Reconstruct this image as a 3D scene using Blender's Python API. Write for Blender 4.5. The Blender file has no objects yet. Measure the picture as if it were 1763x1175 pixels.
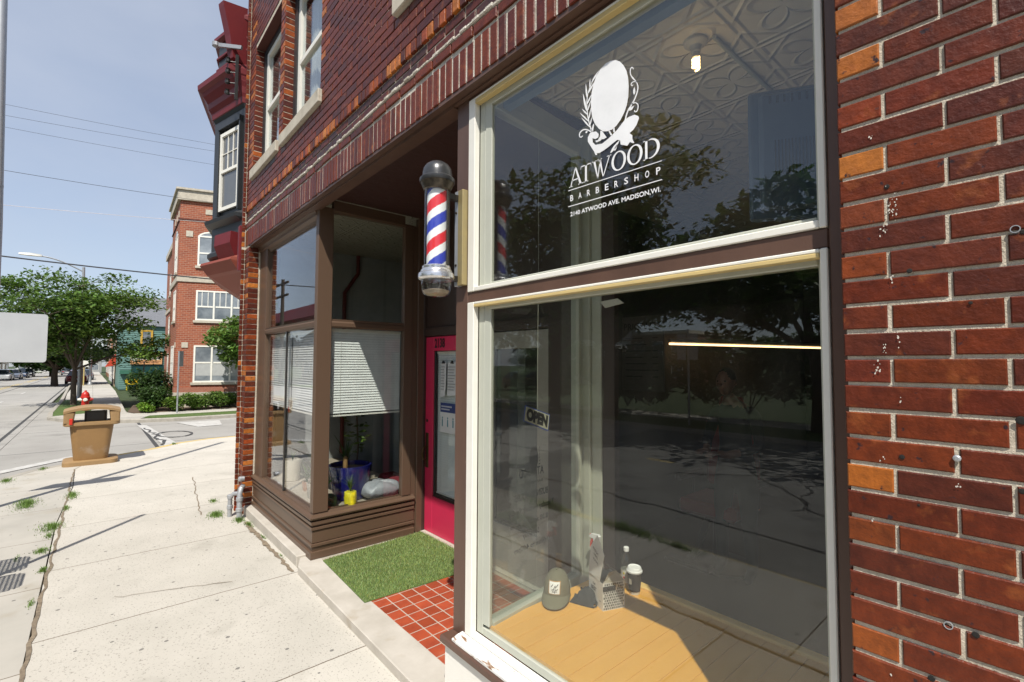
import bpy, bmesh, math, random
from mathutils import Vector, Matrix, Euler
R = math.radians
S = bpy.context.scene
COL = S.collection
# All coordinates below are metres with x along the shop front, y into the building and
# z measured from eye height; H lifts them so that the pavement by the door is z = 0.
H = 1.93
# ---------------------------------------------------------------- camera
cam = bpy.data.objects.new('camera', bpy.data.cameras.new('camera'))
COL.objects.link(cam)
yaw, pit, rol = .71767, .045266, .00391
F_ = Vector((-math.cos(yaw)*math.cos(pit), math.sin(yaw)*math.cos(pit), math.sin(pit)))
r_ = F_.cross(Vector((0, 0, 1))).normalized(); u_ = r_.cross(F_)
rt = r_*math.cos(rol)+u_*math.sin(rol); up = -r_*math.sin(rol)+u_*math.cos(rol)
cam.matrix_world = Matrix(((rt.x, up.x, -F_.x, 0), (rt.y, up.y, -F_.y, 0), (rt.z, up.z, -F_.z, H), (0, 0, 0, 1)))
cam.data.sensor_width = 36; cam.data.lens = 16.881
cam.data.clip_start = .05; cam.data.clip_end = 3000
S.camera = cam
# ---------------------------------------------------------------- light
SUN = Vector((1.2, -1.0, 2.27)).normalized()
W = bpy.data.worlds.new('World'); S.world = W; W.use_nodes = True
nt = W.node_tree; nt.nodes.clear()
sky = nt.nodes.new('ShaderNodeTexSky'); sky.sky_type = 'NISHITA'; sky.sun_disc = False
sky.sun_elevation = math.asin(SUN.z); sky.sun_rotation = math.atan2(SUN.x, SUN.y)
sky.air_density = 1.0; sky.dust_density = 1.0; sky.ozone_density = 2.0; sky.altitude = 200
bg = nt.nodes.new('ShaderNodeBackground'); bg.inputs['Strength'].default_value = .12
wo = nt.nodes.new('ShaderNodeOutputWorld')
tcw = nt.nodes.new('ShaderNodeTexCoord'); mpw = nt.nodes.new('ShaderNodeMapping'); mpw.inputs['Scale'].default_value = (1, 2.2, 5)
nzw = nt.nodes.new('ShaderNodeTexNoise'); nzw.inputs['Scale'].default_value = 1.6; nzw.inputs['Detail'].default_value = 7
nt.links.new(tcw.outputs['Generated'], mpw.inputs[0]); nt.links.new(mpw.outputs[0], nzw.inputs['Vector'])
mrw = nt.nodes.new('ShaderNodeMapRange'); mrw.inputs['From Min'].default_value = .35; mrw.inputs['From Max'].default_value = .75; mrw.inputs['To Min'].default_value = .48; mrw.inputs['To Max'].default_value = .70
nt.links.new(nzw.outputs['Fac'], mrw.inputs[0])
mxw = nt.nodes.new('ShaderNodeMixRGB'); mxw.inputs[2].default_value = (3.95, 4.3, 5.05, 1)   # thin milky haze over the blue
nt.links.new(mrw.outputs[0], mxw.inputs[0]); nt.links.new(sky.outputs[0], mxw.inputs[1]); nt.links.new(mxw.outputs[0], bg.inputs[0]); nt.links.new(bg.outputs[0], wo.inputs[0])
sl = bpy.data.lights.new('sun', 'SUN'); sl.energy = 4.6; sl.angle = R(.53); sl.color = (1, .955, .88)
so = bpy.data.objects.new('sun', sl); COL.objects.link(so)
so.rotation_euler = SUN.to_track_quat('Z', 'Y').to_euler(); so.location = (5, -5, 20)
S.view_settings.view_transform = 'Standard'; S.view_settings.look = 'None'
S.view_settings.exposure = .38; S.view_settings.gamma = 1
S.render.engine = 'CYCLES'
try:
    S.cycles.use_denoising = True; S.cycles.denoiser = 'OPENIMAGEDENOISE'
except Exception:
    pass
S.cycles.max_bounces = 10; S.cycles.transparent_max_bounces = 24; S.cycles.diffuse_bounces = 5
S.cycles.caustics_reflective = False; S.cycles.caustics_refractive = False
S.cycles.sample_clamp_indirect = 6
rnd = random.Random(7)

# ---------------------------------------------------------------- materials
MATS = {}
def N(nt, t, **kw):
    n = nt.nodes.new(t)
    for k, v in kw.items():
        if k in n.inputs: n.inputs[k].default_value = v
        else: setattr(n, k, v)
    return n
def c4(c): return (c[0], c[1], c[2], 1)
def pm(name, col, rough=.6, col2=None, nscale=6, amt=.5, bump=.15, bscale=60, metal=0, spec=.5,
       attr=False, spots=None, spot_scale=40, spot_t=.72, stain=None, stain_scale=1.5, coat=0, trans=0, stretch=None, bdist=.002):
    """Principled paint / stone / wood with a mottled colour, optional flecks, stains and a fine bump."""
    m = bpy.data.materials.new(name); m.use_nodes = True; t = m.node_tree
    b = t.nodes['Principled BSDF']; L = t.links.new
    tc = N(t, 'ShaderNodeTexCoord')
    vec = tc.outputs['Object']
    if stretch:
        mp = N(t, 'ShaderNodeMapping'); mp.inputs['Scale'].default_value = stretch
        L(vec, mp.inputs[0]); vec = mp.outputs[0]
    n1 = N(t, 'ShaderNodeTexNoise', Scale=nscale, Detail=6, Roughness=.6); L(vec, n1.inputs['Vector'])
    mx = N(t, 'ShaderNodeMixRGB')
    base = c4(col)
    if attr:
        at = N(t, 'ShaderNodeAttribute', attribute_name='bc')
        hs = N(t, 'ShaderNodeMixRGB', blend_type='MULTIPLY'); hs.inputs[0].default_value = 1
        L(at.outputs['Color'], hs.inputs[1]); hs.inputs[2].default_value = c4(col)
        L(hs.outputs[0], mx.inputs[1])
        h2 = N(t, 'ShaderNodeMixRGB', blend_type='MULTIPLY'); h2.inputs[0].default_value = 1
        L(at.outputs['Color'], h2.inputs[1]); h2.inputs[2].default_value = c4(col2 or [c*.7 for c in col])
        L(h2.outputs[0], mx.inputs[2])
    else:
        mx.inputs[1].default_value = base
        mx.inputs[2].default_value = c4(col2 or [c*.75 for c in col])
    mr = N(t, 'ShaderNodeMapRange'); mr.inputs['From Min'].default_value = .35; mr.inputs['From Max'].default_value = .68
    mr.inputs['To Max'].default_value = amt
    L(n1.outputs['Fac'], mr.inputs[0]); L(mr.outputs[0], mx.inputs[0])
    out = mx.outputs[0]
    for cfg, sc, th in ((spots, spot_scale, spot_t), (stain, stain_scale, .6)):
        if cfg:
            n2 = N(t, 'ShaderNodeTexNoise', Scale=sc, Detail=3 if cfg is spots else 7, Roughness=.55); L(vec, n2.inputs['Vector'])
            r2 = N(t, 'ShaderNodeMapRange'); r2.inputs['From Min'].default_value = th; r2.inputs['From Max'].default_value = th+.06
            if cfg is stain: r2.inputs['From Max'].default_value = th+.2
            L(n2.outputs['Fac'], r2.inputs[0])
            m2 = N(t, 'ShaderNodeMixRGB'); L(r2.outputs[0], m2.inputs[0]); L(out, m2.inputs[1]); m2.inputs[2].default_value = c4(cfg)
            out = m2.outputs[0]
    L(out, b.inputs['Base Color'])
    b.inputs['Roughness'].default_value = rough; b.inputs['Metallic'].default_value = metal
    b.inputs['Specular IOR Level'].default_value = spec
    if coat: b.inputs['Coat Weight'].default_value = coat; b.inputs['Coat Roughness'].default_value = .12
    if bump:
        n3 = N(t, 'ShaderNodeTexNoise', Scale=bscale, Detail=5, Roughness=.6); L(vec, n3.inputs['Vector'])
        bp = N(t, 'ShaderNodeBump', Strength=bump, Distance=bdist); L(n3.outputs['Fac'], bp.inputs['Height'])
        L(bp.outputs[0], b.inputs['Normal'])
    if trans:
        tr = N(t, 'ShaderNodeBsdfTranslucent'); L(out, tr.inputs[0])
        ms = N(t, 'ShaderNodeMixShader'); ms.inputs[0].default_value = trans
        L(b.outputs[0], ms.inputs[1]); L(tr.outputs[0], ms.inputs[2])
        L(ms.outputs[0], t.nodes['Material Output'].inputs[0])
    MATS[name] = m
    return m
def emat(name, col, s):
    m = bpy.data.materials.new(name); m.use_nodes = True; t = m.node_tree; t.nodes.clear()
    e = N(t, 'ShaderNodeEmission', Strength=s); e.inputs[0].default_value = c4(col)
    o = N(t, 'ShaderNodeOutputMaterial'); t.links.new(e.outputs[0], o.inputs[0]); return m
def glassmat(name, tint=(.93, .95, .94), f0=.045, wav=.0, dust=0):
    m = bpy.data.materials.new(name); m.use_nodes = True; t = m.node_tree; t.nodes.clear(); L = t.links.new
    g = N(t, 'ShaderNodeNewGeometry')
    d = N(t, 'ShaderNodeVectorMath', operation='DOT_PRODUCT'); L(g.outputs['Incoming'], d.inputs[0]); L(g.outputs['Normal'], d.inputs[1])
    a = N(t, 'ShaderNodeMath', operation='ABSOLUTE'); L(d.outputs['Value'], a.inputs[0])
    s = N(t, 'ShaderNodeMath', operation='SUBTRACT'); s.inputs[0].default_value = 1; L(a.outputs[0], s.inputs[1])
    p = N(t, 'ShaderNodeMath', operation='POWER'); L(s.outputs[0], p.inputs[0]); p.inputs[1].default_value = 5
    q = N(t, 'ShaderNodeMath', operation='MULTIPLY_ADD'); L(p.outputs[0], q.inputs[0]); q.inputs[1].default_value = 1-f0; q.inputs[2].default_value = f0
    tr = N(t, 'ShaderNodeBsdfTransparent'); tr.inputs[0].default_value = c4(tint)
    gl = N(t, 'ShaderNodeBsdfGlossy'); gl.inputs['Roughness'].default_value = 0.0; gl.inputs[0].default_value = (.95, .97, 1, 1)
    if wav:
        tc = N(t, 'ShaderNodeTexCoord'); n = N(t, 'ShaderNodeTexNoise', Scale=1.3, Detail=1); L(tc.outputs['Object'], n.inputs['Vector'])
        b = N(t, 'ShaderNodeBump', Strength=wav, Distance=.01); L(n.outputs['Fac'], b.inputs['Height']); L(b.outputs[0], gl.inputs['Normal'])
    mx = N(t, 'ShaderNodeMixShader'); L(q.outputs[0], mx.inputs[0]); L(tr.outputs[0], mx.inputs[1]); L(gl.outputs[0], mx.inputs[2])
    out = mx.outputs[0]
    if dust:   # thin uneven film of grime and wiped smears
        tc = N(t, 'ShaderNodeTexCoord'); mp = N(t, 'ShaderNodeMapping'); mp.inputs['Scale'].default_value = (1, 1, .35); mp.inputs['Rotation'].default_value = (0, .5, 0); L(tc.outputs['Object'], mp.inputs[0])
        n = N(t, 'ShaderNodeTexNoise', Scale=5.0, Detail=8, Roughness=.7); L(mp.outputs[0], n.inputs['Vector'])
        r = N(t, 'ShaderNodeMapRange'); r.inputs['From Min'].default_value = .35; r.inputs['From Max'].default_value = .75; r.inputs['To Min'].default_value = dust*.25; r.inputs['To Max'].default_value = dust*2.2; L(n.outputs['Fac'], r.inputs[0])
        df = N(t, 'ShaderNodeBsdfDiffuse'); df.inputs[0].default_value = (.6, .58, .5, 1)
        m2 = N(t, 'ShaderNodeMixShader'); L(r.outputs[0], m2.inputs[0]); L(out, m2.inputs[1]); L(df.outputs[0], m2.inputs[2]); out = m2.outputs[0]
    o = N(t, 'ShaderNodeOutputMaterial'); L(out, o.inputs[0]); return m

m_brick = pm('brick', (1.02, .84, .60), .42, col2=(.60, .50, .42), nscale=26, amt=1, bump=.75, bscale=70, attr=True, spots=(.028, .015, .018), spot_scale=36, spot_t=.66, stain=(.27, .075, .02), stain_scale=15, spec=.28, bdist=.0035)
m_mortar = pm('mortar', (.62, .55, .44), .95, col2=(.38, .33, .25), nscale=20, amt=.8, bump=1, bscale=160, bdist=.004)
m_brown = pm('brown_paint', (.118, .064, .044), .42, col2=(.085, .046, .032), nscale=5, amt=.9, bump=.5, bscale=26, stretch=(1, 1, .25), spots=(.30, .25, .2), spot_scale=48, spot_t=.745)
m_bay = pm('olive_brown_paint', (.105, .064, .04), .42, col2=(.1, .062, .04), nscale=5, bump=.3, bscale=26, spots=(.05, .03, .02), spot_scale=40, spot_t=.76)
m_white = pm('white_paint', (.80, .775, .70), .45, col2=(.7, .69, .62), nscale=7, bump=.3, bscale=40, spots=(.35, .3, .24), spot_scale=60, spot_t=.76)
m_cream = pm('grey_green_paint', (.46, .47, .40), .5, col2=(.40, .41, .34), nscale=5, bump=.2, bscale=40)
m_warm_bead = pm('bounce_warmed_varnish', (.62, .47, .20), .5, col2=(.5, .38, .18), nscale=6, bump=.2)  # old varnish yellow, with warm light bounced off the pavement mixed into the colour
m_peel = pm('peeling_paint', (.8, .79, .76), .6, col2=(.62, .6, .56), nscale=14, bump=.8, bscale=38, spots=(.22, .12, .06), spot_scale=15, spot_t=.60, stretch=(.45, 2, 2), bdist=.004)
m_stucco = pm('white_stucco', (.80, .78, .72), .8, col2=(.7, .68, .62), nscale=3, bump=.4, bscale=50)
m_stone = pm('limestone', (.52, .47, .38), .85, col2=(.38, .34, .27), nscale=7, amt=.8, bump=.5, bscale=50, stain=(.16, .13, .09), stain_scale=5)
m_conc = pm('concrete', (.56, .52, .45), .85, col2=(.47, .43, .365), nscale=1.6, amt=.7, bump=.4, bscale=120, stain=(.40, .36, .30), stain_scale=2.2)
m_step = pm('step_concrete', (.50, .46, .40), .85, col2=(.38, .345, .29), nscale=4, amt=.8, bump=.4, bscale=90, stain=(.36, .30, .22), stain_scale=5)
m_glass = glassmat('window_glass')
m_glass_w = glassmat('shop_glass', (.94, .95, .92), .055, .012, .0045)
m_dkglass = glassmat('upper_glass', (.9, .93, .93), .07)
m_white_vinyl = pm('white_vinyl', (.86, .86, .86), .55, bump=0)
m_dark_vinyl = pm('dark_vinyl', (.02, .02, .02), .6, bump=0)
m_black = pm('black_paint', (.022, .024, .026), .4, col2=(.035, .037, .04), nscale=4, bump=.25, bscale=30, stretch=(1, 1, .2))
m_red = pm('red_paint', (.15, .011, .014), .5, col2=(.11, .009, .011), nscale=5, bump=.25, bscale=30)  # red lowered so the eaves' underside looks shaded
m_rust = pm('rust_red_paint', (.22, .046, .024), .55, col2=(.24, .045, .025), nscale=3, bump=.2, bscale=30)
m_door = pm('pink_red_paint', (.60, .026, .082), .38, col2=(.50, .03, .085), nscale=3, bump=.2, bscale=25)
m_dark = pm('dark_metal', (.02, .018, .016), .4, bump=.1)
m_iron = pm('grey_metal', (.33, .34, .36), .45, col2=(.22, .23, .25), metal=.3, nscale=12, bump=.3)
m_galv = pm('galvanised', (.42, .43, .44), .45, col2=(.33, .34, .36), metal=.5, nscale=15, bump=.2)
m_chrome = pm('worn_chrome', (.74, .74, .75), .22, col2=(.36, .35, .33), metal=.85, nscale=22, bump=.35, bscale=60)
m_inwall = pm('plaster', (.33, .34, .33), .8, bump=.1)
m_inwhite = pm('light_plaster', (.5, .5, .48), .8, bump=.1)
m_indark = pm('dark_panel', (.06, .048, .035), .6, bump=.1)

# ---------------------------------------------------------------- mesh builder
class MB:
    def __init__(s): s.v = []; s.f = []; s.m = []; s.c = []; s.cc = (1, 1, 1); s.mi = 0; s.X = None
    def add(s, vs, fs):
        b = len(s.v)
        if s.X is not None: vs = [tuple(s.X @ Vector(p)) for p in vs]
        s.v += [tuple(p) for p in vs]
        for f in fs: s.f.append([b+i for i in f]); s.m.append(s.mi); s.c.append(s.cc)
        return s
    def box(s, x0, x1, y0, y1, z0, z1):
        if x0 > x1: x0, x1 = x1, x0
        if y0 > y1: y0, y1 = y1, y0
        if z0 > z1: z0, z1 = z1, z0
        return s.add([(x0, y0, z0), (x1, y0, z0), (x1, y1, z0), (x0, y1, z0), (x0, y0, z1), (x1, y0, z1), (x1, y1, z1), (x0, y1, z1)],
                     [(3, 2, 1, 0), (4, 5, 6, 7), (0, 1, 5, 4), (1, 2, 6, 5), (2, 3, 7, 6), (3, 0, 4, 7)])
    def cbox(s, x0, x1, y0, y1, z0, z1, c=.004):
        """box with chamfered edges"""
        if x0 > x1: x0, x1 = x1, x0
        if y0 > y1: y0, y1 = y1, y0
        if z0 > z1: z0, z1 = z1, z0
        c = min(c, (x1-x0)*.4, (y1-y0)*.4, (z1-z0)*.4)
        vs = []; idx = {}
        for ix, X in enumerate((x0, x1)):
            for iy, Y in enumerate((y0, y1)):
                for iz, Z in enumerate((z0, z1)):
                    sx, sy, sz = (1, -1)[ix], (1, -1)[iy], (1, -1)[iz]
                    for a, q in enumerate(((0, c, c), (c, 0, c), (c, c, 0))):
                        idx[ix, iy, iz, a] = len(vs); vs.append((X+sx*q[0], Y+sy*q[1], Z+sz*q[2]))
        fs = []
        I = idx
        for k in (0, 1):
            fs.append([I[k, 0, 0, 0], I[k, 1, 0, 0], I[k, 1, 1, 0], I[k, 0, 1, 0]][::1 if k else -1])
            fs.append([I[0, k, 0, 1], I[1, k, 0, 1], I[1, k, 1, 1], I[0, k, 1, 1]][::-1 if k else 1])
            fs.append([I[0, 0, k, 2], I[1, 0, k, 2], I[1, 1, k, 2], I[0, 1, k, 2]][::1 if k else -1])
        for a in (0, 1):
            for b in (0, 1):
                fs.append([I[a, b, 0, 0], I[a, b, 0, 1], I[a, b, 1, 1], I[a, b, 1, 0]][::1 if a == b else -1])
                fs.append([I[a, 0, b, 0], I[a, 1, b, 0], I[a, 1, b, 2], I[a, 0, b, 2]][::1 if a == b else -1])
                fs.append([I[0, a, b, 1], I[0, a, b, 2], I[1, a, b, 2], I[1, a, b, 1]][::1 if a == b else -1])
                for d in (0, 1): fs.append([I[a, b, d, 0], I[a, b, d, 1], I[a, b, d, 2]][::1 if (a+b+d) % 2 else -1])
        return s.add(vs, fs)
    def poly(s, pts): return s.add(pts, [list(range(len(pts)))])
    def prism(s, poly, z0, z1):
        """xy polygon (counter-clockwise) extruded in z"""
        n = len(poly)
        vs = [(x, y, z0) for x, y in poly]+[(x, y, z1) for x, y in poly]
        return s.add(vs, [list(range(n))[::-1], list(range(n, 2*n))]+[(i, (i+1) % n, n+(i+1) % n, n+i) for i in range(n)])
    def extr(s, poly3, d):
        """planar 3d polygon extruded along vector d"""
        n = len(poly3); d = Vector(d)
        vs = [tuple(p) for p in poly3]+[tuple(Vector(p)+d) for p in poly3]
        return s.add(vs, [list(range(n))[::-1], list(range(n, 2*n))]+[(i, (i+1) % n, n+(i+1) % n, n+i) for i in range(n)])
    def rings(s, rs, cap=True, closed=True):
        n = len(rs[0]); vs = [p for r in rs for p in r]; fs = []
        for k in range(len(rs)-1):
            for i in range(n if closed else n-1):
                j = (i+1) % n
                fs.append((k*n+i, k*n+j, (k+1)*n+j, (k+1)*n+i))
        if cap: fs += [list(range(n))[::-1], [(len(rs)-1)*n+i for i in range(n)]]
        return s.add(vs, fs)
    def lathe(s, prof, c=(0, 0, 0), n=24, axis='z', cap=True, sx=1, sy=1):
        rs = []
        for r, z in prof:
            ring = []
            for i in range(n):
                a = 2*math.pi*i/n; p = (r*math.cos(a)*sx, r*math.sin(a)*sy, z)
                if axis == 'y': p = (p[0], z, -p[1])
                if axis == 'x': p = (z, p[0], p[1])
                ring.append((c[0]+p[0], c[1]+p[1], c[2]+p[2]))
            rs.append(ring)
        return s.rings(rs, cap)
    def tube(s, pts, r, n=8):
        pts = [Vector(p) for p in pts]; rr = r if isinstance(r, (list, tuple)) else [r]*len(pts); rs = []
        up0 = None
        for i, p in enumerate(pts):
            t = (pts[min(i+1, len(pts)-1)]-pts[max(i-1, 0)]).normalized()
            if up0 is None: up0 = t.orthogonal().normalized()
            a = (up0-t*up0.dot(t))
            a = a.normalized() if a.length > 1e-5 else t.orthogonal().normalized()
            up0 = a; b = t.cross(a)
            rs.append([tuple(p+(a*math.cos(2*math.pi*k/n)+b*math.sin(2*math.pi*k/n))*rr[i]) for k in range(n)])
        return s.rings(rs)
    def bar(s, a, b, w, h):
        """rectangular bar between two points"""
        a = Vector(a); b = Vector(b); t = (b-a).normalized(); u = Vector((0, 0, 1))
        if abs(t.z) > .95: u = Vector((0, 1, 0))
        sd = t.cross(u).normalized()*w/2; uu = sd.cross(t).normalized()*h/2
        return s.rings([[tuple(p+sd+uu), tuple(p-sd+uu), tuple(p-sd-uu), tuple(p+sd-uu)] for p in (a, b)])
    def obj(s, name, mats, parent=None, smooth=False, kind=None, auto=None, label=None):
        me = bpy.data.meshes.new(name)
        me.from_pydata([(x, y, z+H) for x, y, z in s.v], [], s.f)
        if not isinstance(mats, (list, tuple)): mats = [mats]
        for m in mats: me.materials.append(m)
        if len(mats) > 1: me.polygons.foreach_set('material_index', s.m)
        if any(c != (1, 1, 1) for c in s.c):
            ca = me.color_attributes.new('bc', 'FLOAT_COLOR', 'CORNER'); buf = []
            for f, c in zip(s.f, s.c): buf += [c[0], c[1], c[2], 1.0]*len(f)
            ca.data.foreach_set('color', buf)
        if smooth: me.polygons.foreach_set('use_smooth', [True]*len(s.f))
        me.update()
        if smooth is True or auto:
            try: me.set_sharp_from_angle(angle=R(auto or 35))
            except Exception: pass
        o = bpy.data.objects.new(name, me); COL.objects.link(o)
        if parent is not None:
            o.parent = parent; o.matrix_parent_inverse = IP[parent.name] if parent.name in IP else Matrix.Identity(4)
        if kind: o['kind'] = kind
        if label: o['label'] = label
        return o
IP = {}
def thing(name, label, cat, loc, group=None):
    o = bpy.data.objects.new(name, None); COL.objects.link(o); o.empty_display_size = .2
    o.location = (loc[0], loc[1], loc[2]+H)
    IP[o.name] = Matrix.Translation(o.location).inverted()
    o['label'] = label; o['category'] = cat
    if group: o['group'] = group
    return o
def tag(o, label, cat, group=None):
    o['label'] = label; o['category'] = cat
    if group: o['group'] = group
    return o
def dup(root, loc, label=None, rotz=None, scale=None, group=None):
    r = root.copy(); COL.objects.link(r); r.location = (loc[0], loc[1], loc[2]+H)
    if rotz is not None: r.rotation_euler = (0, 0, rotz)
    if scale is not None: r.scale = (scale,)*3 if not isinstance(scale, tuple) else scale
    if label: r['label'] = label
    if group: r['group'] = group
    for ch in list(root.children):
        c = ch.copy(); COL.objects.link(c); c.parent = r
        for g in list(ch.children):
            d = g.copy(); COL.objects.link(d); d.parent = c
    return r
def struct(o): o['kind'] = 'structure'; return o
def text_mesh(txt, w, h, bold=0, spacing=1):
    """flat outlines of txt fitted to w x h, as (verts2d, faces)"""
    cu = bpy.data.curves.new('t', 'FONT'); cu.body = txt; cu.resolution_u = 3
    cu.offset = bold; cu.space_character = spacing
    o = bpy.data.objects.new('t', cu); COL.objects.link(o)
    dg = bpy.context.evaluated_depsgraph_get()
    me = bpy.data.meshes.new_from_object(o.evaluated_get(dg))
    xs = [v.co.x for v in me.vertices]; ys = [v.co.y for v in me.vertices]
    x0, x1, y0, y1 = min(xs), max(xs), min(ys), max(ys)
    vs = [((v.co.x-x0)/(x1-x0)*w, (v.co.y-y0)/(y1-y0)*h) for v in me.vertices]
    fs = [list(p.vertices) for p in me.polygons]
    bpy.data.objects.remove(o); bpy.data.curves.remove(cu); bpy.data.meshes.remove(me)
    return vs, fs
def put_text(mb, txt, org, du, dv, w, h, bold=0, spacing=1, mirror=False):
    vs, fs = text_mesh(txt, w, h, bold, spacing); o = Vector(org); du = Vector(du); dv = Vector(dv)
    mb.add([tuple(o+du*(w-a if mirror else a)+dv*b) for a, b in vs], fs)
def gz(x): return -1.93+(.0062*(x+3) if x < -3 else 0)

# ================================================================ setting: ground
def slope_poly(name, poly, top, th, mat, step=8):
    """level-ish slab following the street's fall; poly in xy"""
    bm = bmesh.new()
    vs = [bm.verts.new((x, y, 0)) for x, y in poly]; bm.faces.new(vs)
    xs = [p[0] for p in poly]; x = -3.0
    while x > min(xs):
        if x < max(xs)-1e-3: bmesh.ops.bisect_plane(bm, geom=bm.verts[:]+bm.edges[:]+bm.faces[:], plane_co=(x, 0, 0), plane_no=(1, 0, 0))
        x -= step if x > -60 else 40
    r = bmesh.ops.extrude_face_region(bm, geom=bm.faces[:])
    for v in r['geom']:
        if isinstance(v, bmesh.types.BMVert): v.co.z -= th
    bmesh.ops.recalc_face_normals(bm, faces=bm.faces[:])
    for v in bm.verts: v.co.z += gz(v.co.x)+top+H
    me = bpy.data.meshes.new(name); bm.to_mesh(me); bm.free(); me.materials.append(mat)
    o = bpy.data.objects.new(name, me); COL.objects.link(o); o['kind'] = 'structure'; return o

def add_joints(m, px, ox, py, oy, w=.005, col=(.14, .11, .08), jy=None):
    """thin dark joints every px / py metres, wobbled, plus gum spots"""
    t = m.node_tree; L = t.links.new; b = t.nodes['Principled BSDF']
    src = b.inputs['Base Color'].links[0].from_socket
    tc = N(t, 'ShaderNodeTexCoord'); n = N(t, 'ShaderNodeTexNoise', Scale=9.0, Detail=4); L(tc.outputs['Object'], n.inputs['Vector'])
    sb = N(t, 'ShaderNodeVectorMath', operation='MULTIPLY_ADD'); L(n.outputs['Color'], sb.inputs[0]); sb.inputs[1].default_value = (.012, .012, 0); L(tc.outputs['Object'], sb.inputs[2])
    sp = N(t, 'ShaderNodeSeparateXYZ'); L(sb.outputs[0], sp.inputs[0])
    fac = None
    for ax, p, o in (('X', px, ox), ('Y', py, oy)):
        if not p: continue
        a = N(t, 'ShaderNodeMath', operation='ADD'); L(sp.outputs[ax], a.inputs[0]); a.inputs[1].default_value = -o
        md = N(t, 'ShaderNodeMath', operation='PINGPONG'); L(a.outputs[0], md.inputs[0]); md.inputs[1].default_value = p/2
        ls = N(t, 'ShaderNodeMath', operation='LESS_THAN'); L(md.outputs[0], ls.inputs[0]); ls.inputs[1].default_value = w if ax == 'X' else w*2.2
        if fac is None: fac = ls.outputs[0]
        else:
            mxx = N(t, 'ShaderNodeMath', operation='MAXIMUM'); L(fac, mxx.inputs[0]); L(ls.outputs[0], mxx.inputs[1]); fac = mxx.outputs[0]
    mx = N(t, 'ShaderNodeMixRGB'); L(fac, mx.inputs[0]); L(src, mx.inputs[1]); mx.inputs[2].default_value = c4(col)
    # each slab its own slight tone
    sl0 = N(t, 'ShaderNodeSeparateXYZ'); L(tc.outputs['Object'], sl0.inputs[0])
    ca = N(t, 'ShaderNodeMath', operation='MULTIPLY_ADD'); L(sl0.outputs['X'], ca.inputs[0]); ca.inputs[1].default_value = 1/px; ca.inputs[2].default_value = -ox/px
    cf = N(t, 'ShaderNodeMath', operation='FLOOR'); L(ca.outputs[0], cf.inputs[0])
    wn = N(t, 'ShaderNodeTexWhiteNoise', noise_dimensions='1D'); L(cf.outputs[0], wn.inputs['W'])
    vr = N(t, 'ShaderNodeMapRange'); vr.inputs['To Min'].default_value = .88; vr.inputs['To Max'].default_value = 1.04; L(wn.outputs['Value'], vr.inputs[0])
    vm = N(t, 'ShaderNodeVectorMath', operation='SCALE'); L(src, vm.inputs[0]); L(vr.outputs[0], vm.inputs['Scale']); L(vm.outputs[0], mx.inputs[1])
    # trodden gum: sparse dark dots
    vo = N(t, 'ShaderNodeTexVoronoi', Scale=3.4); vo.voronoi_dimensions = '2D'; vo.inputs['Scale'].default_value = 4.6; L(tc.outputs['Object'], vo.inputs['Vector'])
    n5 = N(t, 'ShaderNodeTexNoise', Scale=30.0); L(tc.outputs['Object'], n5.inputs['Vector'])
    ad = N(t, 'ShaderNodeMath', operation='MULTIPLY_ADD'); L(n5.outputs['Fac'], ad.inputs[0]); ad.inputs[1].default_value = .05; L(vo.outputs['Distance'], ad.inputs[2])
    sx = N(t, 'ShaderNodeSeparateXYZ'); L(vo.outputs['Color'], sx.inputs[0])
    sz = N(t, 'ShaderNodeMath', operation='MULTIPLY'); L(sx.outputs['X'], sz.inputs[0]); sz.inputs[1].default_value = .09
    lt = N(t, 'ShaderNodeMath', operation='LESS_THAN'); L(ad.outputs[0], lt.inputs[0]); L(sz.outputs[0], lt.inputs[1])
    mg = N(t, 'ShaderNodeMath', operation='MULTIPLY'); L(lt.outputs[0], mg.inputs[0]); mg.inputs[1].default_value = .75
    m2 = N(t, 'ShaderNodeMixRGB'); L(mg.outputs[0], m2.inputs[0]); L(mx.outputs[0], m2.inputs[1]); m2.inputs[2].default_value = (.09, .085, .08, 1)
    L(m2.outputs[0], b.inputs['Base Color'])

m_walk = pm('pavement', (.55, .515, .45), .88, col2=(.475, .445, .385), nscale=1.4, amt=.9, bump=.9, bscale=150, stain=(.36, .335, .285), stain_scale=1.7, spots=(.30, .275, .235), spot_scale=75, spot_t=.60)
add_joints(m_walk, 1.53, -3.18, 0, 0)
m_walk2 = pm('pavement_strip', (.47, .44, .385), .88, col2=(.37, .35, .305), nscale=1.3, amt=.8, bump=.5, bscale=150, stain=(.36, .32, .25), stain_scale=2.0)
add_joints(m_walk2, 1.53, -4.3, 0, 0)
m_road = pm('road_concrete', (.36, .345, .315), .9, col2=(.29, .275, .25), nscale=.7, amt=.8, bump=.5, bscale=90, stain=(.23, .22, .20), stain_scale=.9)
add_joints(m_road, 4.6, -2.0, 3.1, -4.9, w=.02, col=(.05, .05, .05))
m_grass = pm('lawn_grass', (.095, .15, .032), .9, col2=(.055, .09, .018), nscale=12, amt=.9, bump=.8, bscale=60, bdist=.03)
m_yel = pm('yellow_kerb_paint', (.62, .43, .10), .7, col2=(.45, .38, .25), nscale=9, amt=.9, bump=.2)
m_line = pm('road_marking', (.52, .51, .48), .8, col2=(.36, .345, .32), nscale=7, amt=.9, bump=.2)
m_line_y = pm('yellow_marking', (.58, .44, .14), .8, col2=(.4, .33, .2), nscale=7, amt=.9, bump=.2)
m_kerb = pm('kerb_concrete', (.38, .35, .30), .9, col2=(.28, .26, .22), nscale=5, amt=.9, bump=.3)
m_tar = pm('tar', (.06, .06, .06), .7, bump=.2)
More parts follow.
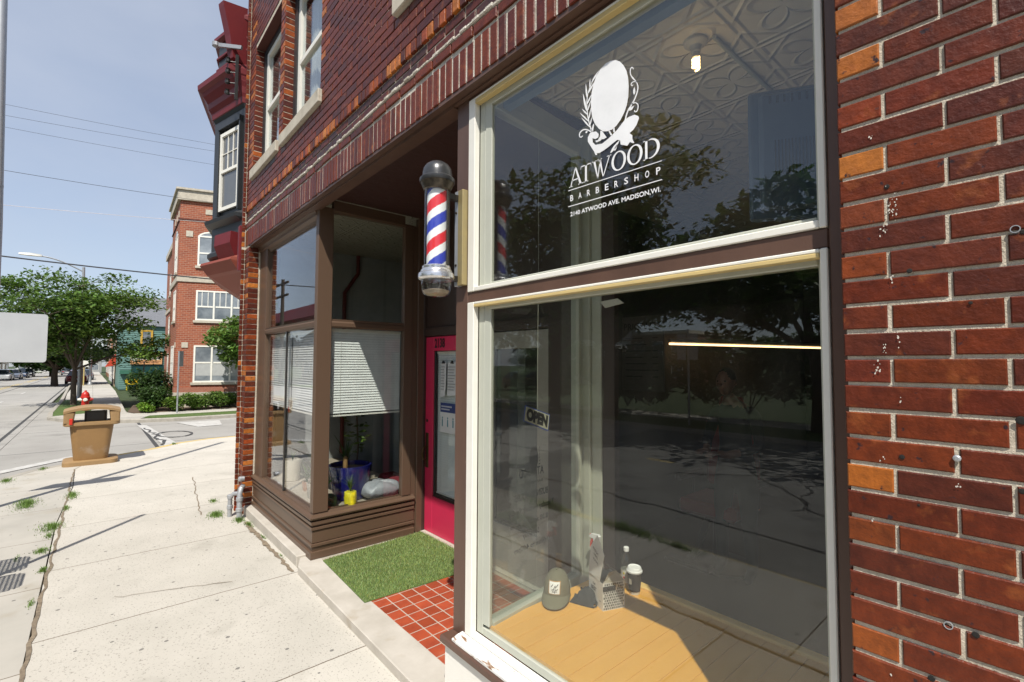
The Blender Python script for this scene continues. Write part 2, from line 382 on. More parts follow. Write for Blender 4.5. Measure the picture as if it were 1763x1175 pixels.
m_soil = pm('soil', (.12, .08, .05), .95, col2=(.06, .04, .03), nscale=14, bump=.6)

m_gnd = pm('rough_grass', (.05, .075, .022), .95, col2=(.03, .045, .014), nscale=3, amt=1, bump=.8, bscale=30, bdist=.05)  # lawn colour darkened to carry the shade under the trees
slope_poly('ground', [(-900, -700), (500, -700), (500, 700), (-900, 700)], -.22, .3, m_gnd)
slope_poly('road', [(-500, -10.4), (140, -10.4), (140, -1.6), (-500, -1.6)], -.125, .1, m_road)
m_asph = pm('worn_asphalt', (.21, .205, .19), .9, col2=(.15, .145, .135), nscale=1.2, amt=.9, bump=.8, bscale=140, stain=(.11, .108, .10), stain_scale=1.4, spots=(.30, .29, .27), spot_scale=90, spot_t=.7)
slope_poly('asphalt_lane', [(-8.6, -10.3), (140, -10.3), (140, -1.75), (-7.6, -1.75)], -.121, .05, m_asph)
slope_poly('cross_street', [(-36, -1.59), (-8, -1.59), (-8, 3.5), (-14.5, 3.5), (-14.5, 180), (-21.6, 180), (-21.6, 1.2), (-36, 1.2)], -.129, .09, m_road)
corner = [(-10.2, -1.62), (-11.1, -1.42), (-11.81, -1.12), (-12.37, -.83), (-12.85, -.28), (-13.3, .35), (-13.75, 1.0), (-14.4, 1.62), (-14.72, 2.3), (-14.78, 3.0)]
kerbline = [(140, -1.62)]+corner+[(-14.8, 180)]
slope_poly('pavement', [(140, -.27)]+[(-8, -.26), (-10.3, -.16), (-12.0, -.17), (-12.62, .0)]+[(-13.25, .35), (-13.7, 1.03), (-14.36, 1.64), (-14.68, 2.32), (-14.74, 3.0), (-14.76, 180), (-9.2, 180), (-9.2, 4), (-7.5, 1.52), (140, 1.52)][0:], 0, .35, m_walk)
slope_poly('pavement_strip', [(140, -1.58), (-10.2, -1.58), (-11.1, -1.38), (-11.8, -1.08), (-12.34, -.79), (-12.81, -.26), (-12.62, -.01), (-12.0, -.182), (-10.3, -.172), (-8, -.272), (140, -.282)], 0, .35, m_walk2)
def kerb(name, pts, w, side, yel=()):
    """kerb ribbon 0.15 wide along pts with chamfered top, yellow where asked"""
    mb = MB(); n = len(pts)
    P = [Vector((a, b, 0)) for a, b in pts]
    for i in range(n-1):
        mb.mi = 1 if i in yel else 0
        segs = max(1, int(abs(P[i+1].x-P[i].x)//20))
        for k in range(min(segs, 14)):
            kk = min(segs, 14)
            a = P[i].lerp(P[i+1], k/kk); b = P[i].lerp(P[i+1], (k+1)/kk)
            def nrm(j):
                t = (P[min(j+1, n-1)]-P[max(j-1, 0)]).normalized() if 0 < j < n-1 else (P[min(j+1, n-1)]-P[max(j-1, 0)]).normalized()
                return Vector((-t.y, t.x, 0))*side
            na = nrm(i) if k == 0 else (P[i+1]-P[i]).normalized().cross(Vector((0, 0, -1)))*side
            nb = nrm(i+1) if k == kk-1 else (P[i+1]-P[i]).normalized().cross(Vector((0, 0, -1)))*side
            ring = []
            for p, q in ((a, na), (b, nb)):
                z = gz(p.x)
                ring.append([(p.x, p.y, z-.2), (p.x, p.y, z-.02), (p.x+q.x*.02, p.y+q.y*.02, z+.003), (p.x+q.x*w, p.y+q.y*w, z+.003), (p.x+q.x*w, p.y+q.y*w, z-.2)])
            mb.rings(ring, cap=False, closed=False)
    return mb.obj(name, [m_kerb, m_yel], kind='structure')
ks = [(140, -1.62), (2, -1.62), (-4.4, -1.62)]+corner+[(-14.8, 180)]
kerb('kerb', ks, .15, -1, yel=(1, 8, 9, 10, 11))
# far block
fc = [(-500, -1.62), (-60, -1.6), (-34, -1.25), (-27, -1.28), (-24.8, -1.2), (-23.2, -.58), (-22.2, .2), (-21.56, 1.32), (-21.25, 2.3), (-21.35, 180)]
slope_poly('far_grass_strip', [(-21.5, 2.4), (-21.5, 180), (-22.8, 180), (-22.9, 1.7), (-22.2, 1.5)], -.002, .3, m_grass)
slope_poly('far_verge', [(-36, -1.05), (-34, -1.1), (-27, -1.12), (-24.9, -1.05), (-25.6, .02), (-36, .1)], -.002, .3, m_grass)
slope_poly('far_pavement', [(-300, .12), (-36, .1), (-25.6, .02), (-24.9, -1.05), (-23.35, -.48), (-22.35, .27), (-21.75, 1.35), (-22.2, 1.5), (-22.9, 1.7), (-22.8, 180), (-24.2, 180), (-24.2, 1.3), (-25.1, 1.1), (-46, 1.35), (-300, 1.6)], 0, .35, m_walk2)
slope_poly('driveway', [(-300, -1.45), (-44, -1.2), (-36, -1.05), (-36, .09), (-300, .11)], 0, .35, m_walk2)
kerb('kerb', fc, .15, 1)
kerb('kerb', [(-500, -10.4), (-60, -10.4), (0, -10.4), (140, -10.4)], .15, -1)
slope_poly('opposite_verge', [(-500, -12.6), (140, -12.6), (140, -10.55), (-500, -10.55)], -.002, .3, m_grass)
slope_poly('opposite_pavement', [(-500, -14.2), (140, -14.2), (140, -12.6), (-500, -12.6)], 0, .3, m_walk2)
# markings lie 4 mm above the road
mk = MB()
def mark(mb, x0, x1, y0, y1, dz=-.118):
    mb.add([(x0, y0, gz(x0)+dz), (x1, y0, gz(x1)+dz), (x1, y1, gz(x1)+dz), (x0, y1, gz(x0)+dz)], [(0, 1, 2, 3)])
for k in range(12):
    x = -24-k*12.0
    mark(mk, x-3, x, -3.75, -3.63)
mk.add([(-10.0, -2.3, gz(-10)-.118), (-13.0, -1.35, gz(-13)-.118), (-13.2, -1.40, gz(-13)-.118), (-10.1, -2.38, gz(-10)-.118)], [(3, 2, 1, 0)])
mk.add([(-13.3, -1.42, gz(-13)-.118), (-13.0, -1.35, gz(-13)-.118), (-14.35, -.15, gz(-14)-.118), (-14.6, -.3, gz(-14)-.118)], [(0, 1, 2, 3)])
mk.add([(-20.7, 1.2, gz(-20)-.118), (-20.4, 1.45, gz(-20)-.118), (-14.9, 1.75, gz(-15)-.118), (-14.9, 1.45, gz(-15)-.118)], [(3, 2, 1, 0)])
mk.add([(-20.6, 2.3, gz(-20)-.117), (-20.5, 3.6, gz(-20)-.117), (-18.9, 3.4, gz(-19)-.117), (-18.8, 2.7, gz(-19)-.117)], [(3, 2, 1, 0)])
mk.obj('road_marking', m_line, kind='structure')
my = MB()
for k in range(10): mark(my, -50-k*25, -30-k*25, -5.98, -5.86); mark(my, -50-k*25, -30-k*25, -5.7, -5.58)
mark(my, -6, 8, -6.0, -5.88); my.obj('road_marking', m_line_y, kind='structure')
mt = MB()
def ribbon(mb, pts, w, dz=-.113):
    P = [Vector((a, b, gz(a)+dz)) for a, b in pts]; L = []
    for i, p in enumerate(P):
        t = (P[min(i+1, len(P)-1)]-P[max(i-1, 0)]); t.z = 0; t.normalize(); n = Vector((-t.y, t.x, 0))*w/2*(.6+.8*rnd.random())
        L.append((tuple(p+n), tuple(p-n)))
    for a, b in zip(L[:-1], L[1:]): mb.add([a[0], a[1], b[1], b[0]], [(0, 1, 2, 3)])
def wob(a, b, n, s): return [(a[0]+(b[0]-a[0])*i/n+rnd.uniform(-s, s), a[1]+(b[1]-a[1])*i/n+rnd.uniform(-s, s)) for i in range(n+1)]
ribbon(mt, wob((-19.5, 1.4), (-15.2, 1.5), 16, .1), .07)
ribbon(mt, [(-17.3+.75*math.cos(a*.4), 1.9+.42*math.sin(a*.4)) for a in range(17)], .07)
ribbon(mt, wob((-15.6, -8), (-15.8, -1.6), 10, .03), .035)
for a, b in (((-1, -3), (-6, -8.5)), ((-2.5, -4.2), (-3.4, -9)), ((-.5, -6.5), (-9, -7.3)), ((1, -2.6), (-7, -3.1)), ((-9, -4), (-14, -9)), ((-.2, -8.8), (-5, -5.0))): ribbon(mt, wob(a, b, 26, .09), .03, -.114)
mt.obj('tar_crack', m_tar, kind='structure')
dm = MB()
ribbon(dm, wob((-6.6, 1.47), (-4.75, 1.455), 30, .012), .035, .0045)
for k in range(16):
    x = rnd.uniform(-6.7, -5.4); r0 = rnd.uniform(.012, .035); dm.poly([(x+r0*2*math.cos(a)*rnd.uniform(.7, 1.2), 1.45+r0*math.sin(a)*rnd.uniform(.6, 1.2), gz(x)+.005+k*.0002) for a in [i*.785 for i in range(8)]])
ribbon(dm, wob((-12, -.18), (-3.5, -.27), 70, .012), .022, .0045)
ribbon(dm, wob((-3.5, -.27), (3, -.27), 40, .014), .024, .0045)
ribbon(dm, wob((-9.8, 1.36), (-7.3, 1.1), 20, .02), .012, .0045); ribbon(dm, wob((-5.2, .2), (-4.9, 1.0), 12, .02), .006, .0046); ribbon(dm, wob((-4.3, -1.5), (-4.1, -.3), 14, .03), .012, .0046)
dm.obj('dirt', pm('dirt', (.24, .19, .13), .95, col2=(.13, .10, .07), nscale=30, amt=1, bump=.8, bscale=120), kind='structure')

# ================================================================ the brick shop building
BLD = thing('shop_building', 'red brick corner building with stone window sills, recessed shop entrance and brown painted shop windows', 'building', (-3.2, 1.6, -1.93))
PAL = [(.115, .026, .014), (.135, .029, .013), (.15, .034, .013), (.09, .023, .016), (.14, .030, .015), (.12, .025, .012), (.16, .037, .014), (.098, .026, .018), (.13, .031, .014), (.11, .027, .018)]
PALU = [(.13, .03, .019), (.145, .032, .018), (.105, .027, .023), (.09, .025, .024), (.155, .036, .018), (.12, .027, .018), (.135, .033, .02), (.14, .03, .016)]
ORA = [(.42, .15, .035), (.34, .095, .025), (.48, .19, .05), (.30, .07, .02)]
def brick(mb, x0, x1, z0, z1, yf, col, d=.05, c=.0035, face='y'):
    j = rnd.uniform(-.0012, .0012); k = rnd.uniform(.88, 1.14)
    mb.cc = (col[0]*k, col[1]*k*rnd.uniform(.94, 1.06), col[2]*k)
    yf += rnd.uniform(-.0015, .0015)
    a = [(x0+c, z0+c), (x1-c, z0+c), (x1-c, z1-c), (x0+c, z1-c)]; b = [(x0, z0), (x1, z0), (x1, z1), (x0, z1)]
    vs = [(p[0], yf, p[1]+j) for p in a]+[(p[0], yf+c, p[1]+j) for p in b]+[(p[0], yf+d, p[1]+j) for p in b]
    if face == 'x': vs = [(yf-(v[1]-yf), v[0], v[2]) for v in vs]
    fs = [(0, 1, 2, 3)]+[(i, i+4, (i+1) % 4+4, (i+1) % 4) for i in range(4)]+[(i+4, i+8, (i+1) % 4+8, (i+1) % 4+4) for i in range(4)]
    mb.add(vs, fs)
C = .0677; ZB = .017
pier = MB(); YP = 1.494
spec = {7: (.47, .18, .045), 11: (.46, .17, .04), 13: (.44, .17, .045), -5: (.40, .15, .03), 3: (.22, .06, .02), 5: (.19, .055, .025), -7: (.19, .05, .018), -11: (.26, .08, .022), 9: (.24, .05, .02), 1: (.15, .035, .02), -1: (.13, .03, .018)}
for n in range(-29, 23):
    if ZB+n*C+C-.0105 > 1.53: continue
    z0 = ZB+n*C+.005; z1 = z0+C-.0105; x = -.379
    first = .0955 if n % 2 else .2095
    w = first; k = 0
    while x < 2.6:
        col = rnd.choice(PAL)
        if k == 0 and n in spec: col = spec[n]
        elif rnd.random() < .025: col = rnd.choice(ORA[1::2]+[(.24, .055, .018)])
        brick(pier, x+rnd.uniform(-.001, .001), x+w+rnd.uniform(-.0015, .0015), z0, z1, YP, col, c=.0028)
        x += w+.0085; w = .196; k += 1
o = pier.obj('brick_pier', m_brick, BLD, label='brown glazed brick pier with a few orange header bricks and light mortar')
mo = MB(); mo.box(-.372, 2.65, YP+.0055, 1.75, -1.95, 1.53); mo.obj('mortar', m_mortar, o)
# old fixing holes, a bolt head and a capped pipe in the pier
def Yp(u, v):
    d = F_+rt*((u-881.5)/826.7)-up*((v-587.5)/826.7); return d*(YP/d.y)
m_hole = pm('hole_black', (.012, .01, .008), .9)
for u, v, r in ((1527, 322, .006), (1566, 467, .006), (1553, 787, .006), (1680, 1093, .007), (1758, 724, .009), (1760, 846, .006), (1604, 1168, .007), (1761, 400, .005), (1671, 522, .004), (1582, 870, .003)):
    hb = MB(); p = Yp(u, v); hb.lathe([(r, -.0015), (r*.6, -.0022)], (p.x, p.y, p.z), 10, 'y'); hb.obj('fixing_hole', m_hole, o)
hb = MB()
p = Yp(1648, 789); hb.lathe([(.0075, .0), (.0075, -.006), (.004, -.008)], (p.x, p.y, p.z), 10, 'y'); hb.obj('bolt_head', m_galv, o)
for u, v in ((1633, 1077), (1748, 395)):
    hb = MB(); p = Yp(u, v); hb.rings([[(p.x+r*math.cos(a*.5236), p.y+y, p.z+r*math.sin(a*.5236)) for a in range(12)] for r, y in ((.0085, .002), (.0085, -.003), (.0068, -.003), (.0068, .002))], cap=False)
    hb.obj('pipe_end', m_galv, o)
m_smear = pm('dried_mortar', (.62, .58, .50), .9, bump=.3)
for u, v, w, h, n in ((1530, 372, 9, 34, 34), (1541, 352, 6, 30, 26), (1523, 398, 12, 10, 18), (1537, 482, 5, 14, 14), (1547, 583, 4, 16, 16), (1522, 598, 7, 14, 18), (1512, 633, 9, 14, 30), (1551, 690, 3, 8, 8), (1520, 790, 10, 8, 10), (1502, 893, 4, 6, 6), (1535, 1160, 3, 8, 6), (1650, 838, 6, 10, 8), (1500, 240, 4, 8, 6)):
    sm = MB()
    for k in range(n//2):
        p = Yp(u+rnd.gauss(0, w*.35), v+rnd.gauss(0, h*.4)); r = rnd.uniform(.0006, .002); a0 = rnd.uniform(0, 6)
        sm.poly([(p.x+r*math.cos(a0+j*1.05)*rnd.uniform(.6, 1.3), YP-.0035-.0001*(k % 9), p.z+r*math.sin(a0+j*1.05)*rnd.uniform(.8, 2.0)) for j in range(6)])
    sm.obj('mortar_smear', m_smear, o)
# --- lintel
SX0, SX1 = -7.17, 2.62
li = MB(); x = SX0
while x < SX1:
    br = rnd.random()
    brick(li, x, x+.0555+rnd.uniform(-.002, .001), 1.531+rnd.uniform(-.004, .006), 1.742+rnd.uniform(-.006, .004), YP+rnd.uniform(-.002, .003), rnd.choice(PALU[:3]+PAL[:4]) if br > .05 else (.17, .05, .022), c=.003)
    x += .0685
x = SX0
while x < SX1:
    dz = .006*math.sin(x*1.7)+.004*math.sin(x*4.1)
    brick(li, x, x+.194, 1.764+dz, 1.82+dz, YP-.006+rnd.uniform(-.003, .003), rnd.choice(PALU+PAL), c=.004); x += .2055
o = li.obj('brick_lintel', m_brick, BLD, label='soldier course of dark brick over the shop front with heavy white mortar')
m_mort_w = pm('white_mortar', (.66, .62, .54), .95, col2=(.36, .31, .24), nscale=11, amt=.9, bump=1.2, bscale=90, bdist=.006)
mo = MB(); mo.box(SX0, SX1, YP+.0058, 1.60, 1.541, 1.84)
for i in range(170):  # smeared ridge of mortar on top of the course
    x = SX0+i*(SX1-SX0)/170; z = 1.832+.006*math.sin(x*1.7)+rnd.uniform(-.003, .006)
    mo.cbox(x, x+.062, YP-.012+rnd.uniform(-.003, .004), YP+.03, z-.008, z+.012+rnd.uniform(0, .008), .006)
mo.obj('mortar', m_mort_w, o)
# --- upper wall with window openings
WIN = [(-6.87, -5.72), (-5.57, -4.40), (-2.92, -1.70)]
ZS = 2.49
wall = MB()
def clip_row(x0, x1, z0, z1):
    """pieces of a row outside openings"""
    if z1 < 2.37: return [(x0, x1)]
    out = [(x0, x1)]
    for i, (a, b) in enumerate(WIN):
        if z0 >= 4.12: continue
        if z0 < ZS: a -= .01; b += .01
        new = []
        for p, q in out:
            if b <= p or a >= q: new.append((p, q)); continue
            if p < a: new.append((p, a))
            if q > b: new.append((b, q))
        out = new
    return out
# two dark recessed courses, orange rowlock, then stretchers
for r, (z0, yy) in enumerate(((1.862, YP+.012), (1.93, YP+.012))):
    x = SX0-.1*(r % 2)
    while x < SX1: brick(wall, max(x, SX0), x+.196, z0, z0+.058, yy, rnd.choice(PALU[2:4]+[(.06, .03, .035)]), c=.004); x += .2055
x = SX0
while x < SX1:
    t = rnd.random(); brick(wall, x, x+.0575, 1.998, 2.078, YP-.004, rnd.choice(ORA) if t < .55 else rnd.choice(PAL), c=.0035); x += .0685
n = 0; z = 2.088
while z < 5.6:
    x = SX0-(.1027 if n % 2 else 0)
    while x < SX1:
        for a, b in clip_row(max(x, SX0), min(x+.196, SX1), z, z+.0595):
            if b-a > .02:
                edge = any(abs(a-w[1]) < .02 or abs(b-w[0]) < .02 for w in WIN) and z > 2.4
                brick(wall, a, b, z, z+.0595, YP, rnd.choice(ORA) if edge and rnd.random() < .45 else rnd.choice(PALU) if rnd.random() > .012 else (.055, .05, .055), c=.003)
        x += .2055
    z += C; n += 1
wo_ = wall.obj('brick_wall', m_brick, BLD, label='dark red and purple upper brick wall with an orange rowlock course')
mo = MB(); zt = 5.7
mo.box(SX0, SX1, YP+.018, 1.60, 1.84, 2.37)
xs = [SX0]+[v for w in WIN for v in w]+[SX1]
for i in range(0, len(xs), 2): mo.box(xs[i], xs[i+1], YP+.007, 1.72, 2.371, 4.12)
mo.box(SX0, SX1, YP+.007, 1.72, 4.135, zt)
mo.mi = 0
mo.obj('mortar', m_mortar, wo_)
# brick reveals inside the openings (returns facing +x at each left jamb)
for i, (a, b) in enumerate(WIN):
    rv = MB(); z = 2.088+6*C; k = 0
    while z < 4.1:
        brick(rv, YP+.004, YP+.12, z, z+.0595, a+.004, rnd.choice(PALU+ORA[1:2]), d=.03, c=.003, face='x'); z += C; k += 1
    rv.obj('brick_reveal', m_brick, BLD)
# stone sills
for a, b in ((-6.89, -5.71), (-5.585, -4.355), (-2.935, -1.66)):
    sb = MB(); sb.cbox(a, b, YP-.035, 1.62, 2.36, 2.485, .006); sb.obj('window_sill', m_stone, BLD)
# sash windows
m_curt = pm('curtain', (.55, .53, .48), .8, bump=.2)
def sash(x0, x1, z0, z1, y, parent, blackw=.10, split=3.28, muntin=False):
    f = MB(); f.mi = 0
    f.box(x0, x0+blackw, y-.02, y+.06, z0, z1); f.box(x1-.05, x1, y-.02, y+.06, z0, z1); f.box(x0+blackw, x1-.05, y-.02, y+.06, z1-.06, z1)
    f.mi = 1; a = x0+blackw+.0015; b = x1-.052
    f.box(a, a+.075, y-.005, y+.05, z0+.0, z1-.062); f.box(b-.06, b, y-.005, y+.05, z0, z1-.062)
    f.box(a+.076, b-.061, y-.005, y+.05, z0, z0+.07); f.box(a+.076, b-.061, y-.006, y+.05, split-.025, split+.025); f.box(a+.076, b-.061, y-.005, y+.05, z1-.12, z1-.062)
    o = f.obj('sash_window', [m_black, m_white], parent)
    g = MB(); g.box(a+.07, b-.055, y+.02, y+.024, z0+.06, z1-.1); g.obj('pane', m_dkglass, o)
    c = MB()
    for s, e in ((a+.07, a+.3), (b-.3, b-.05)):
        pts = [(s+(e-s)*i/14, y+.12+.02*math.sin(i*1.9)) for i in range(15)]
        for p, q in zip(pts[:-1], pts[1:]): c.add([(p[0], p[1], z0), (q[0], q[1], z0), (q[0], q[1], z1), (p[0], p[1], z1)], [(0, 1, 2, 3)])
    c.obj('curtain', m_curt, o)
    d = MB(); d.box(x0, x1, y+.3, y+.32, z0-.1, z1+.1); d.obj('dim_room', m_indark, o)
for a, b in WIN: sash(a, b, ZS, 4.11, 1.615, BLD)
m_sof = pm('dark_brick_soffit', (.09, .025, .018), .8, bump=.5)
for a, b in WIN: hs = MB(); hs.box(a-.07, b+.07, YP+.006, 1.60, 4.122, 4.134); hs.obj('brick_soffit', m_sof, BLD)
# brick returns of the left pier
lp = MB(); n = -29
for n in range(-29, 22):
    z0 = ZB+n*C+.005; z1 = z0+C-.0105
    if z1 > 1.52: continue
    # front of pier (y 1.494) from -7.32 to -6.95 and outer pilaster
    col = lambda: rnd.choice(PAL) if rnd.random() > .2 else rnd.choice(ORA+[(.3, .06, .025)])
    if n % 2: brick(lp, -7.168, -6.952, z0, z1, YP, col())
    else: brick(lp, -7.168, -7.07, z0, z1, YP, col()); brick(lp, -7.062, -6.952, z0, z1, YP, col())
    brick(lp, YP+.002, YP+.12, z0, z1, -6.95, rnd.choice(ORA) if n % 2 == 0 and rnd.random() < .4 else rnd.choice(PAL), face='x')
    brick(lp, 1.456, YP-.004, z0, z1, -7.17, col(), face='x', d=.03, c=.002)
o = lp.obj('brick_pier', m_brick, BLD, label='narrow brick pier at the street corner')
mo = MB(); mo.box(-7.19, -6.957, YP+.008, 1.72, -1.99, 1.54); mo.box(-7.198, -7.176, 1.459, YP+.007, -1.99, 1.54); mo.prism([(-7.195, 1.465), (-7.19, 1.72), (-8.3, 2.85), (-8.35, 2.62)], -1.99, 5.7); mo.obj('mortar', m_mortar, o)
up_ = MB(); z = 1.54; n = 0
while z < 5.6:
    brick(up_, 1.456, YP-.004, z, z+.0595, -7.172, rnd.choice(PALU+ORA[:1]), face='x', d=.03, c=.002)
    z += C; n += 1
o = up_.obj('brick_quoin', m_brick, BLD)
mo = MB(); mo.box(-7.198, -7.176, 1.459, YP+.007, 1.541, 5.7); mo.obj('mortar', m_mortar, o)
# shell: party walls, back, roof so that the rooms are enclosed
sh = MB()
sh.box(-8.3, -8.2, 2.86, 10, -1.99, 5.7); sh.box(2.5, 2.63, 1.752, 10, -1.95, 5.7); sh.box(-8.19, 2.49, 9.9, 10, -1.99, 5.7); sh.prism([(-7.2, 1.5), (2.6, 1.5), (2.6, 10), (-8.3, 10), (-8.3, 2.7)], 5.71, 5.9)
sh.obj('rear_wall', pm('plain_brick', (.22, .07, .045), .85, bump=.3), BLD)

# ================================================================ shop front, barber side
YW = 1.57
def framed(mb, x0, x1, z0, z1, y0, y1, w, wl=None, wr=None, wt=None, wb=None):
    wl = wl or w; wr = wr or w; wt = wt or w; wb = wb or w
    mb.cbox(x0, x0+wl, y0, y1, z0, z1, .003); mb.cbox(x1-wr, x1, y0, y1, z0, z1, .003)
    mb.cbox(x0+wl+.0005, x1-wr-.0005, y0, y1, z1-wt, z1, .003); mb.cbox(x0+wl+.0005, x1-wr-.0005, y0, y1, z0, z0+wb, .003)
p = MB(); p.cbox(-2.293, -2.175, YW, YW+.11, -1.53, 1.528, .005); p.obj('window_post', m_brown, BLD)
p = MB(); p.cbox(-.427, -.33, YW, YW+.11, -1.53, 1.528, .004); p.obj('window_post', m_brown, BLD)
p = MB(); p.cbox(-2.174, -.428, YW+.002, YW+.11, .333, .391, .004); p.obj('window_rail', m_brown, BLD)
p = MB(); p.cbox(-2.174, -.428, YW+.002, YW+.11, 1.484, 1.528, .004); p.obj('window_head', m_brown, BLD)
p = MB(); p.box(-7.0, -.3, YP+.008, YP+.05, 1.512, 1.5405); p.box(-4.9, -2.3, YP+.05, 1.62, 1.49, 1.5395); p.box(-2.3, -.3, YP+.05, YW-.002, 1.5, 1.5395); p.box(-7.0, -4.9, YP+.05, 1.615, 1.5, 1.5395); p.obj('lintel_board', m_brown, BLD)
# white frames set in front of the glass
up_f = MB(); framed(up_f, -2.172, -.4295, .392, 1.483, YW-.006, YW+.03, .024, wl=.058, wr=.02, wt=.012)
WU = up_f.obj('shop_window', m_white, BLD, label='upper shop window with white frame and white lettering')
st = MB(); framed(st, -2.113, -.4496, .4165, 1.4525, YW+.031, YW+.075, .018, wl=.05, wr=.014, wt=.035); st.obj('glazing_bead', m_cream, WU)
hb_ = MB(); hb_.cbox(-2.113, -.4505, YW-.007, YW+.029, 1.445, 1.4705, .003); hb_.obj('head_bead', m_warm_bead, WU)
g = MB(); g.box(-2.1, -.44, 1.611, 1.616, .41, 1.46); g.obj('window_pane', m_glass_w, WU)
lo_f = MB(); framed(lo_f, -2.172, -.4295, -1.462, .332, YW-.006, YW+.03, .024, wl=.058, wr=.02, wt=.012)
WL = lo_f.obj('shop_window', m_white, BLD, label='large lower shop window with white frame over a peeling sill')
st = MB(); framed(st, -2.113, -.4496, -1.4375, .3095, YW+.031, YW+.075, .018, wl=.05, wr=.014, wt=.02, wb=.04); st.obj('glazing_bead', m_cream, WL)
hb_ = MB(); hb_.cbox(-2.113, -.4505, YW-.007, YW+.029, .3055, .3195, .002); hb_.obj('head_bead', m_warm_bead, WL)
g = MB(); g.box(-2.1, -.44, 1.611, 1.616, -1.42, .3); g.obj('window_pane', m_glass_w, WL)
sill = MB(); sill.extr([(-2.20, 1.575, -1.463), (-2.20, 1.535, -1.468), (-2.20, 1.50, -1.478), (-2.20, 1.50, -1.49), (-2.20, 1.575, -1.49)], (1.80, 0, 0))
sill.obj('window_ledge', m_peel, BLD, label='peeling white window ledge with bare wood showing')
ns = MB(); ns.cbox(-2.305, -.38, 1.488, 1.60, -1.535, -1.492, .008); ns.obj('ledge_nosing', m_brown, BLD)
sw = MB(); sw.box(-2.285, -.39, 1.515, 1.70, -1.93, -1.54); sw.obj('white_base_wall', m_stucco, BLD)
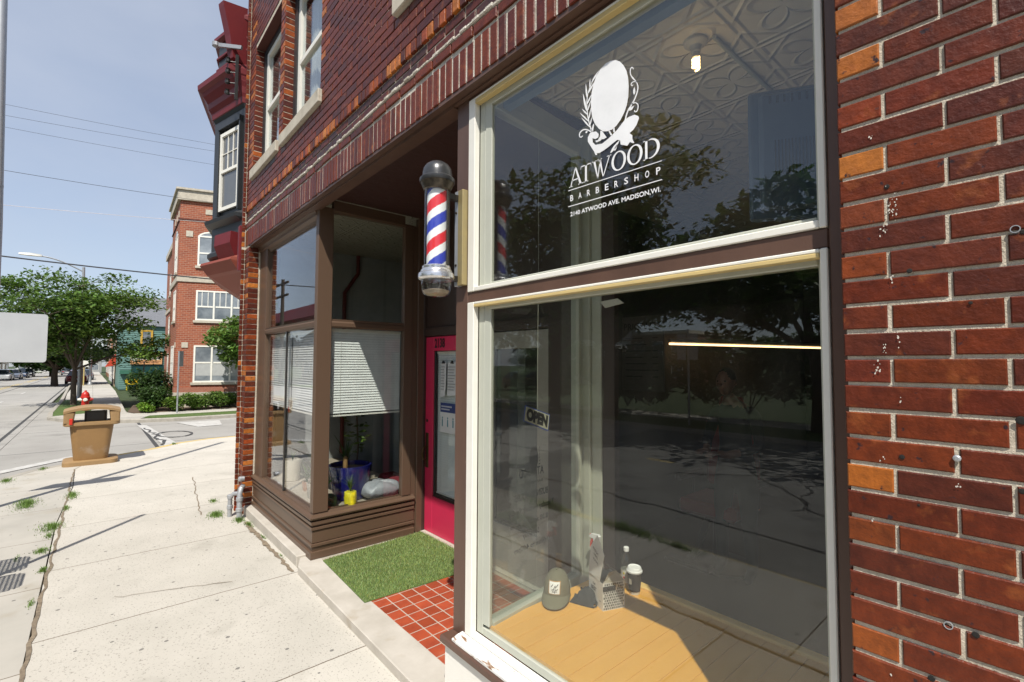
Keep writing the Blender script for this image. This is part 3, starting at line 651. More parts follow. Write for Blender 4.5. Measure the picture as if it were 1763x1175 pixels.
# lettering on the upper pane
let = MB(); YL = 1.6085
EMB = {"polys":[[[-1.1904,1.2677],[-1.1693,1.2514],[-1.1506,1.2263],[-1.1364,1.1966],[-1.1285,1.163],[-1.1263,1.127],[-1.1283,1.0858],[-1.1355,1.0538],[-1.148,1.0273],[-1.1669,1.003],[-1.1882,0.9862],[-1.2096,0.9782],[-1.2358,0.9796],[-1.258,0.9877],[-1.2804,1.0082],[-1.301,1.0363],[-1.3148,1.0677],[-1.3216,1.1042],[-1.3238,1.1427],[-1.3189,1.1821],[-1.3094,1.2155],[-1.293,1.2456],[-1.2699,1.2666],[-1.2429,1.2778],[-1.2164,1.2771]],[[-1.341,0.9912],[-1.3291,1.0057],[-1.3174,1.007],[-1.2942,1.0004],[-1.2806,0.9843],[-1.2829,0.9704],[-1.299,0.9687],[-1.3152,0.9782],[-1.3129,0.9588],[-1.2991,0.9429],[-1.2627,0.9357],[-1.2272,0.9468],[-1.1841,0.9669],[-1.1462,0.9949],[-1.1258,0.9992],[-1.0997,0.9976],[-1.0821,0.9855],[-1.0782,0.9754],[-1.0902,0.9527],[-1.1062,0.938],[-1.1243,0.9309],[-1.1104,0.9171],[-1.1105,0.9017],[-1.1007,0.881],[-1.1106,0.8862],[-1.1226,0.8939],[-1.1349,0.8825],[-1.1677,0.8991],[-1.1697,0.9174],[-1.1844,0.9244],[-1.2014,0.9197],[-1.2275,0.9108],[-1.254,0.9036],[-1.2765,0.9002],[-1.2924,0.9036],[-1.2893,0.8945],[-1.2993,0.8993],[-1.3062,0.9156],[-1.327,0.9488],[-1.3411,0.9724]],[[-1.2714,0.9956],[-1.2624,0.9905],[-1.2382,0.9543],[-1.2537,0.9526],[-1.2853,0.9602],[-1.2738,0.9708]],[[-1.2292,0.98],[-1.2227,0.9776],[-1.2077,0.9524],[-1.2185,0.9563]],[[-1.2053,0.982],[-1.1976,0.9809],[-1.196,0.9606],[-1.2033,0.9633]],[[-1.299,0.9613],[-1.2626,0.9558],[-1.2717,0.9517],[-1.2945,0.9523]],[[-1.3439,1.1702],[-1.3427,1.1831],[-1.3434,1.2001],[-1.3477,1.2218],[-1.352,1.2403],[-1.3529,1.2238],[-1.353,1.2036],[-1.3503,1.1859],[-1.3463,1.171]],[[-1.3477,1.1149],[-1.3484,1.1315],[-1.352,1.1529],[-1.3602,1.1798],[-1.3682,1.2026],[-1.3665,1.1815],[-1.3634,1.1559],[-1.3575,1.1338],[-1.3506,1.1156]],[[-1.3422,1.0942],[-1.3469,1.1027],[-1.3542,1.113],[-1.3653,1.1246],[-1.3752,1.1342],[-1.3689,1.1235],[-1.3606,1.1109],[-1.3519,1.101],[-1.3438,1.0936]],[[-1.3353,1.0613],[-1.344,1.0741],[-1.3566,1.0898],[-1.3739,1.1078],[-1.389,1.1229],[-1.3773,1.1065],[-1.3627,1.0873],[-1.3489,1.0721],[-1.3368,1.0606]],[[-1.3281,1.0322],[-1.3361,1.0456],[-1.3478,1.0619],[-1.3645,1.0809],[-1.3793,1.0967],[-1.3685,1.0797],[-1.355,1.0597],[-1.3418,1.0438],[-1.3299,1.0317]],[[-1.3289,1.209],[-1.3264,1.2166],[-1.325,1.2268],[-1.3256,1.2402],[-1.3267,1.2516],[-1.3292,1.242],[-1.3316,1.23],[-1.3317,1.2192],[-1.3305,1.2098]],[[-1.3178,1.2283],[-1.308,1.2335],[-1.2976,1.2415],[-1.2876,1.2534],[-1.28,1.2639],[-1.2915,1.2571],[-1.3048,1.2483],[-1.3138,1.2389],[-1.3196,1.23]],[[-1.3393,1.1867],[-1.3296,1.1926],[-1.3194,1.2015],[-1.3097,1.2143],[-1.3024,1.2255],[-1.3138,1.2179],[-1.3268,1.208],[-1.3356,1.1978],[-1.3412,1.1883]],[[-1.3453,1.14],[-1.3376,1.146],[-1.3298,1.1547],[-1.3228,1.167],[-1.3175,1.1777],[-1.3265,1.17],[-1.3367,1.1601],[-1.3432,1.1503],[-1.347,1.1413]],[[-1.3422,1.1085],[-1.3363,1.1163],[-1.3305,1.127],[-1.3258,1.1412],[-1.3224,1.1534],[-1.3292,1.1435],[-1.3368,1.1311],[-1.3414,1.1196],[-1.3437,1.1095]],[[-1.3352,1.068],[-1.3305,1.0772],[-1.3262,1.0896],[-1.3234,1.1056],[-1.3216,1.1192],[-1.3269,1.1076],[-1.3327,1.0932],[-1.3357,1.0801],[-1.3368,1.0689]],[[-1.3282,1.039],[-1.324,1.0454],[-1.3204,1.0542],[-1.3183,1.066],[-1.3171,1.0761],[-1.3218,1.068],[-1.3268,1.0578],[-1.3292,1.0483],[-1.3298,1.0399]],[[-1.0996,1.0804],[-1.0961,1.0853],[-1.0944,1.0928],[-1.0962,1.1035],[-1.0987,1.113],[-1.1023,1.1065],[-1.1055,1.0981],[-1.1049,1.0896],[-1.1023,1.0817]],[[-1.1224,1.0231],[-1.1156,1.0224],[-1.1092,1.0241],[-1.1045,1.0299],[-1.1013,1.0355],[-1.1092,1.0357],[-1.1178,1.0348],[-1.1226,1.031],[-1.1246,1.0258]],[[-1.3518,1.0134],[-1.3475,1.0128],[-1.3442,1.014],[-1.3433,1.0181],[-1.3433,1.0222],[-1.3481,1.0224],[-1.3529,1.0218],[-1.3545,1.0191],[-1.354,1.0154]],[[-1.2175,0.8796],[-1.2046,0.8845],[-1.1916,0.8932],[-1.1802,0.9073],[-1.1718,0.9199],[-1.1866,0.9134],[-1.2034,0.9042],[-1.2141,0.8933],[-1.2204,0.8824]],[[-1.1972,0.8823],[-1.192,0.8854],[-1.1877,0.8908],[-1.1855,0.8992],[-1.1845,0.9067],[-1.1903,0.9024],[-1.1964,0.8966],[-1.199,0.8901],[-1.1993,0.8837]],[[-1.1131,1.1625],[-1.1121,1.1574],[-1.1093,1.1514],[-1.1037,1.1445],[-1.0984,1.1389],[-1.1001,1.1451],[-1.1027,1.1524],[-1.1068,1.1582],[-1.1114,1.1627]]],"strips":[[[[-1.2799,1.2642],[-1.2824,1.2621],[-1.2874,1.2577],[-1.2949,1.251],[-1.3049,1.242],[-1.3138,1.233],[-1.3216,1.224],[-1.3283,1.215],[-1.3338,1.206],[-1.3385,1.1966],[-1.3422,1.1868],[-1.3451,1.1765],[-1.347,1.1659],[-1.3483,1.1544],[-1.3487,1.1422],[-1.3484,1.1291],[-1.3474,1.1153],[-1.3459,1.1019],[-1.3439,1.0887],[-1.3415,1.0759],[-1.3387,1.0633],[-1.3357,1.0515],[-1.3326,1.0403],[-1.3293,1.0298],[-1.3259,1.0201],[-1.3234,1.0128],[-1.3217,1.0079],[-1.3209,1.0055]],[[-1.2783,1.2627],[-1.2807,1.2604],[-1.2855,1.2558],[-1.2928,1.249],[-1.3026,1.2399],[-1.3113,1.2308],[-1.3188,1.2217],[-1.3252,1.2126],[-1.3304,1.2036],[-1.3348,1.1942],[-1.3383,1.1844],[-1.3409,1.1742],[-1.3426,1.1637],[-1.3436,1.1523],[-1.3438,1.1402],[-1.3433,1.1273],[-1.3421,1.1136],[-1.3404,1.1002],[-1.3383,1.0872],[-1.3357,1.0745],[-1.3327,1.0621],[-1.3296,1.0504],[-1.3263,1.0394],[-1.3229,1.029],[-1.3193,1.0194],[-1.3166,1.0121],[-1.3148,1.0072],[-1.3138,1.0048]]],[[[-1.1022,1.186],[-1.1022,1.1864],[-1.1023,1.1873],[-1.1024,1.1887],[-1.1026,1.1907],[-1.1033,1.1929],[-1.1044,1.195],[-1.106,1.1971],[-1.1081,1.199],[-1.1105,1.2003],[-1.1128,1.2008],[-1.1147,1.2004],[-1.1165,1.1993],[-1.1179,1.1974],[-1.1191,1.1948],[-1.12,1.1914],[-1.1206,1.1872],[-1.1208,1.1827],[-1.1203,1.1781],[-1.1192,1.1733],[-1.1176,1.1684],[-1.1152,1.1632],[-1.1122,1.1579],[-1.1085,1.1525],[-1.1044,1.147],[-1.1006,1.1418],[-1.0972,1.1367],[-1.0941,1.1315],[-1.0913,1.1265],[-1.089,1.1217],[-1.0873,1.1171],[-1.0861,1.1126],[-1.0854,1.1082],[-1.0852,1.1038],[-1.0855,1.0994],[-1.0863,1.095],[-1.0877,1.0906],[-1.0894,1.0858],[-1.0916,1.0808],[-1.0942,1.0755],[-1.0972,1.07],[-1.1004,1.0647],[-1.1039,1.0598],[-1.1077,1.0552],[-1.1117,1.0509],[-1.1159,1.0466],[-1.1203,1.0423],[-1.1247,1.0381],[-1.1294,1.0338],[-1.1337,1.0286],[-1.1374,1.0224],[-1.1407,1.0154],[-1.1433,1.0076],[-1.1453,1.0018],[-1.1467,0.998],[-1.1474,0.9961]],[[-1.1058,1.1873],[-1.1059,1.1878],[-1.106,1.1887],[-1.1061,1.1901],[-1.1063,1.1918],[-1.1068,1.1931],[-1.1074,1.1942],[-1.1082,1.1952],[-1.1093,1.1962],[-1.1101,1.1966],[-1.1108,1.1967],[-1.1118,1.1965],[-1.1129,1.1957],[-1.1139,1.1943],[-1.1148,1.1919],[-1.1156,1.1888],[-1.1162,1.1848],[-1.1163,1.1808],[-1.1158,1.1767],[-1.1148,1.1724],[-1.1133,1.168],[-1.1112,1.1635],[-1.1084,1.1587],[-1.1051,1.1538],[-1.1009,1.1484],[-1.097,1.143],[-1.0934,1.1376],[-1.09,1.1322],[-1.087,1.1268],[-1.0845,1.1215],[-1.0825,1.1163],[-1.0812,1.1113],[-1.0803,1.1064],[-1.0801,1.1015],[-1.0804,1.0967],[-1.0812,1.0919],[-1.0825,1.0872],[-1.0842,1.0823],[-1.0864,1.0771],[-1.089,1.0717],[-1.092,1.066],[-1.0953,1.0606],[-1.0989,1.0555],[-1.1027,1.0507],[-1.1067,1.0463],[-1.1109,1.0419],[-1.1152,1.0375],[-1.1196,1.0332],[-1.1241,1.029],[-1.1281,1.0241],[-1.1316,1.0182],[-1.1346,1.0115],[-1.1372,1.0039],[-1.1391,0.9981],[-1.1404,0.9942],[-1.141,0.9922]]],[[[-1.088,1.1292],[-1.0887,1.1297],[-1.0902,1.1307],[-1.0924,1.1322],[-1.0956,1.1344],[-1.0991,1.1361],[-1.1025,1.1371],[-1.1059,1.1375],[-1.1092,1.1372],[-1.1119,1.1365],[-1.1141,1.1353],[-1.1157,1.1337],[-1.1166,1.1315],[-1.1168,1.1292],[-1.1161,1.1266],[-1.1145,1.124],[-1.1123,1.1216],[-1.1099,1.1199],[-1.1075,1.1193],[-1.1058,1.12],[-1.1049,1.1214],[-1.1043,1.1223],[-1.1039,1.1229],[-1.1037,1.1233]],[[-1.0892,1.1258],[-1.09,1.1263],[-1.0914,1.1274],[-1.0937,1.1289],[-1.0964,1.1308],[-1.0989,1.132],[-1.1014,1.1328],[-1.104,1.1332],[-1.1067,1.133],[-1.109,1.1325],[-1.1106,1.1316],[-1.1118,1.1304],[-1.1125,1.129],[-1.1127,1.1276],[-1.1124,1.1265],[-1.1117,1.1252],[-1.1103,1.1238],[-1.1095,1.1232],[-1.1093,1.1231],[-1.109,1.1232],[-1.1083,1.1242],[-1.1076,1.1251],[-1.1072,1.1257],[-1.107,1.126]]],[[[-1.1121,1.044],[-1.1111,1.0441],[-1.1091,1.0443],[-1.1061,1.0446],[-1.1023,1.0449],[-1.0989,1.0445],[-1.0959,1.0434],[-1.0929,1.0416],[-1.09,1.0391],[-1.0877,1.0364],[-1.0862,1.0337],[-1.0852,1.0308],[-1.0847,1.0276],[-1.0848,1.0242],[-1.0853,1.0207],[-1.0862,1.0172],[-1.0877,1.0137],[-1.0893,1.0113],[-1.091,1.0098],[-1.0926,1.0093],[-1.0943,1.0095],[-1.0955,1.01],[-1.096,1.0104],[-1.0965,1.0112],[-1.097,1.0131],[-1.0975,1.0148],[-1.0979,1.0159],[-1.098,1.0165]],[[-1.1144,1.0486],[-1.1134,1.0487],[-1.1114,1.0489],[-1.1084,1.0491],[-1.1042,1.0495],[-1.0998,1.0489],[-1.0955,1.0473],[-1.0913,1.0448],[-1.0874,1.0414],[-1.0842,1.0378],[-1.082,1.0339],[-1.0806,1.0299],[-1.0801,1.0259],[-1.0801,1.022],[-1.0807,1.0182],[-1.0817,1.0144],[-1.0833,1.0105],[-1.0852,1.0076],[-1.0875,1.0057],[-1.0903,1.0048],[-1.0935,1.0052],[-1.0964,1.0063],[-1.099,1.0084],[-1.1008,1.0111],[-1.1016,1.0137],[-1.1021,1.0154],[-1.1024,1.0166],[-1.1026,1.0171]]],[[[-1.3155,1.007],[-1.3173,1.0085],[-1.3208,1.0114],[-1.3261,1.0158],[-1.3333,1.0218],[-1.3406,1.0269],[-1.3476,1.0311],[-1.3545,1.0343],[-1.3612,1.0365],[-1.3674,1.0375],[-1.3733,1.0376],[-1.3788,1.0366],[-1.3838,1.0346],[-1.3877,1.0319],[-1.3905,1.0286],[-1.3922,1.0246],[-1.3927,1.0201],[-1.3923,1.016],[-1.3909,1.0121],[-1.3882,1.0085],[-1.3846,1.0057],[-1.381,1.004],[-1.3774,1.0035],[-1.3745,1.0041],[-1.3721,1.0056],[-1.3705,1.0066],[-1.3694,1.0073],[-1.3689,1.0076]],[[-1.3193,1.0033],[-1.321,1.0048],[-1.3245,1.0077],[-1.3298,1.0121],[-1.3366,1.0179],[-1.343,1.0226],[-1.3491,1.0263],[-1.3548,1.029],[-1.3602,1.0308],[-1.3652,1.0317],[-1.37,1.0318],[-1.3746,1.0311],[-1.3789,1.0294],[-1.3822,1.0273],[-1.3846,1.0246],[-1.386,1.0215],[-1.3865,1.0178],[-1.3863,1.0147],[-1.3856,1.0123],[-1.3844,1.0106],[-1.3827,1.0092],[-1.3811,1.0084],[-1.3798,1.0081],[-1.3781,1.0084],[-1.3761,1.0096],[-1.3744,1.0105],[-1.3733,1.0111],[-1.3727,1.0114]]],[[[-1.3106,1.0088],[-1.3107,1.0108],[-1.3102,1.0145],[-1.3092,1.0198],[-1.3075,1.0268],[-1.3065,1.0322],[-1.306,1.0358],[-1.3061,1.0379]],[[-1.3242,1.0165],[-1.3229,1.0177],[-1.321,1.0206],[-1.3185,1.0252],[-1.3154,1.0314],[-1.3129,1.0359],[-1.311,1.0388],[-1.3097,1.04]]]]}
for pl in EMB['polys']: let.poly([(a, YL, b) for a, b in pl])
for k, (A, B) in enumerate(EMB['strips']):
    for i in range(len(A)-1): let.poly([(A[i][0], YL+.0003, A[i][1]), (B[i][0], YL+.0003, B[i][1]), (B[i+1][0], YL+.0003, B[i+1][1]), (A[i+1][0], YL+.0003, A[i+1][1])])
def P2(pts): let.poly([(a, YL, b) for a, b in pts])
def ser(x, w, z, h, s=.012, t=.0035):  # stroke with bracketed serifs
    P2([(x, z), (x+w, z), (x+w, z+h), (x, z+h)]); P2([(x-s, z), (x+w+s, z), (x+w+s, z+t), (x-s, z+t)]); P2([(x-s, z+h-t), (x+w+s, z+h-t), (x+w+s, z+h), (x-s, z+h)])
def ringO(cx, cz, rx, rz, ix, iz, n=36, a0=0, a1=2*math.pi):
    for i in range(n):
        a = a0+(a1-a0)*i/n; b = a0+(a1-a0)*(i+1)/n
        P2([(cx+rx*math.cos(a), cz+rz*math.sin(a)), (cx+rx*math.cos(b), cz+rz*math.sin(b)), (cx+ix*math.cos(b), cz+iz*math.sin(b)), (cx+ix*math.cos(a), cz+iz*math.sin(a))])
z0, hh = .7955, .078
# A
P2([(-1.445, z0), (-1.4395, z0), (-1.411, z0+hh+.004), (-1.4155, z0+hh+.004)]); P2([(-1.389, z0), (-1.3765, z0), (-1.4095, z0+hh+.006), (-1.4155, z0+hh+.002)])
P2([(-1.434, z0+.026), (-1.395, z0+.026), (-1.396, z0+.031), (-1.4325, z0+.031)]); P2([(-1.452, z0), (-1.430, z0), (-1.430, z0+.003), (-1.452, z0+.003)]); P2([(-1.397, z0), (-1.368, z0), (-1.368, z0+.003), (-1.397, z0+.003)])
# T
P2([(-1.358, z0), (-1.347, z0), (-1.347, z0+hh), (-1.358, z0+hh)]); P2([(-1.366, z0), (-1.339, z0), (-1.339, z0+.003), (-1.366, z0+.003)])
P2([(-1.381, z0+hh-.0045), (-1.324, z0+hh-.0045), (-1.324, z0+hh), (-1.381, z0+hh)]); P2([(-1.383, z0+hh-.018), (-1.379, z0+hh-.006), (-1.379, z0+hh), (-1.382, z0+hh)]); P2([(-1.322, z0+hh-.018), (-1.326, z0+hh-.006), (-1.326, z0+hh), (-1.323, z0+hh)])
# W
for a, b, w0, w1 in ((-1.312, -1.289, .0115, .005), (-1.282, -1.261, .0115, .005)): P2([(a, z0+hh), (b, z0-.003), (b+w1, z0-.003), (a+w0, z0+hh)])
for a, b in ((-1.287, -1.275), (-1.258, -1.226)): P2([(a-.002, z0-.003), (a+.003, z0-.003), (b+.0045, z0+hh), (b, z0+hh)])
for a, b in ((-1.319, -1.293), (-1.2885, -1.264), (-1.238, -1.215)): P2([(a, z0+hh-.003), (b, z0+hh-.003), (b, z0+hh), (a, z0+hh)])
for cx, in ((-1.178,), (-1.100,)): ringO(cx, z0+hh/2, .0365, hh/2+.002, .0245, hh/2-.003)
# D
ser(-1.052, .0105, z0, hh, .008); ringO(-1.030, z0+hh/2, .043, hh/2, .0305, hh/2-.0045, 20, -math.pi/2, math.pi/2)
P2([(-1.042, z0), (-1.029, z0), (-1.029, z0+.0045), (-1.042, z0+.0045)]); P2([(-1.042, z0+hh-.0045), (-1.029, z0+hh-.0045), (-1.029, z0+hh), (-1.042, z0+hh)])
P2([(-1.4565, .7815), (-.979, .7695), (-.979, .7725), (-1.4565, .785)]); P2([(-1.4565, .708), (-.979, .6965), (-.979, .700), (-1.4565, .7115)])
for i, ch in enumerate('BARBERSHOP'): put_text(let, ch, (-1.445+i*.0490, YL, .7315-i*.0009), (1, 0, 0), (0, 0, 1), .0185, .0275, bold=.015)
put_text(let, '2140 ATWOOD AVE. MADISON,WI.', (-1.444, YL, .6585), (1, 0, -.018), (0, 0, 1), .459, .0235, bold=.018)
let.obj('lettering', m_white_vinyl, WU)
# side window along the entrance, lettering read from outside (mirrored from within)
XS = -2.06
SHR = Matrix.Translation((-2.04, 1.7, 0)) @ Matrix.Rotation(.105, 4, 'Z') @ Matrix.Translation((2.06, -1.7, 0))
sf = MB(); sf.X = SHR
sf.cbox(-2.09, -2.04, 1.60, 1.625, -1.38, 1.46, .003); sf.cbox(-2.10, -2.035, 2.41, 2.44, -1.38, 1.46, .003); sf.cbox(-2.10, -2.03, 1.626, 2.409, -1.43, -1.36, .004); sf.cbox(-2.10, -2.03, 1.626, 2.409, 1.40, 1.46, .004)
sf.cbox(-2.105, -2.035, 1.626, 2.409, 1.461, 1.56, .003)
SW = sf.obj('side_window', m_cream, BLD, label='side window of the barber shop with mirrored black opening hours')
g = MB(); g.X = SHR; g.box(XS-.0025, XS+.0025, 1.62, 2.415, -1.37, 1.41); g.obj('window_pane', m_glass, SW)
XL = XS-.004
def ht(txt, y0, y1, z, h, bold=.02):
    hl = MB(); hl.X = SHR; put_text(hl, txt, (XL, y0, z), (0, 1, 0), (0, 0, 1), y1-y0, h, bold, mirror=True); hl.obj('lettering', m_dark_vinyl, SW)
ht('ATWOOD', 1.86, 2.08, -.665, .05); ht('BARBERSHOP', 1.87, 2.07, -.71, .016, 0)
ht('BUSINESS HOURS', 1.82, 2.12, -.79, .04); ht('Tuesday through Friday', 1.77, 2.18, -.875, .045); ht('8:30 am to 5:30pm', 1.79, 2.12, -.945, .04)
ht('Saturday', 1.89, 2.04, -1.015, .04); ht('8:00am to 4:00pm', 1.82, 2.13, -1.085, .04)
hl = MB(); hl.X = SHR; hl.add([(XL, 1.985+.042*math.cos(a*.2618), -.565+.075*math.sin(a*.2618)) for a in range(24)], [list(range(24))])
for s in (-1, 1):
    for i in range(6): hl.add([(XL, 1.985+s*.048, -.61+i*.018), (XL, 1.985+s*.066, -.60+i*.022), (XL, 1.985+s*.05, -.6+i*.018)], [(0, 1, 2)])
hl.obj('emblem', m_dark_vinyl, SW)
cp = MB(); cp.cbox(-2.20, -2.10, 2.462, 2.50, -1.86, 1.6, .004); cp.cbox(-2.098, -2.04, 2.456, 2.50, -1.86, 1.6, .003); cp.cbox(-2.038, -1.96, 2.475, 2.488, -1.86, 1.6, .003)
cp.obj('corner_post', m_cream, BLD)
m_floorw = pm('maple_boards', (.80, .43, .10), .35, col2=(.66, .32, .06), nscale=3, amt=.8, bump=.15, bscale=30, stain=(.34, .19, .07), stain_scale=3.5, stretch=(1, .25, 1))
pf = MB(); x = -2.03
while x < 2.4:
    pf.cbox(x, x+.0905, 1.62, 2.575, -1.42, -1.38+rnd.uniform(-.0004, .0004), .0012); x += .0925
pf.obj('display_platform', m_floorw, BLD, label='honey coloured board platform inside the shop window')
pf = MB(); pf.box(-1.94, 2.4, 2.56, 2.575, -1.86, -1.421); pf.obj('platform_front', m_floorw, BLD)
pf = MB(); pf.cbox(-1.95, 2.4, 2.577, 2.635, -1.40, -1.366, .004); pf.obj('platform_edge', pm('sunlit_maple', (.86, .60, .22), .4, col2=(.78, .5, .16), nscale=6, bump=.1), BLD)  # edge board coloured paler to stand for sun falling on it
ih = MB(); ih.box(-2.03, 2.4, 1.682, 1.735, 1.42, 1.648); ih.obj('inner_head', pm('sky_tinted_paint', (.22, .30, .42), .5), BLD)  # whitish header; the blue is sky light put into the colour
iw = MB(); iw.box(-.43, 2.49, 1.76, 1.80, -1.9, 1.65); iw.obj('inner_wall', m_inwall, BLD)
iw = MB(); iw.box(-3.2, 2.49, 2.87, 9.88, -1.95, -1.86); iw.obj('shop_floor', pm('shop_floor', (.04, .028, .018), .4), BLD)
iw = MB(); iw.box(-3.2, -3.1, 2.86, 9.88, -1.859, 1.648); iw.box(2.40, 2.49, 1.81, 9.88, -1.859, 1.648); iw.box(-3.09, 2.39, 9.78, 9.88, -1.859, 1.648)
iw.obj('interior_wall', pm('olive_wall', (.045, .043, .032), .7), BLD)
# pressed tin ceiling
m_tin = bpy.data.materials.new('pressed_tin'); m_tin.use_nodes = True
def tin(m, col, sc=2.3):
    t = m.node_tree; L = t.links.new; b = t.nodes['Principled BSDF']; b.inputs['Base Color'].default_value = c4(col); b.inputs['Roughness'].default_value = .4
    tc = N(t, 'ShaderNodeTexCoord'); mp = N(t, 'ShaderNodeMapping'); mp.inputs['Scale'].default_value = (sc, sc, 1); mp.inputs['Location'].default_value = (.31, .12, 0); L(tc.outputs['Object'], mp.inputs[0])
    def M_(op, a, b_=None, c=None):
        n = N(t, 'ShaderNodeMath', operation=op)
        for i, q in enumerate((a, b_, c)):
            if q is None: continue
            if isinstance(q, (int, float)): n.inputs[i].default_value = q
            else: L(q, n.inputs[i])
        return n.outputs[0]
    s = N(t, 'ShaderNodeSeparateXYZ'); L(mp.outputs[0], s.inputs[0])
    fx = M_('SUBTRACT', M_('FRACT', s.outputs['X']), .5); fy = M_('SUBTRACT', M_('FRACT', s.outputs['Y']), .5)
    ax = M_('ABSOLUTE', fx); ay = M_('ABSOLUTE', fy); mxx = M_('MAXIMUM', ax, ay); mn = M_('MINIMUM', ax, ay)
    rim = M_('SMOOTH_MIN', M_('MULTIPLY', M_('ABSOLUTE', M_('SUBTRACT', mxx, .455)), 28), 1.0, .3)
    rad = M_('SQRT', M_('ADD', M_('MULTIPLY', ax, ax), M_('MULTIPLY', ay, ay)))
    ang = M_('ARCTAN2', fy, fx)
    pet = M_('MULTIPLY', M_('ABSOLUTE', M_('SINE', M_('MULTIPLY', ang, 2.0))), .30)
    f = M_('SMOOTH_MIN', M_('MULTIPLY', M_('ABSOLUTE', M_('SUBTRACT', rad, M_('ADD', pet, .08))), 16), 1.0, .3)
    f2 = M_('SMOOTH_MIN', M_('MULTIPLY', M_('ABSOLUTE', M_('SUBTRACT', M_('ADD', ax, ay), .62)), 18), 1.0, .3)
    hgt = M_('SUBTRACT', 3.0, M_('ADD', M_('ADD', rim, f), f2))
    bp = N(t, 'ShaderNodeBump', Strength=1.0, Distance=.012); L(hgt, bp.inputs['Height']); L(bp.outputs[0], b.inputs['Normal'])
tin(m_tin, (.74, .68, .56))
ce = MB(); ce.box(-3.1, 2.4, 1.701, 9.78, 1.65, 1.70); ce.obj('tin_ceiling', m_tin, BLD, label='cream pressed tin ceiling of the barber shop')
ce = MB(); ce.lathe([(.012, 0), (.012, 1.3)], (-1.1, 2.30, 1.638), 8, 'y'); ce.obj('ceiling_conduit', m_cream, BLD)

# ================================================================ entrance recess and display bay
m_tile = pm('tile_grout', (.42, .375, .31), .9, bump=.3)
m_red_tile = pm('red_tile', (.40, .075, .03), .42, col2=(.29, .052, .024), nscale=9, amt=.9, stain=(.36, .14, .08), stain_scale=3.2, bump=.15, attr=True, coat=.15)
tl = MB(); tl.box(-4.72, -2.29, 1.69, 2.83, -1.99, -1.8665); fl = tl.obj('tile_floor', m_tile, BLD, label='red quarry tile floor of the entrance')
tl = MB()
for i in range(-10, 12):
    for j in range(10):
        x = -3.582+i*.1155; y = 1.704+j*.1165
        if x < -4.72 or x+.106 > -2.1 or y+.107 > 2.84: continue
        k = rnd.uniform(.76, 1.14); tl.cc = (k, k, k); tl.cbox(x, x+.1065, y, y+.1075, -1.876, -1.8645, .0015)
tl.obj('red_tile', m_red_tile, fl)
sp = MB()
pts = [(-7.0, 1.562), (-4.86, 1.56), (-4.66, 1.478), (-2.29, 1.462), (-2.29, 1.70), (-4.72, 1.70), (-7.0, 1.70)]
rs = []
for i, (top, ins) in enumerate(((-2.05, 0), (-1.871, 0), (-1.866, .006))):
    rs.append([(x, y+(ins if y < 1.6 else 0), top) for x, y in pts])
sp.rings(rs); sp.obj('entrance_step', m_step, BLD, label='worn concrete entrance step')
# low concrete footing under the bay
fb = MB(); fb.cbox(-6.96, -4.84, 1.52, 1.70, -2.05, -1.842, .008); fb.obj('concrete_footing', m_step, BLD)
YB = 1.62; XB = -4.72
def ogee(mb, pts_xy, prof):
    """moulding: profile (out, z) swept along an open xy path, outward = right-hand side"""
    P = [Vector((a, b, 0)) for a, b in pts_xy]; rs = []
    for i, p in enumerate(P):
        if i == 0: t = (P[1]-P[0]).normalized(); n = Vector((t.y, -t.x, 0)); k = 1
        elif i == len(P)-1: t = (P[-1]-P[-2]).normalized(); n = Vector((t.y, -t.x, 0)); k = 1
        else:
            t1 = (P[i]-P[i-1]).normalized(); t2 = (P[i+1]-P[i]).normalized(); n1 = Vector((t1.y, -t1.x, 0)); n2 = Vector((t2.y, -t2.x, 0)); n = (n1+n2).normalized(); k = 1/max(.3, n.dot(n1))
        rs.append([(p.x+n.x*o*k, p.y+n.y*o*k, z) for o, z in prof])
    mb.rings(rs)
path = [(-6.945, YB), (XB, YB), (XB, 2.70)]
bh = MB()
prof = [(-.1, -1.862), (.016, -1.862), (.016, -1.80), (-.004, -1.795), (.0, -1.76), (-.008, -1.757), (.012, -1.75), (.012, -1.728), (-.008, -1.722), (.0, -1.715), (.0, -1.604), (-.008, -1.60), (.012, -1.594), (.012, -1.572), (-.008, -1.566), (-.004, -1.552), (.016, -1.545), (.016, -1.515), (-.004, -1.509), (.028, -1.492), (.034, -1.478), (.028, -1.466), (-.005, -1.456), (-.012, -1.440), (-.1, -1.440)]
ogee(bh, path, prof); BK = bh.obj('bulkhead', m_bay, BLD, label='brown panelled bulkhead with mouldings below the display window')
# posts, rails and headers of the bay
po = MB(); po.cbox(XB-.03, XB, YB, YB+.145, -1.44, 1.527, .004); po.cbox(-4.80, XB-.031, YB+.0, YB+.05, -1.44, 1.527, .004); po.obj('bay_post', m_bay, BLD)
po = MB(); po.cbox(-6.95, -6.60, YB+.012, YB+.08, -1.44, 1.44, .004); po.cbox(-6.74, -6.62, YB+.0815, YB+.14, -1.44, 1.42, .004); po.obj('bay_post', m_bay, BLD)
po = MB(); po.cbox(-4.79, XB-.002, 2.555, 2.66, -1.44, 1.527, .004); po.cbox(-4.79, XB-.012, 2.661, 2.725, -1.862, 1.527, .003); po.cbox(-4.79, XB+.004, 2.726, 2.80, -1.862, 1.62, .004); po.obj('bay_post', m_bay, BLD)
ra = MB(); ogee(ra, [(-6.61, YB+.025), (-4.801, YB+.025)], [(-.05, .345), (.0, .345), (.018, .36), (.02, .39), (.006, .405), (.012, .42), (-.05, .43)]); ra.obj('bay_rail', m_bay, BLD)
ra = MB(); ogee(ra, [(XB-.012, YB+.146), (XB-.012, 2.554)], [(-.05, .34), (.0, .34), (.012, .355), (.012, .39), (.004, .405), (.006, .425), (-.05, .43)]); ra.obj('bay_rail', m_bay, BLD)
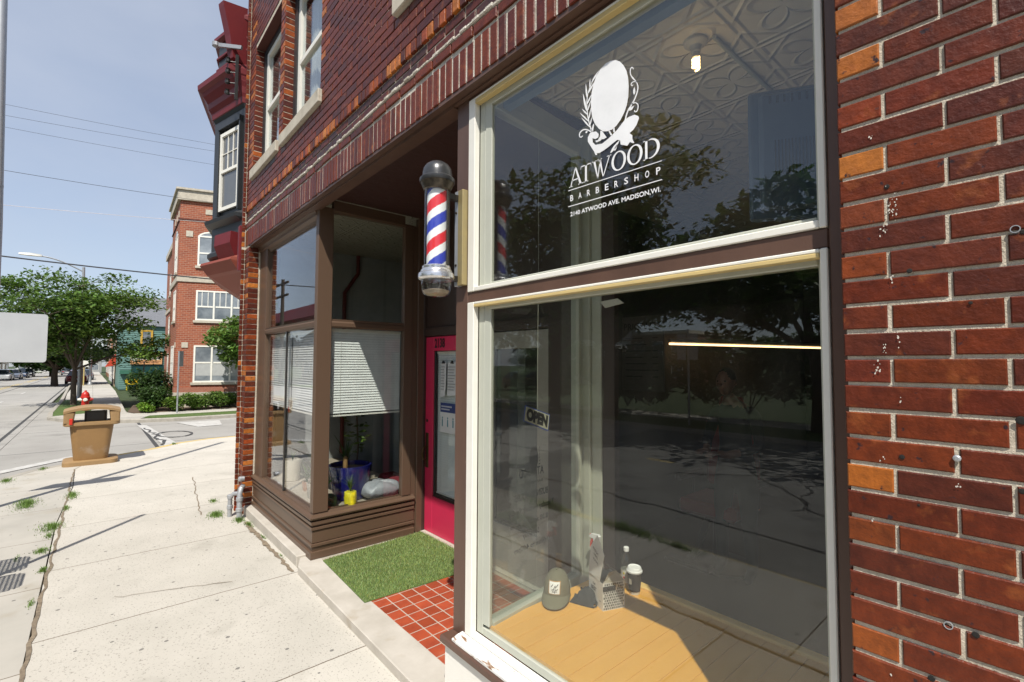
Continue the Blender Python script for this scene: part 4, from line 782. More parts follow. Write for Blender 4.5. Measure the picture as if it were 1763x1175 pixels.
ra = MB(); ogee(ra, [(-6.95, YB+.03), (-4.80, YB+.03)], [(-.06, 1.40), (-.01, 1.40), (.0, 1.425), (.03, 1.45), (.035, 1.475), (.05, 1.50), (.05, 1.527), (-.06, 1.527)]); ra.obj('bay_head', m_bay, BLD)
ra = MB(); ogee(ra, [(XB-.012, YB+.146), (XB-.012, 2.554)], [(-.05, 1.49), (.0, 1.49), (.01, 1.51), (.01, 1.61), (-.05, 1.61)]); ra.obj('bay_head', m_bay, BLD)
gf = MB(); gf.cbox(-6.618, -4.80, YB+.06, YB+.075, -1.44, -1.43, .002); BG = gf.obj('bay_window', m_bay, BLD, label='display window of the neighbouring shop with a narrow dark glazing bar')
g = MB(); g.box(-6.62, -4.80, YB+.045, YB+.05, -1.44, .35); g.box(-6.62, -4.80, YB+.045, YB+.05, .43, 1.41); g.obj('window_pane', glassmat('bay_glass', (.985, .99, .985), .035, .02), BG)
g = MB(); g.cbox(-5.80, -5.76, YB+.03, YB+.044, -1.44, .345, .002); g.obj('glazing_bar', m_dark, BG)
gf = MB(); gf.cbox(XB-.075, XB-.06, YB+.15, 2.55, -1.44, -1.43, .002); BG2 = gf.obj('bay_window', m_bay, BLD, label='return window of the display bay facing the entrance')
g = MB(); g.box(XB-.05, XB-.045, YB+.14, 2.556, -1.44, .35); g.box(XB-.05, XB-.045, YB+.14, 2.556, .43, 1.5); g.obj('window_pane', m_glass, BG2)
# back wall of the recess with the two doors
YD = 2.83
bw = MB(); bw.cbox(-4.79, -4.715, YD-.03, YD+.08, -1.866, 1.62, .004); bw.cbox(-3.80, -3.66, YD-.03, YD+.08, -1.866, 1.62, .004); bw.cbox(-2.76, -2.10, YD-.03, YD+.03, -1.866, 1.62, .004)
bw.cbox(-4.714, -3.801, YD-.02, YD+.08, .29, .385, .004); bw.cbox(-3.659, -2.761, YD-.02, YD+.08, .29, .385, .004); bw.box(-4.714, -3.801, YD+.01, YD+.03, .386, 1.62); bw.box(-3.659, -2.761, YD+.01, YD+.03, .386, 1.62)
bw.obj('door_frame', pm('dark_brown', (.05, .03, .022), .45, bump=.2), BLD)
th = MB(); th.cbox(-4.71, -3.81, YD-.05, YD+.06, -1.866, -1.85, .003); th.cbox(-3.65, -2.77, YD-.05, YD+.06, -1.866, -1.85, .003); th.obj('door_threshold', m_step, BLD)
def door(x0, x1, mat, lab):
    d = MB(); z0, z1 = -1.848, .282
    d.cbox(x0, x0+.155, YD, YD+.045, z0, z1, .003); d.cbox(x1-.155, x1, YD, YD+.045, z0, z1, .003)
    d.cbox(x0+.1555, x1-.1555, YD, YD+.045, z1-.155, z1, .003); d.cbox(x0+.1555, x1-.1555, YD, YD+.045, z0, -1.455, .003)
    o = d.obj('shop_door', mat, BLD, label=lab)
    d = MB(); d.cbox(x0+.155, x0+.17, YD+.012, YD+.035, -1.455, z1-.155, .003); d.cbox(x1-.17, x1-.155, YD+.012, YD+.035, -1.455, z1-.155, .003); d.box(x0+.171, x1-.171, YD+.012, YD+.035, -1.455, -1.425); d.obj('door_bead', m_dark, o)
    g = MB(); g.box(x0+.16, x1-.16, YD+.022, YD+.027, -1.45, z1-.15); g.obj('door_pane', m_glass, o)
    return o
D1 = door(-4.71, -3.805, m_door, 'pink red door with number 2138')
D2 = door(-3.655, -2.765, pm('grey_door_paint', (.34, .31, .26), .5, bump=.2), 'grey door of the barber shop')
h = MB(); h.cbox(-4.692, -4.635, YD-.008, YD, -1.16, -.78, .004); h.tube([(-4.665, YD-.008, -1.08), (-4.665, YD-.055, -1.06), (-4.665, YD-.065, -1.0), (-4.665, YD-.05, -.94), (-4.665, YD-.008, -.92)], .009, 8)
h.obj('door_handle', pm('old_bronze', (.10, .07, .03), .4, metal=.8), D1)
h = MB(); h.lathe([(.016, 0), (.016, -.008), (.006, -.01)], (-4.668, YD, -.645), 14, 'y'); h.obj('deadbolt', m_dark, D1)
nb = MB(); put_text(nb, '2138', (-4.53, YD-.003, .158), (1, 0, 0), (0, 0, 1), .20, .105, bold=.035); o = nb.obj('house_number', m_dark, D1)
# recess ceiling
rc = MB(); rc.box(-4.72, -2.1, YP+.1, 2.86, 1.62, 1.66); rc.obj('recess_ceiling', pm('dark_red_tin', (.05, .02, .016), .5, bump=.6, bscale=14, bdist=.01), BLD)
rc = MB(); rc.box(-4.72, -2.3, 1.6205, 1.64, 1.49, 1.62); rc.obj('recess_fascia', m_brown, BLD)
# ---- room behind the bay
rb = MB(); rb.box(-7.4, -4.75, YB+.08, 2.9, -1.50, -1.47); rb.obj('window_seat', pm('seat_boards', (.36, .31, .24), .6, bump=.2), BLD)
rb = MB(); rb.box(-7.4, -3.21, 2.9, 9.88, -1.95, -1.86); rb.obj('back_room_floor', m_indark, BLD)
rb = MB(); rb.box(-7.49, -7.4, 2.0, 9.88, -1.859, 1.70); rb.box(-7.4, -3.21, 7.0, 7.1, -1.859, 1.70); rb.box(-5.6, -5.5, 4.4, 6.99, -1.859, 1.7)
rb.obj('interior_wall', m_inwall, BLD)
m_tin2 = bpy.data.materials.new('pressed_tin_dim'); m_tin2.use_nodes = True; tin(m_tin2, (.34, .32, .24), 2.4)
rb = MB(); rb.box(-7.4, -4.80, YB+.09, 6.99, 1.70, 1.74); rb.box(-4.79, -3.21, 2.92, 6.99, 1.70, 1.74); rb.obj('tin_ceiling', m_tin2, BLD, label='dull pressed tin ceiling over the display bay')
rb = MB(); rb.tube([(-7.33, 2.93, -1.4), (-7.33, 2.93, 1.08), (-7.33, 3.14, 1.40), (-7.33, 3.14, 1.69)], .03, 10); rb.obj('wall_pipe', pm('dark_red_pipe', (.14, .02, .015), .45), BLD)

# ================================================================ oriel bay on the corner
OR = MB()
P0 = Vector((-7.50, 1.513, 0)); dr = Vector((-.97, -.243, 0)).normalized()
W1 = P0; A = P0+dr*.90; B_ = A+Vector((-.955, .297, 0))*1.35; W2 = B_+Vector((-.1, .99, 0))*1.0
base = [W1, A, B_, W2]
nrm = [Vector((dr.y, -dr.x, 0))*-1]
def oring(off, z, closep=True):
    """offset outline of the oriel"""
    out = []
    segs = [(base[i+1]-base[i]).normalized() for i in range(3)]
    ns = [Vector((s.y, -s.x, 0)) for s in segs]
    for n_ in range(3):
        mid = (base[n_]+base[n_+1])/2; cen = (W1+W2)/2
        if ns[n_].dot(mid-cen) < 0: ns[n_] = -ns[n_]
    out.append(base[0]+ns[0]*off)
    for i in (1, 2):
        m = (ns[i-1]+ns[i]).normalized(); out.append(base[i]+m*off/max(.3, m.dot(ns[i])))
    out.append(base[3]+ns[2]*off)
    out.append(base[3]+Vector((.6, .4, 0))); out.append(base[0]+Vector((.05, .5, 0)))
    return [(p.x, p.y, z) for p in out]
def stack(lst): 
    m = MB(); m.rings([oring(o, z) for o, z in lst]); return m
ORI = stack([(0, 1.50), (.05, 1.54), (.05, 1.60), (0, 1.64), (0, 1.98), (.09, 2.03), (.10, 2.08), (.0, 2.13), (0, 3.60), (.03, 3.66), (.03, 3.70), (.0, 3.71)]).obj('oriel_bay', m_black, BLD, label='black painted corner bay with dark red eaves')
stack([(.0, 1.499), (.12, 1.45), (.135, 1.41), (.04, 1.28), (-.02, 1.25), (-.35, 1.02), (-.6, .98)][::-1]).obj('oriel_base', m_rust, ORI)
stack([(.0, 3.64), (.04, 3.66), (.05, 3.74), (.09, 3.80), (.10, 3.88), (.16, 3.97), (.18, 4.02), (.23, 4.05), (.235, 4.12), (.21, 4.13), (0, 4.22)]).obj('oriel_eaves', m_red, ORI)
stack([(-.02, 4.20), (-.02, 4.84)]).obj('oriel_upper_wall', m_black, ORI)
stack([(.0, 4.841), (.05, 4.87), (.05, 4.92), (.0, 4.96)]).obj('oriel_upper_cornice', m_red, ORI)
for z in (4.42, 4.60): stack([(.0, z), (.012, z+.005), (.012, z+.03), (.0, z+.035)]).obj('oriel_band', m_red, ORI)
# window in the near face
def on(s, z, o): q = P0+dr*s+Vector((-.2430, .97, 0)).normalized()*-o; return (q.x, q.y, z)
ow = MB()
def obox(mb, s0, s1, z0, z1, o0, o1):
    mb.add([on(s0, z0, o0), on(s1, z0, o0), on(s1, z0, o1), on(s0, z0, o1), on(s0, z1, o0), on(s1, z1, o0), on(s1, z1, o1), on(s0, z1, o1)], [(3, 2, 1, 0), (4, 5, 6, 7), (0, 1, 5, 4), (1, 2, 6, 5), (2, 3, 7, 6), (3, 0, 4, 7)])
for a, b, c, d in ((.07, .12, 2.2, 3.36), (.59, .64, 2.2, 3.36), (.1205, .5895, 2.2, 2.25), (.1205, .5895, 3.31, 3.36), (.1205, .5895, 2.76, 2.80)): obox(ow, a, b, c, d, .004, .035)
for a in (.276, .43): obox(ow, a-.006, a+.006, 2.8005, 3.3095, .01, .022)
obox(ow, .1205, .5895, 3.04, 3.05, .01, .0215)
OW = ow.obj('oriel_window', m_white, ORI)
ow = MB(); obox(ow, .12, .59, 2.25, 3.31, .005, .009); ow.obj('oriel_pane', pm('dim_reflecting_glass', (.09, .095, .10), .08, col2=(.13, .13, .12), nscale=5, bump=0, spec=.9), ORI)
ow = MB()
for a, b in ((.03, .062), (.648, .68)): obox(ow, a, b, 2.14, 3.42, .001, .05)
obox(ow, .03, .68, 3.421, 3.49, .001, .06); ow.obj('oriel_casing', m_black, ORI)
# small red hoods bracketed off the wall near the corner
ho = MB(); ho.X = None
q = [on(.0, 1.26, .0), on(.0, 1.80, .0), on(.0, 1.80, .14), on(.0, 1.64, .15)]
v = Vector(on(.5, 0, 0))-Vector(on(.03, 0, 0)); ho.extr(q, v); ho.obj('red_hood', m_red, ORI)
ho = MB(); q = [on(-.0, 4.18, .0), on(-.0, 5.04, .0), on(-.0, 4.96, .33), on(-.0, 4.90, .32), on(0, 4.54, .23), on(0, 4.24, .18)]; ho.extr(q, v*.3); ho.obj('red_hood', m_red, ORI)
dpp = MB(); dpp.cbox(-7.30, -7.21, 1.43, 1.50, 1.22, 1.83, .006); dpp.obj('red_flashing', m_red, BLD)
# insulator rack and bracket on the corner
ir = MB(); ir.cbox(-7.42, -7.40, 1.36, 1.40, 3.62, 4.26, .003)
for k in range(4): ir.lathe([(.01, 0), (.032, .01), (.034, .04), (.018, .05), (.028, .07), (.01, .08)], (-7.46, 1.28, 3.68+k*.15), 10); ir.tube([(-7.41, 1.37, 3.70+k*.15), (-7.46, 1.28, 3.70+k*.15)], .008, 6)
ir.obj('insulator_rack', m_dark, BLD)
ir = MB(); ir.bar((-7.35, 1.42, 4.35), (-7.62, 1.18, 4.42), .03, .05); ir.lathe([(.01, 0), (.05, .02), (.05, .07), (.01, .09)], (-7.64, 1.16, 4.38), 12); ir.obj('wall_bracket', m_iron, BLD)

# ================================================================ barber pole
BP = thing('barber_pole', 'barber pole with red, white and blue stripes and black dome on the brown post', 'barber pole', (-2.232, 1.40, .44))
bx, by = -2.235, 1.40
m_capb = pm('black_dome', (.035, .036, .038), .3, bump=.1, spec=.6)
mb = MB(); mb.lathe([(.094, .985), (.097, .99), (.097, 1.005), (.09, 1.012), (.083, 1.018), (.081, 1.04), (.076, 1.065), (.062, 1.085), (.04, 1.10), (.015, 1.107), (.002, 1.108)], (bx, by, 0), 32); mb.obj('dome_cap', m_capb, BP, True)
m_bronze = pm('weathered_bronze', (.12, .10, .075), .35, col2=(.04, .035, .03), metal=.8, nscale=30, amt=.9, bump=.3)
mb = MB(); mb.lathe([(.068, .94), (.075, .945), (.078, .955), (.084, .965), (.086, .975), (.092, .984)], (bx, by, 0), 32); mb.obj('neck_ring', m_bronze, BP, True)
# striped cylinder: helical bands as real coloured faces
st = MB(); n, m = 96, 110
RED = (.68, .022, .03); BLU = (.03, .05, .42); WHT = (.82, .83, .82)
z0, z1, rr = .505, .955, .054
for k in range(m):
    for i in range(n):
        a0 = 2*math.pi*i/n; a1 = 2*math.pi*(i+1)/n; p = z0+(z1-z0)*k/m; q = z0+(z1-z0)*(k+1)/m
        ph = ((p+q)/2-z0)/.222 + (-(a0+a1)/2/(2*math.pi)) + .11
        fr = ph % 1
        st.cc = WHT if (fr < .22 or .5 < fr < .72) else (RED if fr > .5 else BLU)
        st.add([(bx+rr*math.cos(a0), by+rr*math.sin(a0), p), (bx+rr*math.cos(a1), by+rr*math.sin(a1), p), (bx+rr*math.cos(a1), by+rr*math.sin(a1), q), (bx+rr*math.cos(a0), by+rr*math.sin(a0), q)], [(0, 1, 2, 3)])
o = st.obj('striped_cylinder', pm('stripe_paint', (1, 1, 1), .45, col2=(.93, .93, .92), attr=True, bump=.05), BP, True)
mb = MB(); mb.lathe([(.069, .50), (.069, .945)], (bx, by, 0), 40, cap=False); mb.obj('glass_tube', glassmat('tube_glass', (.97, .98, .98), .05), BP, True)
mb = MB(); mb.box(bx+.03, bx+.052, by+.035, by+.05, .50, .955); mb.obj('back_rail', m_dark, BP)
mb = MB(); mb.lathe([(.074, .525), (.078, .52), (.078, .508), (.085, .50), (.087, .49), (.096, .483), (.099, .472), (.099, .458), (.093, .450), (.083, .445)][::-1], (bx, by, 0), 36); mb.obj('base_ring', m_chrome, BP, True)
mb = MB(); mb.lathe([(.082, .444), (.083, .425), (.080, .395), (.070, .372), (.05, .360), (.02, .356), (.002, .3555)][::-1], (bx, by, 0), 32, cap=False); mb.obj('glass_bowl', glassmat('bowl_glass', (.9, .9, .88), .08), BP, True)
mb = MB(); mb.lathe([(.002, .362), (.05, .366), (.066, .378), (.072, .390), (.05, .396), (.002, .393)], (bx, by, 0), 24); mb.obj('dust', pm('bowl_dust', (.42, .34, .24), .9, col2=(.2, .16, .12), nscale=30, bump=.6), BP, True)
mb = MB(); mb.cbox(-2.262, -2.225, 1.535, 1.569, .43, .975, .003); mb.obj('wall_plate', m_galv, BP)
mb = MB(); mb.cbox(-2.224, -2.176, 1.53, 1.568, .432, .972, .003); mb.obj('brass_plate', pm('brass', (.42, .33, .15), .45, metal=.5, col2=(.3, .25, .15), nscale=14, bump=.2), BP)
for z in (.47, .93):
    mb = MB(); mb.bar((-2.235, 1.47, z), (-2.235, 1.54, z), .035, .03); mb.obj('bracket_arm', m_dark, BP)
for z in (.55, .85):
    mb = MB(); mb.lathe([(.008, 0), (.007, -.004), (.003, -.006)], (-2.245, 1.535, z), 10, 'y'); mb.obj('screw', m_bronze, BP)

# ================================================================ artificial grass mat
MT = thing('grass_mat', 'square artificial grass mat laid on the red tiles in front of the pink red door', 'door mat', (-4.1, 2.2, -1.86))
q = [(-4.61, 1.70), (-3.62, 1.655), (-3.50, 2.50), (-4.02, 2.80), (-4.68, 2.80)]
q = [(-4.62, 1.69), (-3.615, 1.65), (-3.56, 2.60), (-3.58, 2.79), (-4.69, 2.79)]
mb = MB(); mb.prism(q, -1.8635, -1.857); mb.obj('mat_backing', pm('mat_green', (.10, .16, .04), .9), MT)
m_turf = pm('turf', (.25, .33, .12), .55, attr=True, bump=0, trans=.25, nscale=3)
mb = MB()
def inq(x, y, Q):
    s = True
    for (a, b), (c, d) in zip(Q, Q[1:]+Q[:1]):
        if (c-a)*(y-b)-(d-b)*(x-a) < 0: return False
    return True
k = 0
while k < 30000:
    x = rnd.uniform(-4.72, -3.5); y = rnd.uniform(1.62, 2.82)
    if not inq(x, y, q): continue
    k += 1; a = rnd.uniform(0, 6.28); h = rnd.uniform(.012, .024); l = rnd.uniform(-.012, .012); l2 = rnd.uniform(-.012, .012); g = rnd.uniform(.55, 1.5)
    mb.cc = (g*rnd.uniform(.8, 1.25), g, g*rnd.uniform(.6, 1.2)); w = .0022
    dx, dy = math.cos(a)*w, math.sin(a)*w
    mb.add([(x-dx, y-dy, -1.858), (x+dx, y+dy, -1.858), (x+l, y+l2, -1.858+h)], [(0, 1, 2)])
mb.obj('turf_blades', m_turf, MT)

# ================================================================ things on the window platform
ZP = -1.38
# baseball cap
CP = thing('baseball_cap', 'grey green baseball cap with a white front patch standing on the boards', 'cap', (-1.95, 2.12, ZP))
m_cap = pm('cap_cloth', (.165, .155, .10), .9, col2=(.13, .12, .08), bump=.5, bscale=300)
ang = math.atan2(-1, .75)   # the cap looks towards the street and slightly right
cc = Vector((-1.995, 2.10, ZP+.03)); f = Vector((.55, -.835, 0)); sdv = Vector((.835, .55, 0))
mb = MB(); rs = []
for j in range(9):
    t = j/8*math.pi/2; r = math.cos(t)**.75; z = math.sin(t)*.125
    rs.append([tuple(cc+sdv*(math.cos(a)*.078*r)+f*(math.sin(a)*.095*r)+Vector((0, 0, z+.012))) for a in [2*math.pi*i/24 for i in range(24)]])
mb.rings(rs); mb.obj('crown', m_cap, CP, True)
mb = MB(); rs = []
for i in range(13):
    a = math.pi*i/12; u = math.cos(a); row = []
    for j in range(7):
        t = j/6; fwd = (.088*math.sin(a)*(1-t)+t*(.088+.075)*math.sin(a)**.8) if 0 < i < 12 else .0
        row.append((u*(.078+.004*t), fwd, .014-.028*t*math.sin(a)+.012*(1-u*u)*(1-t)-.012*u*u*t))
    rs.append([tuple(cc+sdv*p[0]+f*p[1]+Vector((0, 0, p[2]))) for p in row]+[tuple(cc+sdv*p[0]+f*p[1]+Vector((0, 0, p[2]-.004))) for p in row[::-1]])
mb.rings(rs); mb.obj('brim', m_cap, CP, True)
mb = MB()
pa = [(-.032, -.0), (.032, -.0), (.032, .062), (-.032, .062)]
def capsurf(u, z, o=.002):
    t = math.asin(min(1, z/.125)); r = math.cos(t)**.75; x = u/(.078*r+1e-6); a = math.acos(max(-1, min(1, x)))
    return tuple(cc+sdv*u+f*(math.sin(a)*.095*r+o)+Vector((0, 0, z+.012)))
for sc, oo, nm, mt_ in ((1.12, .0012, 'patch_border', pm('tan_stitch', (.45, .25, .09), .8)), (1.0, .003, 'patch', m_white_vinyl)):
    mb = MB(); G = [[capsurf((-.03+.06*i/8)*sc, .055+(-.03+.06*j/8)*sc, oo) for i in range(9)] for j in range(9)]
    mb.rings(G, cap=False, closed=False); mb.obj(nm, mt_, CP)
mb = MB()
for a, b, c, d in ((-.018, .045, -.006, .05), (-.01, .035, .002, .068), (.002, .03, .006, .07), (.006, .045, .02, .052), (-.02, .06, -.01, .074), (.008, .06, .02, .076), (-.014, .036, .016, .04)):
    L = [capsurf(a+(c-a)*k/5, b+(d-b)*k/5, .0045) for k in range(6)]; M_ = [capsurf(a+(c-a)*k/5+.0025, b+(d-b)*k/5-.0025, .0045) for k in range(6)]
    mb.rings([L, M_], cap=False, closed=False)
mb.obj('patch_drawing', m_dark_vinyl, CP)
mb = MB(); mb.lathe([(.008, -.002), (.007, .004), (.002, .007)], (cc.x, cc.y, cc.z+.137), 12); mb.obj('crown_button', m_cap, CP, True)
# face mask
FM = thing('face_mask', 'crumpled black cloth face mask with ear loop beside the cap', 'face mask', (-1.84, 2.19, ZP))
m_mask = pm('black_cloth', (.03, .032, .035), .85, bump=.4, bscale=200)
mb = MB(); rs = []
for i in range(15):
    u = i/14; x = -1.915+.135*u; y = 2.17+.05*u; row = []
    for j in range(9):
        t = j/8; hgt = math.sin(math.pi*t)**.7*(.075 if .2 < u < .9 else .05)*(.5+.5*math.sin(math.pi*u)); row.append((x+.012*math.sin(7*t+3*u), y-.05+.10*t, ZP+.004+hgt+.012*math.sin(9*u+5*t)*math.sin(math.pi*t)))
    rs.append(row+[(p[0], p[1], p[2]-.004) for p in row[::-1]])
mb.rings(rs); mb.obj('cloth', m_mask, FM, True)
mb = MB(); mb.tube([(-1.80+.03*math.cos(a), 2.185+.022*math.sin(a), ZP+.004+.012*(1+math.sin(a))) for a in [x*.35-1.8 for x in range(16)]], .0035, 6); mb.obj('ear_loop', m_mask, FM, True)
mb = MB(); mb.tube([(-1.91+.02*math.cos(a), 2.25+.028*math.sin(a), ZP+.03+.02*math.sin(a*2)) for a in [x*.4 for x in range(16)]], .0035, 6); mb.obj('ear_loop', m_mask, FM, True)
# crumpled clear plastic behind
CPL = MB(); rs = []
for i in range(12):
    rs.append([(-1.96+.012*i+.008*math.sin(i*2.1+j), 2.27+.02*j+.006*math.cos(3*j+i), ZP+.002+.06*math.sin(math.pi*i/11)*math.sin(math.pi*j/6)*(.7+.3*math.sin(4*i+3*j))) for j in range(7)])
CPL.rings(rs, cap=False, closed=False)
tag(CPL.obj('plastic_bag', glassmat('clear_film', (.78, .8, .8), .18), None), 'crumpled clear plastic bag behind the black face mask', 'plastic bag')
# patterned carton
BX = thing('paper_carton', 'open white paper carton printed with a black lattice pattern, one flap raised', 'carton', (-1.78, 2.27, ZP))
m_card = pm('white_card', (.72, .72, .70), .6, bump=.05)
c0 = Vector((-1.725, 2.185, ZP)); e1 = Vector((-.15, .060, 0)); e2 = Vector((.052, .13, 0)); hh = Vector((0, 0, .15))
A_, B2, C2, D_ = c0, c0+e1, c0+e1+e2, c0+e2
mb = MB(); th = .002
mb.rings([[tuple(p) for p in (A_, D_, C2, B2)], [tuple(p+hh) for p in (A_, D_, C2, B2)]], cap=False); mb.poly([tuple(p+Vector((0, 0, .001))) for p in (A_, D_, C2, B2)])
o = mb.obj('carton_body', m_card, BX)
mb = MB()   # shoulder flaps sloping to a narrower top
tp = [c0+e1*.12+e2*.35+hh*1.32, c0+e2*.7+e1*.12+hh*1.36, c0+e1*.85+e2*.7+hh*1.30, c0+e1*.85+e2*.35+hh*1.26]
m3 = MB(); m3.poly([tuple(A_+hh), tuple(D_+hh), tuple(tp[1]), tuple(c0+e2*.32+hh*1.36+e1*.05)]); m3.poly([tuple(D_+hh), tuple(C2+hh), tuple(tp[2]), tuple(tp[1])]); m3.obj('carton_flap', pm('kraft_inside', (.40, .37, .31), .8), BX)
m3 = MB(); raised = [tuple(A_*.42+B2*.58+hh*.98), tuple(B2+hh*.9), tuple(B2+hh*1.95+e2*.2), tuple(A_*.36+B2*.64+hh*2.35+e2*.15), tuple(A_*.98+B2*.02+hh*1.85+e2*.1), tuple(A_*.72+B2*.28+hh*1.1)]
nrmv = e1.cross(Vector((0, 0, 1))).normalized()
raised = [tuple(B2+hh), tuple(B2+e1*.02+hh*2.0+e2*.12), tuple(A_*.42+B2*.58+hh*2.55+e2*.16), tuple(A_*.97+B2*.03+hh*2.0+e2*.1), tuple(A_*.80+B2*.2+hh*1.0)]
m3.extr(raised, nrmv*-.002); fl_ = m3.obj('raised_flap', m_card, BX)
m3 = MB(); du = -e1.normalized(); nn = (du.cross(Vector((0, 0, 1)))).normalized()
def on1(a, z): return c0+e1*(1-a)+nn*.0012+Vector((0, 0, z))
if nn.dot(Vector((0, 0, 0))-c0) < 0: nn = -nn
lt = Vector((0, 0, 1))
m3 = MB()
for txt, a, z, w, h in (('FRESH', .28, .30, .06, .018), ('HERE', .34, .272, .045, .015), ('ALWAYS', .3, .244, .055, .015)):
    tiltv = Vector((0, 0, 1)); put_text(m3, txt, tuple(c0+e1*(1-a)+nn*.004+e2*.05+Vector((0, 0, z))), tuple(du-Vector((0, 0, .35))), tuple(tiltv), w, h, bold=.02)
m3.obj('flap_print', m_dark_vinyl, BX)
for txt, a, z, w, h in (('THE', .3, .105, .03, .012), ('BEST', .2, .075, .06, .022), ('BOX', .3, .052, .03, .012), ('NOTE', .75, .04, .02, .006)):
    m3 = MB(); put_text(m3, txt, tuple(c0+e1*(1-a)+nn*.0012+Vector((0, 0, z))), tuple(du), tuple(lt), w, h, bold=.02); m3.obj('carton_print', m_dark_vinyl, BX)
m3 = MB(); n2 = e2.cross(Vector((0, 0, 1))).normalized(); L2 = e2.length; u2 = e2.normalized()
if n2.dot(Vector((0, 0, 0))-c0) < 0: n2 = -n2
for r in range(10):
    for k in range(10):
        a = .004+k*(L2-.006)/10+(.007 if r % 2 else 0); z = .004+r*.0145
        if a+.012 > L2: continue
        if r > 6 and r < 9 and a < .085: continue
        b = c0+u2*a+n2*.0012+lt*z
        if (r+k) % 3 == 1: m3.poly([tuple(b), tuple(b+u2*.004), tuple(b+u2*.0125+lt*.012), tuple(b+u2*.0085+lt*.012)])
        m3.poly([tuple(b+lt*.000), tuple(b+u2*.0042), tuple(b+u2*.0042+lt*.0125), tuple(b+lt*.0125)])
        m3.poly([tuple(b+u2*.0062+lt*.001), tuple(b+u2*.0092+lt*.001), tuple(b+u2*.0092+lt*.0115), tuple(b+u2*.0062+lt*.0115)])
b = c0+n2*.0016+lt*.104; m3.poly([tuple(b), tuple(b+u2*.082), tuple(b+u2*.082+lt*.028), tuple(b+lt*.028)])
m3.obj('lattice_print', m_dark_vinyl, BX)
# spray bottle
SP_ = thing('spray_bottle', 'white spray bottle with a red and white trigger head behind the carton', 'spray bottle', (-1.945, 2.40, ZP))
sx, sy = -1.925, 2.385
mb = MB(); mb.lathe([(.038, ZP), (.041, ZP+.006), (.041, ZP+.12), (.036, ZP+.16), (.022, ZP+.20), (.016, ZP+.215), (.016, ZP+.23)], (sx, sy, 0), 24); mb.obj('bottle_body', pm('white_plastic', (.75, .77, .78), .35, bump=0), SP_, True)
m_redp = pm('red_plastic', (.62, .03, .015), .35, bump=0)
mb = MB(); mb.lathe([(.02, ZP+.225), (.021, ZP+.23), (.021, ZP+.25), (.017, ZP+.255)], (sx, sy, 0), 18); mb.obj('collar', m_redp, SP_, True)
mb = MB(); mb.extr([(sx-.012+a, sy-.011, ZP+.25+b) for a, b in ((0, 0), (.024, 0), (.03, .04), (.034, .062), (.02, .072), (-.03, .068), (-.042, .058), (-.042, .046), (-.012, .044))], (0, .022, 0)); mb.obj('spray_head', m_white_vinyl, SP_)
mb = MB(); mb.extr([(sx+a, sy-.008, ZP+.25+b) for a, b in ((-.022, .05), (-.034, .05), (-.048, .02), (-.052, -.012), (-.044, -.014), (-.036, .015), (-.022, .036))], (0, .016, 0)); mb.obj('trigger', m_redp, SP_)
mb = MB(); mb.lathe([(.010, -.066), (.010, -.04)], (sx+.012, sy, ZP+.305), 10, 'x'); mb.obj('nozzle', m_redp, SP_)
# water bottle
WB = thing('water_bottle', 'small clear water bottle with a white cap and paper label behind the coffee cup', 'water bottle', (-1.83, 2.55, ZP))
mb = MB(); mb.lathe([(.03, ZP), (.033, ZP+.006), (.032, ZP+.1), (.033, ZP+.14), (.028, ZP+.17), (.016, ZP+.2), (.013, ZP+.215)], (-1.825, 2.545, 0), 24, cap=False); mb.obj('bottle_body', glassmat('clear_plastic', (.86, .88, .88), .12), WB, True)
mb = MB(); mb.lathe([(.0345, ZP+.03), (.0345, ZP+.105)], (-1.825, 2.545, 0), 24, cap=False); mb.obj('paper_label', pm('paper_label', (.62, .6, .55), .6, bump=0), WB, True)
for z, c in ((.055, (.6, .05, .03)), (.08, (.6, .5, .05))):
    mb = MB(); mb.lathe([(.036, -.001), (.001, -.001)], (-1.825, 2.545, 0), 3); mb = MB(); mb.cbox(-1.825+.0, -1.825+.012, 2.545-.036, 2.545-.033, ZP+z, ZP+z+.012, .002); mb.obj('label_mark', pm('mark%d' % int(z*1000), c, .6, bump=0), WB)
mb = MB(); mb.lathe([(.016, ZP+.212), (.0165, ZP+.216), (.0165, ZP+.234), (.014, ZP+.237)], (-1.825, 2.545, 0), 18); mb.obj('screw_cap', m_white_vinyl, WB, True)
# coffee cup
CU = thing('coffee_cup', 'takeaway coffee cup with white lid and dark brown sleeve', 'coffee cup', (-1.73, 2.5, ZP))
cx, cy = -1.735, 2.50
mb = MB(); mb.lathe([(.030, ZP), (.031, ZP+.003), (.0425, ZP+.13)], (cx, cy, 0), 28); mb.obj('cup_body', pm('cup_paper', (.74, .73, .70), .5, bump=0), CU, True)
mb = MB(); mb.lathe([(.0335, ZP+.018), (.0435, ZP+.124)], (cx, cy, 0), 28, cap=False); mb.obj('cup_sleeve', pm('dark_sleeve', (.04, .028, .022), .7, bump=.3, bscale=300), CU, True)
mb = MB(); mb.lathe([(.044, ZP+.127), (.0475, ZP+.13), (.0475, ZP+.138), (.043, ZP+.142), (.040, ZP+.155), (.037, ZP+.158), (.034, ZP+.153), (.002, ZP+.152)], (cx, cy, 0), 28); mb.obj('cup_lid', m_white_vinyl, CU, True)
mb = MB(); mb.cbox(cx-.012, cx+.006, cy-.041, cy-.036, ZP+.062, ZP+.095, .003); mb.obj('sleeve_emblem', pm('cream_print', (.45, .4, .32), .6), CU)

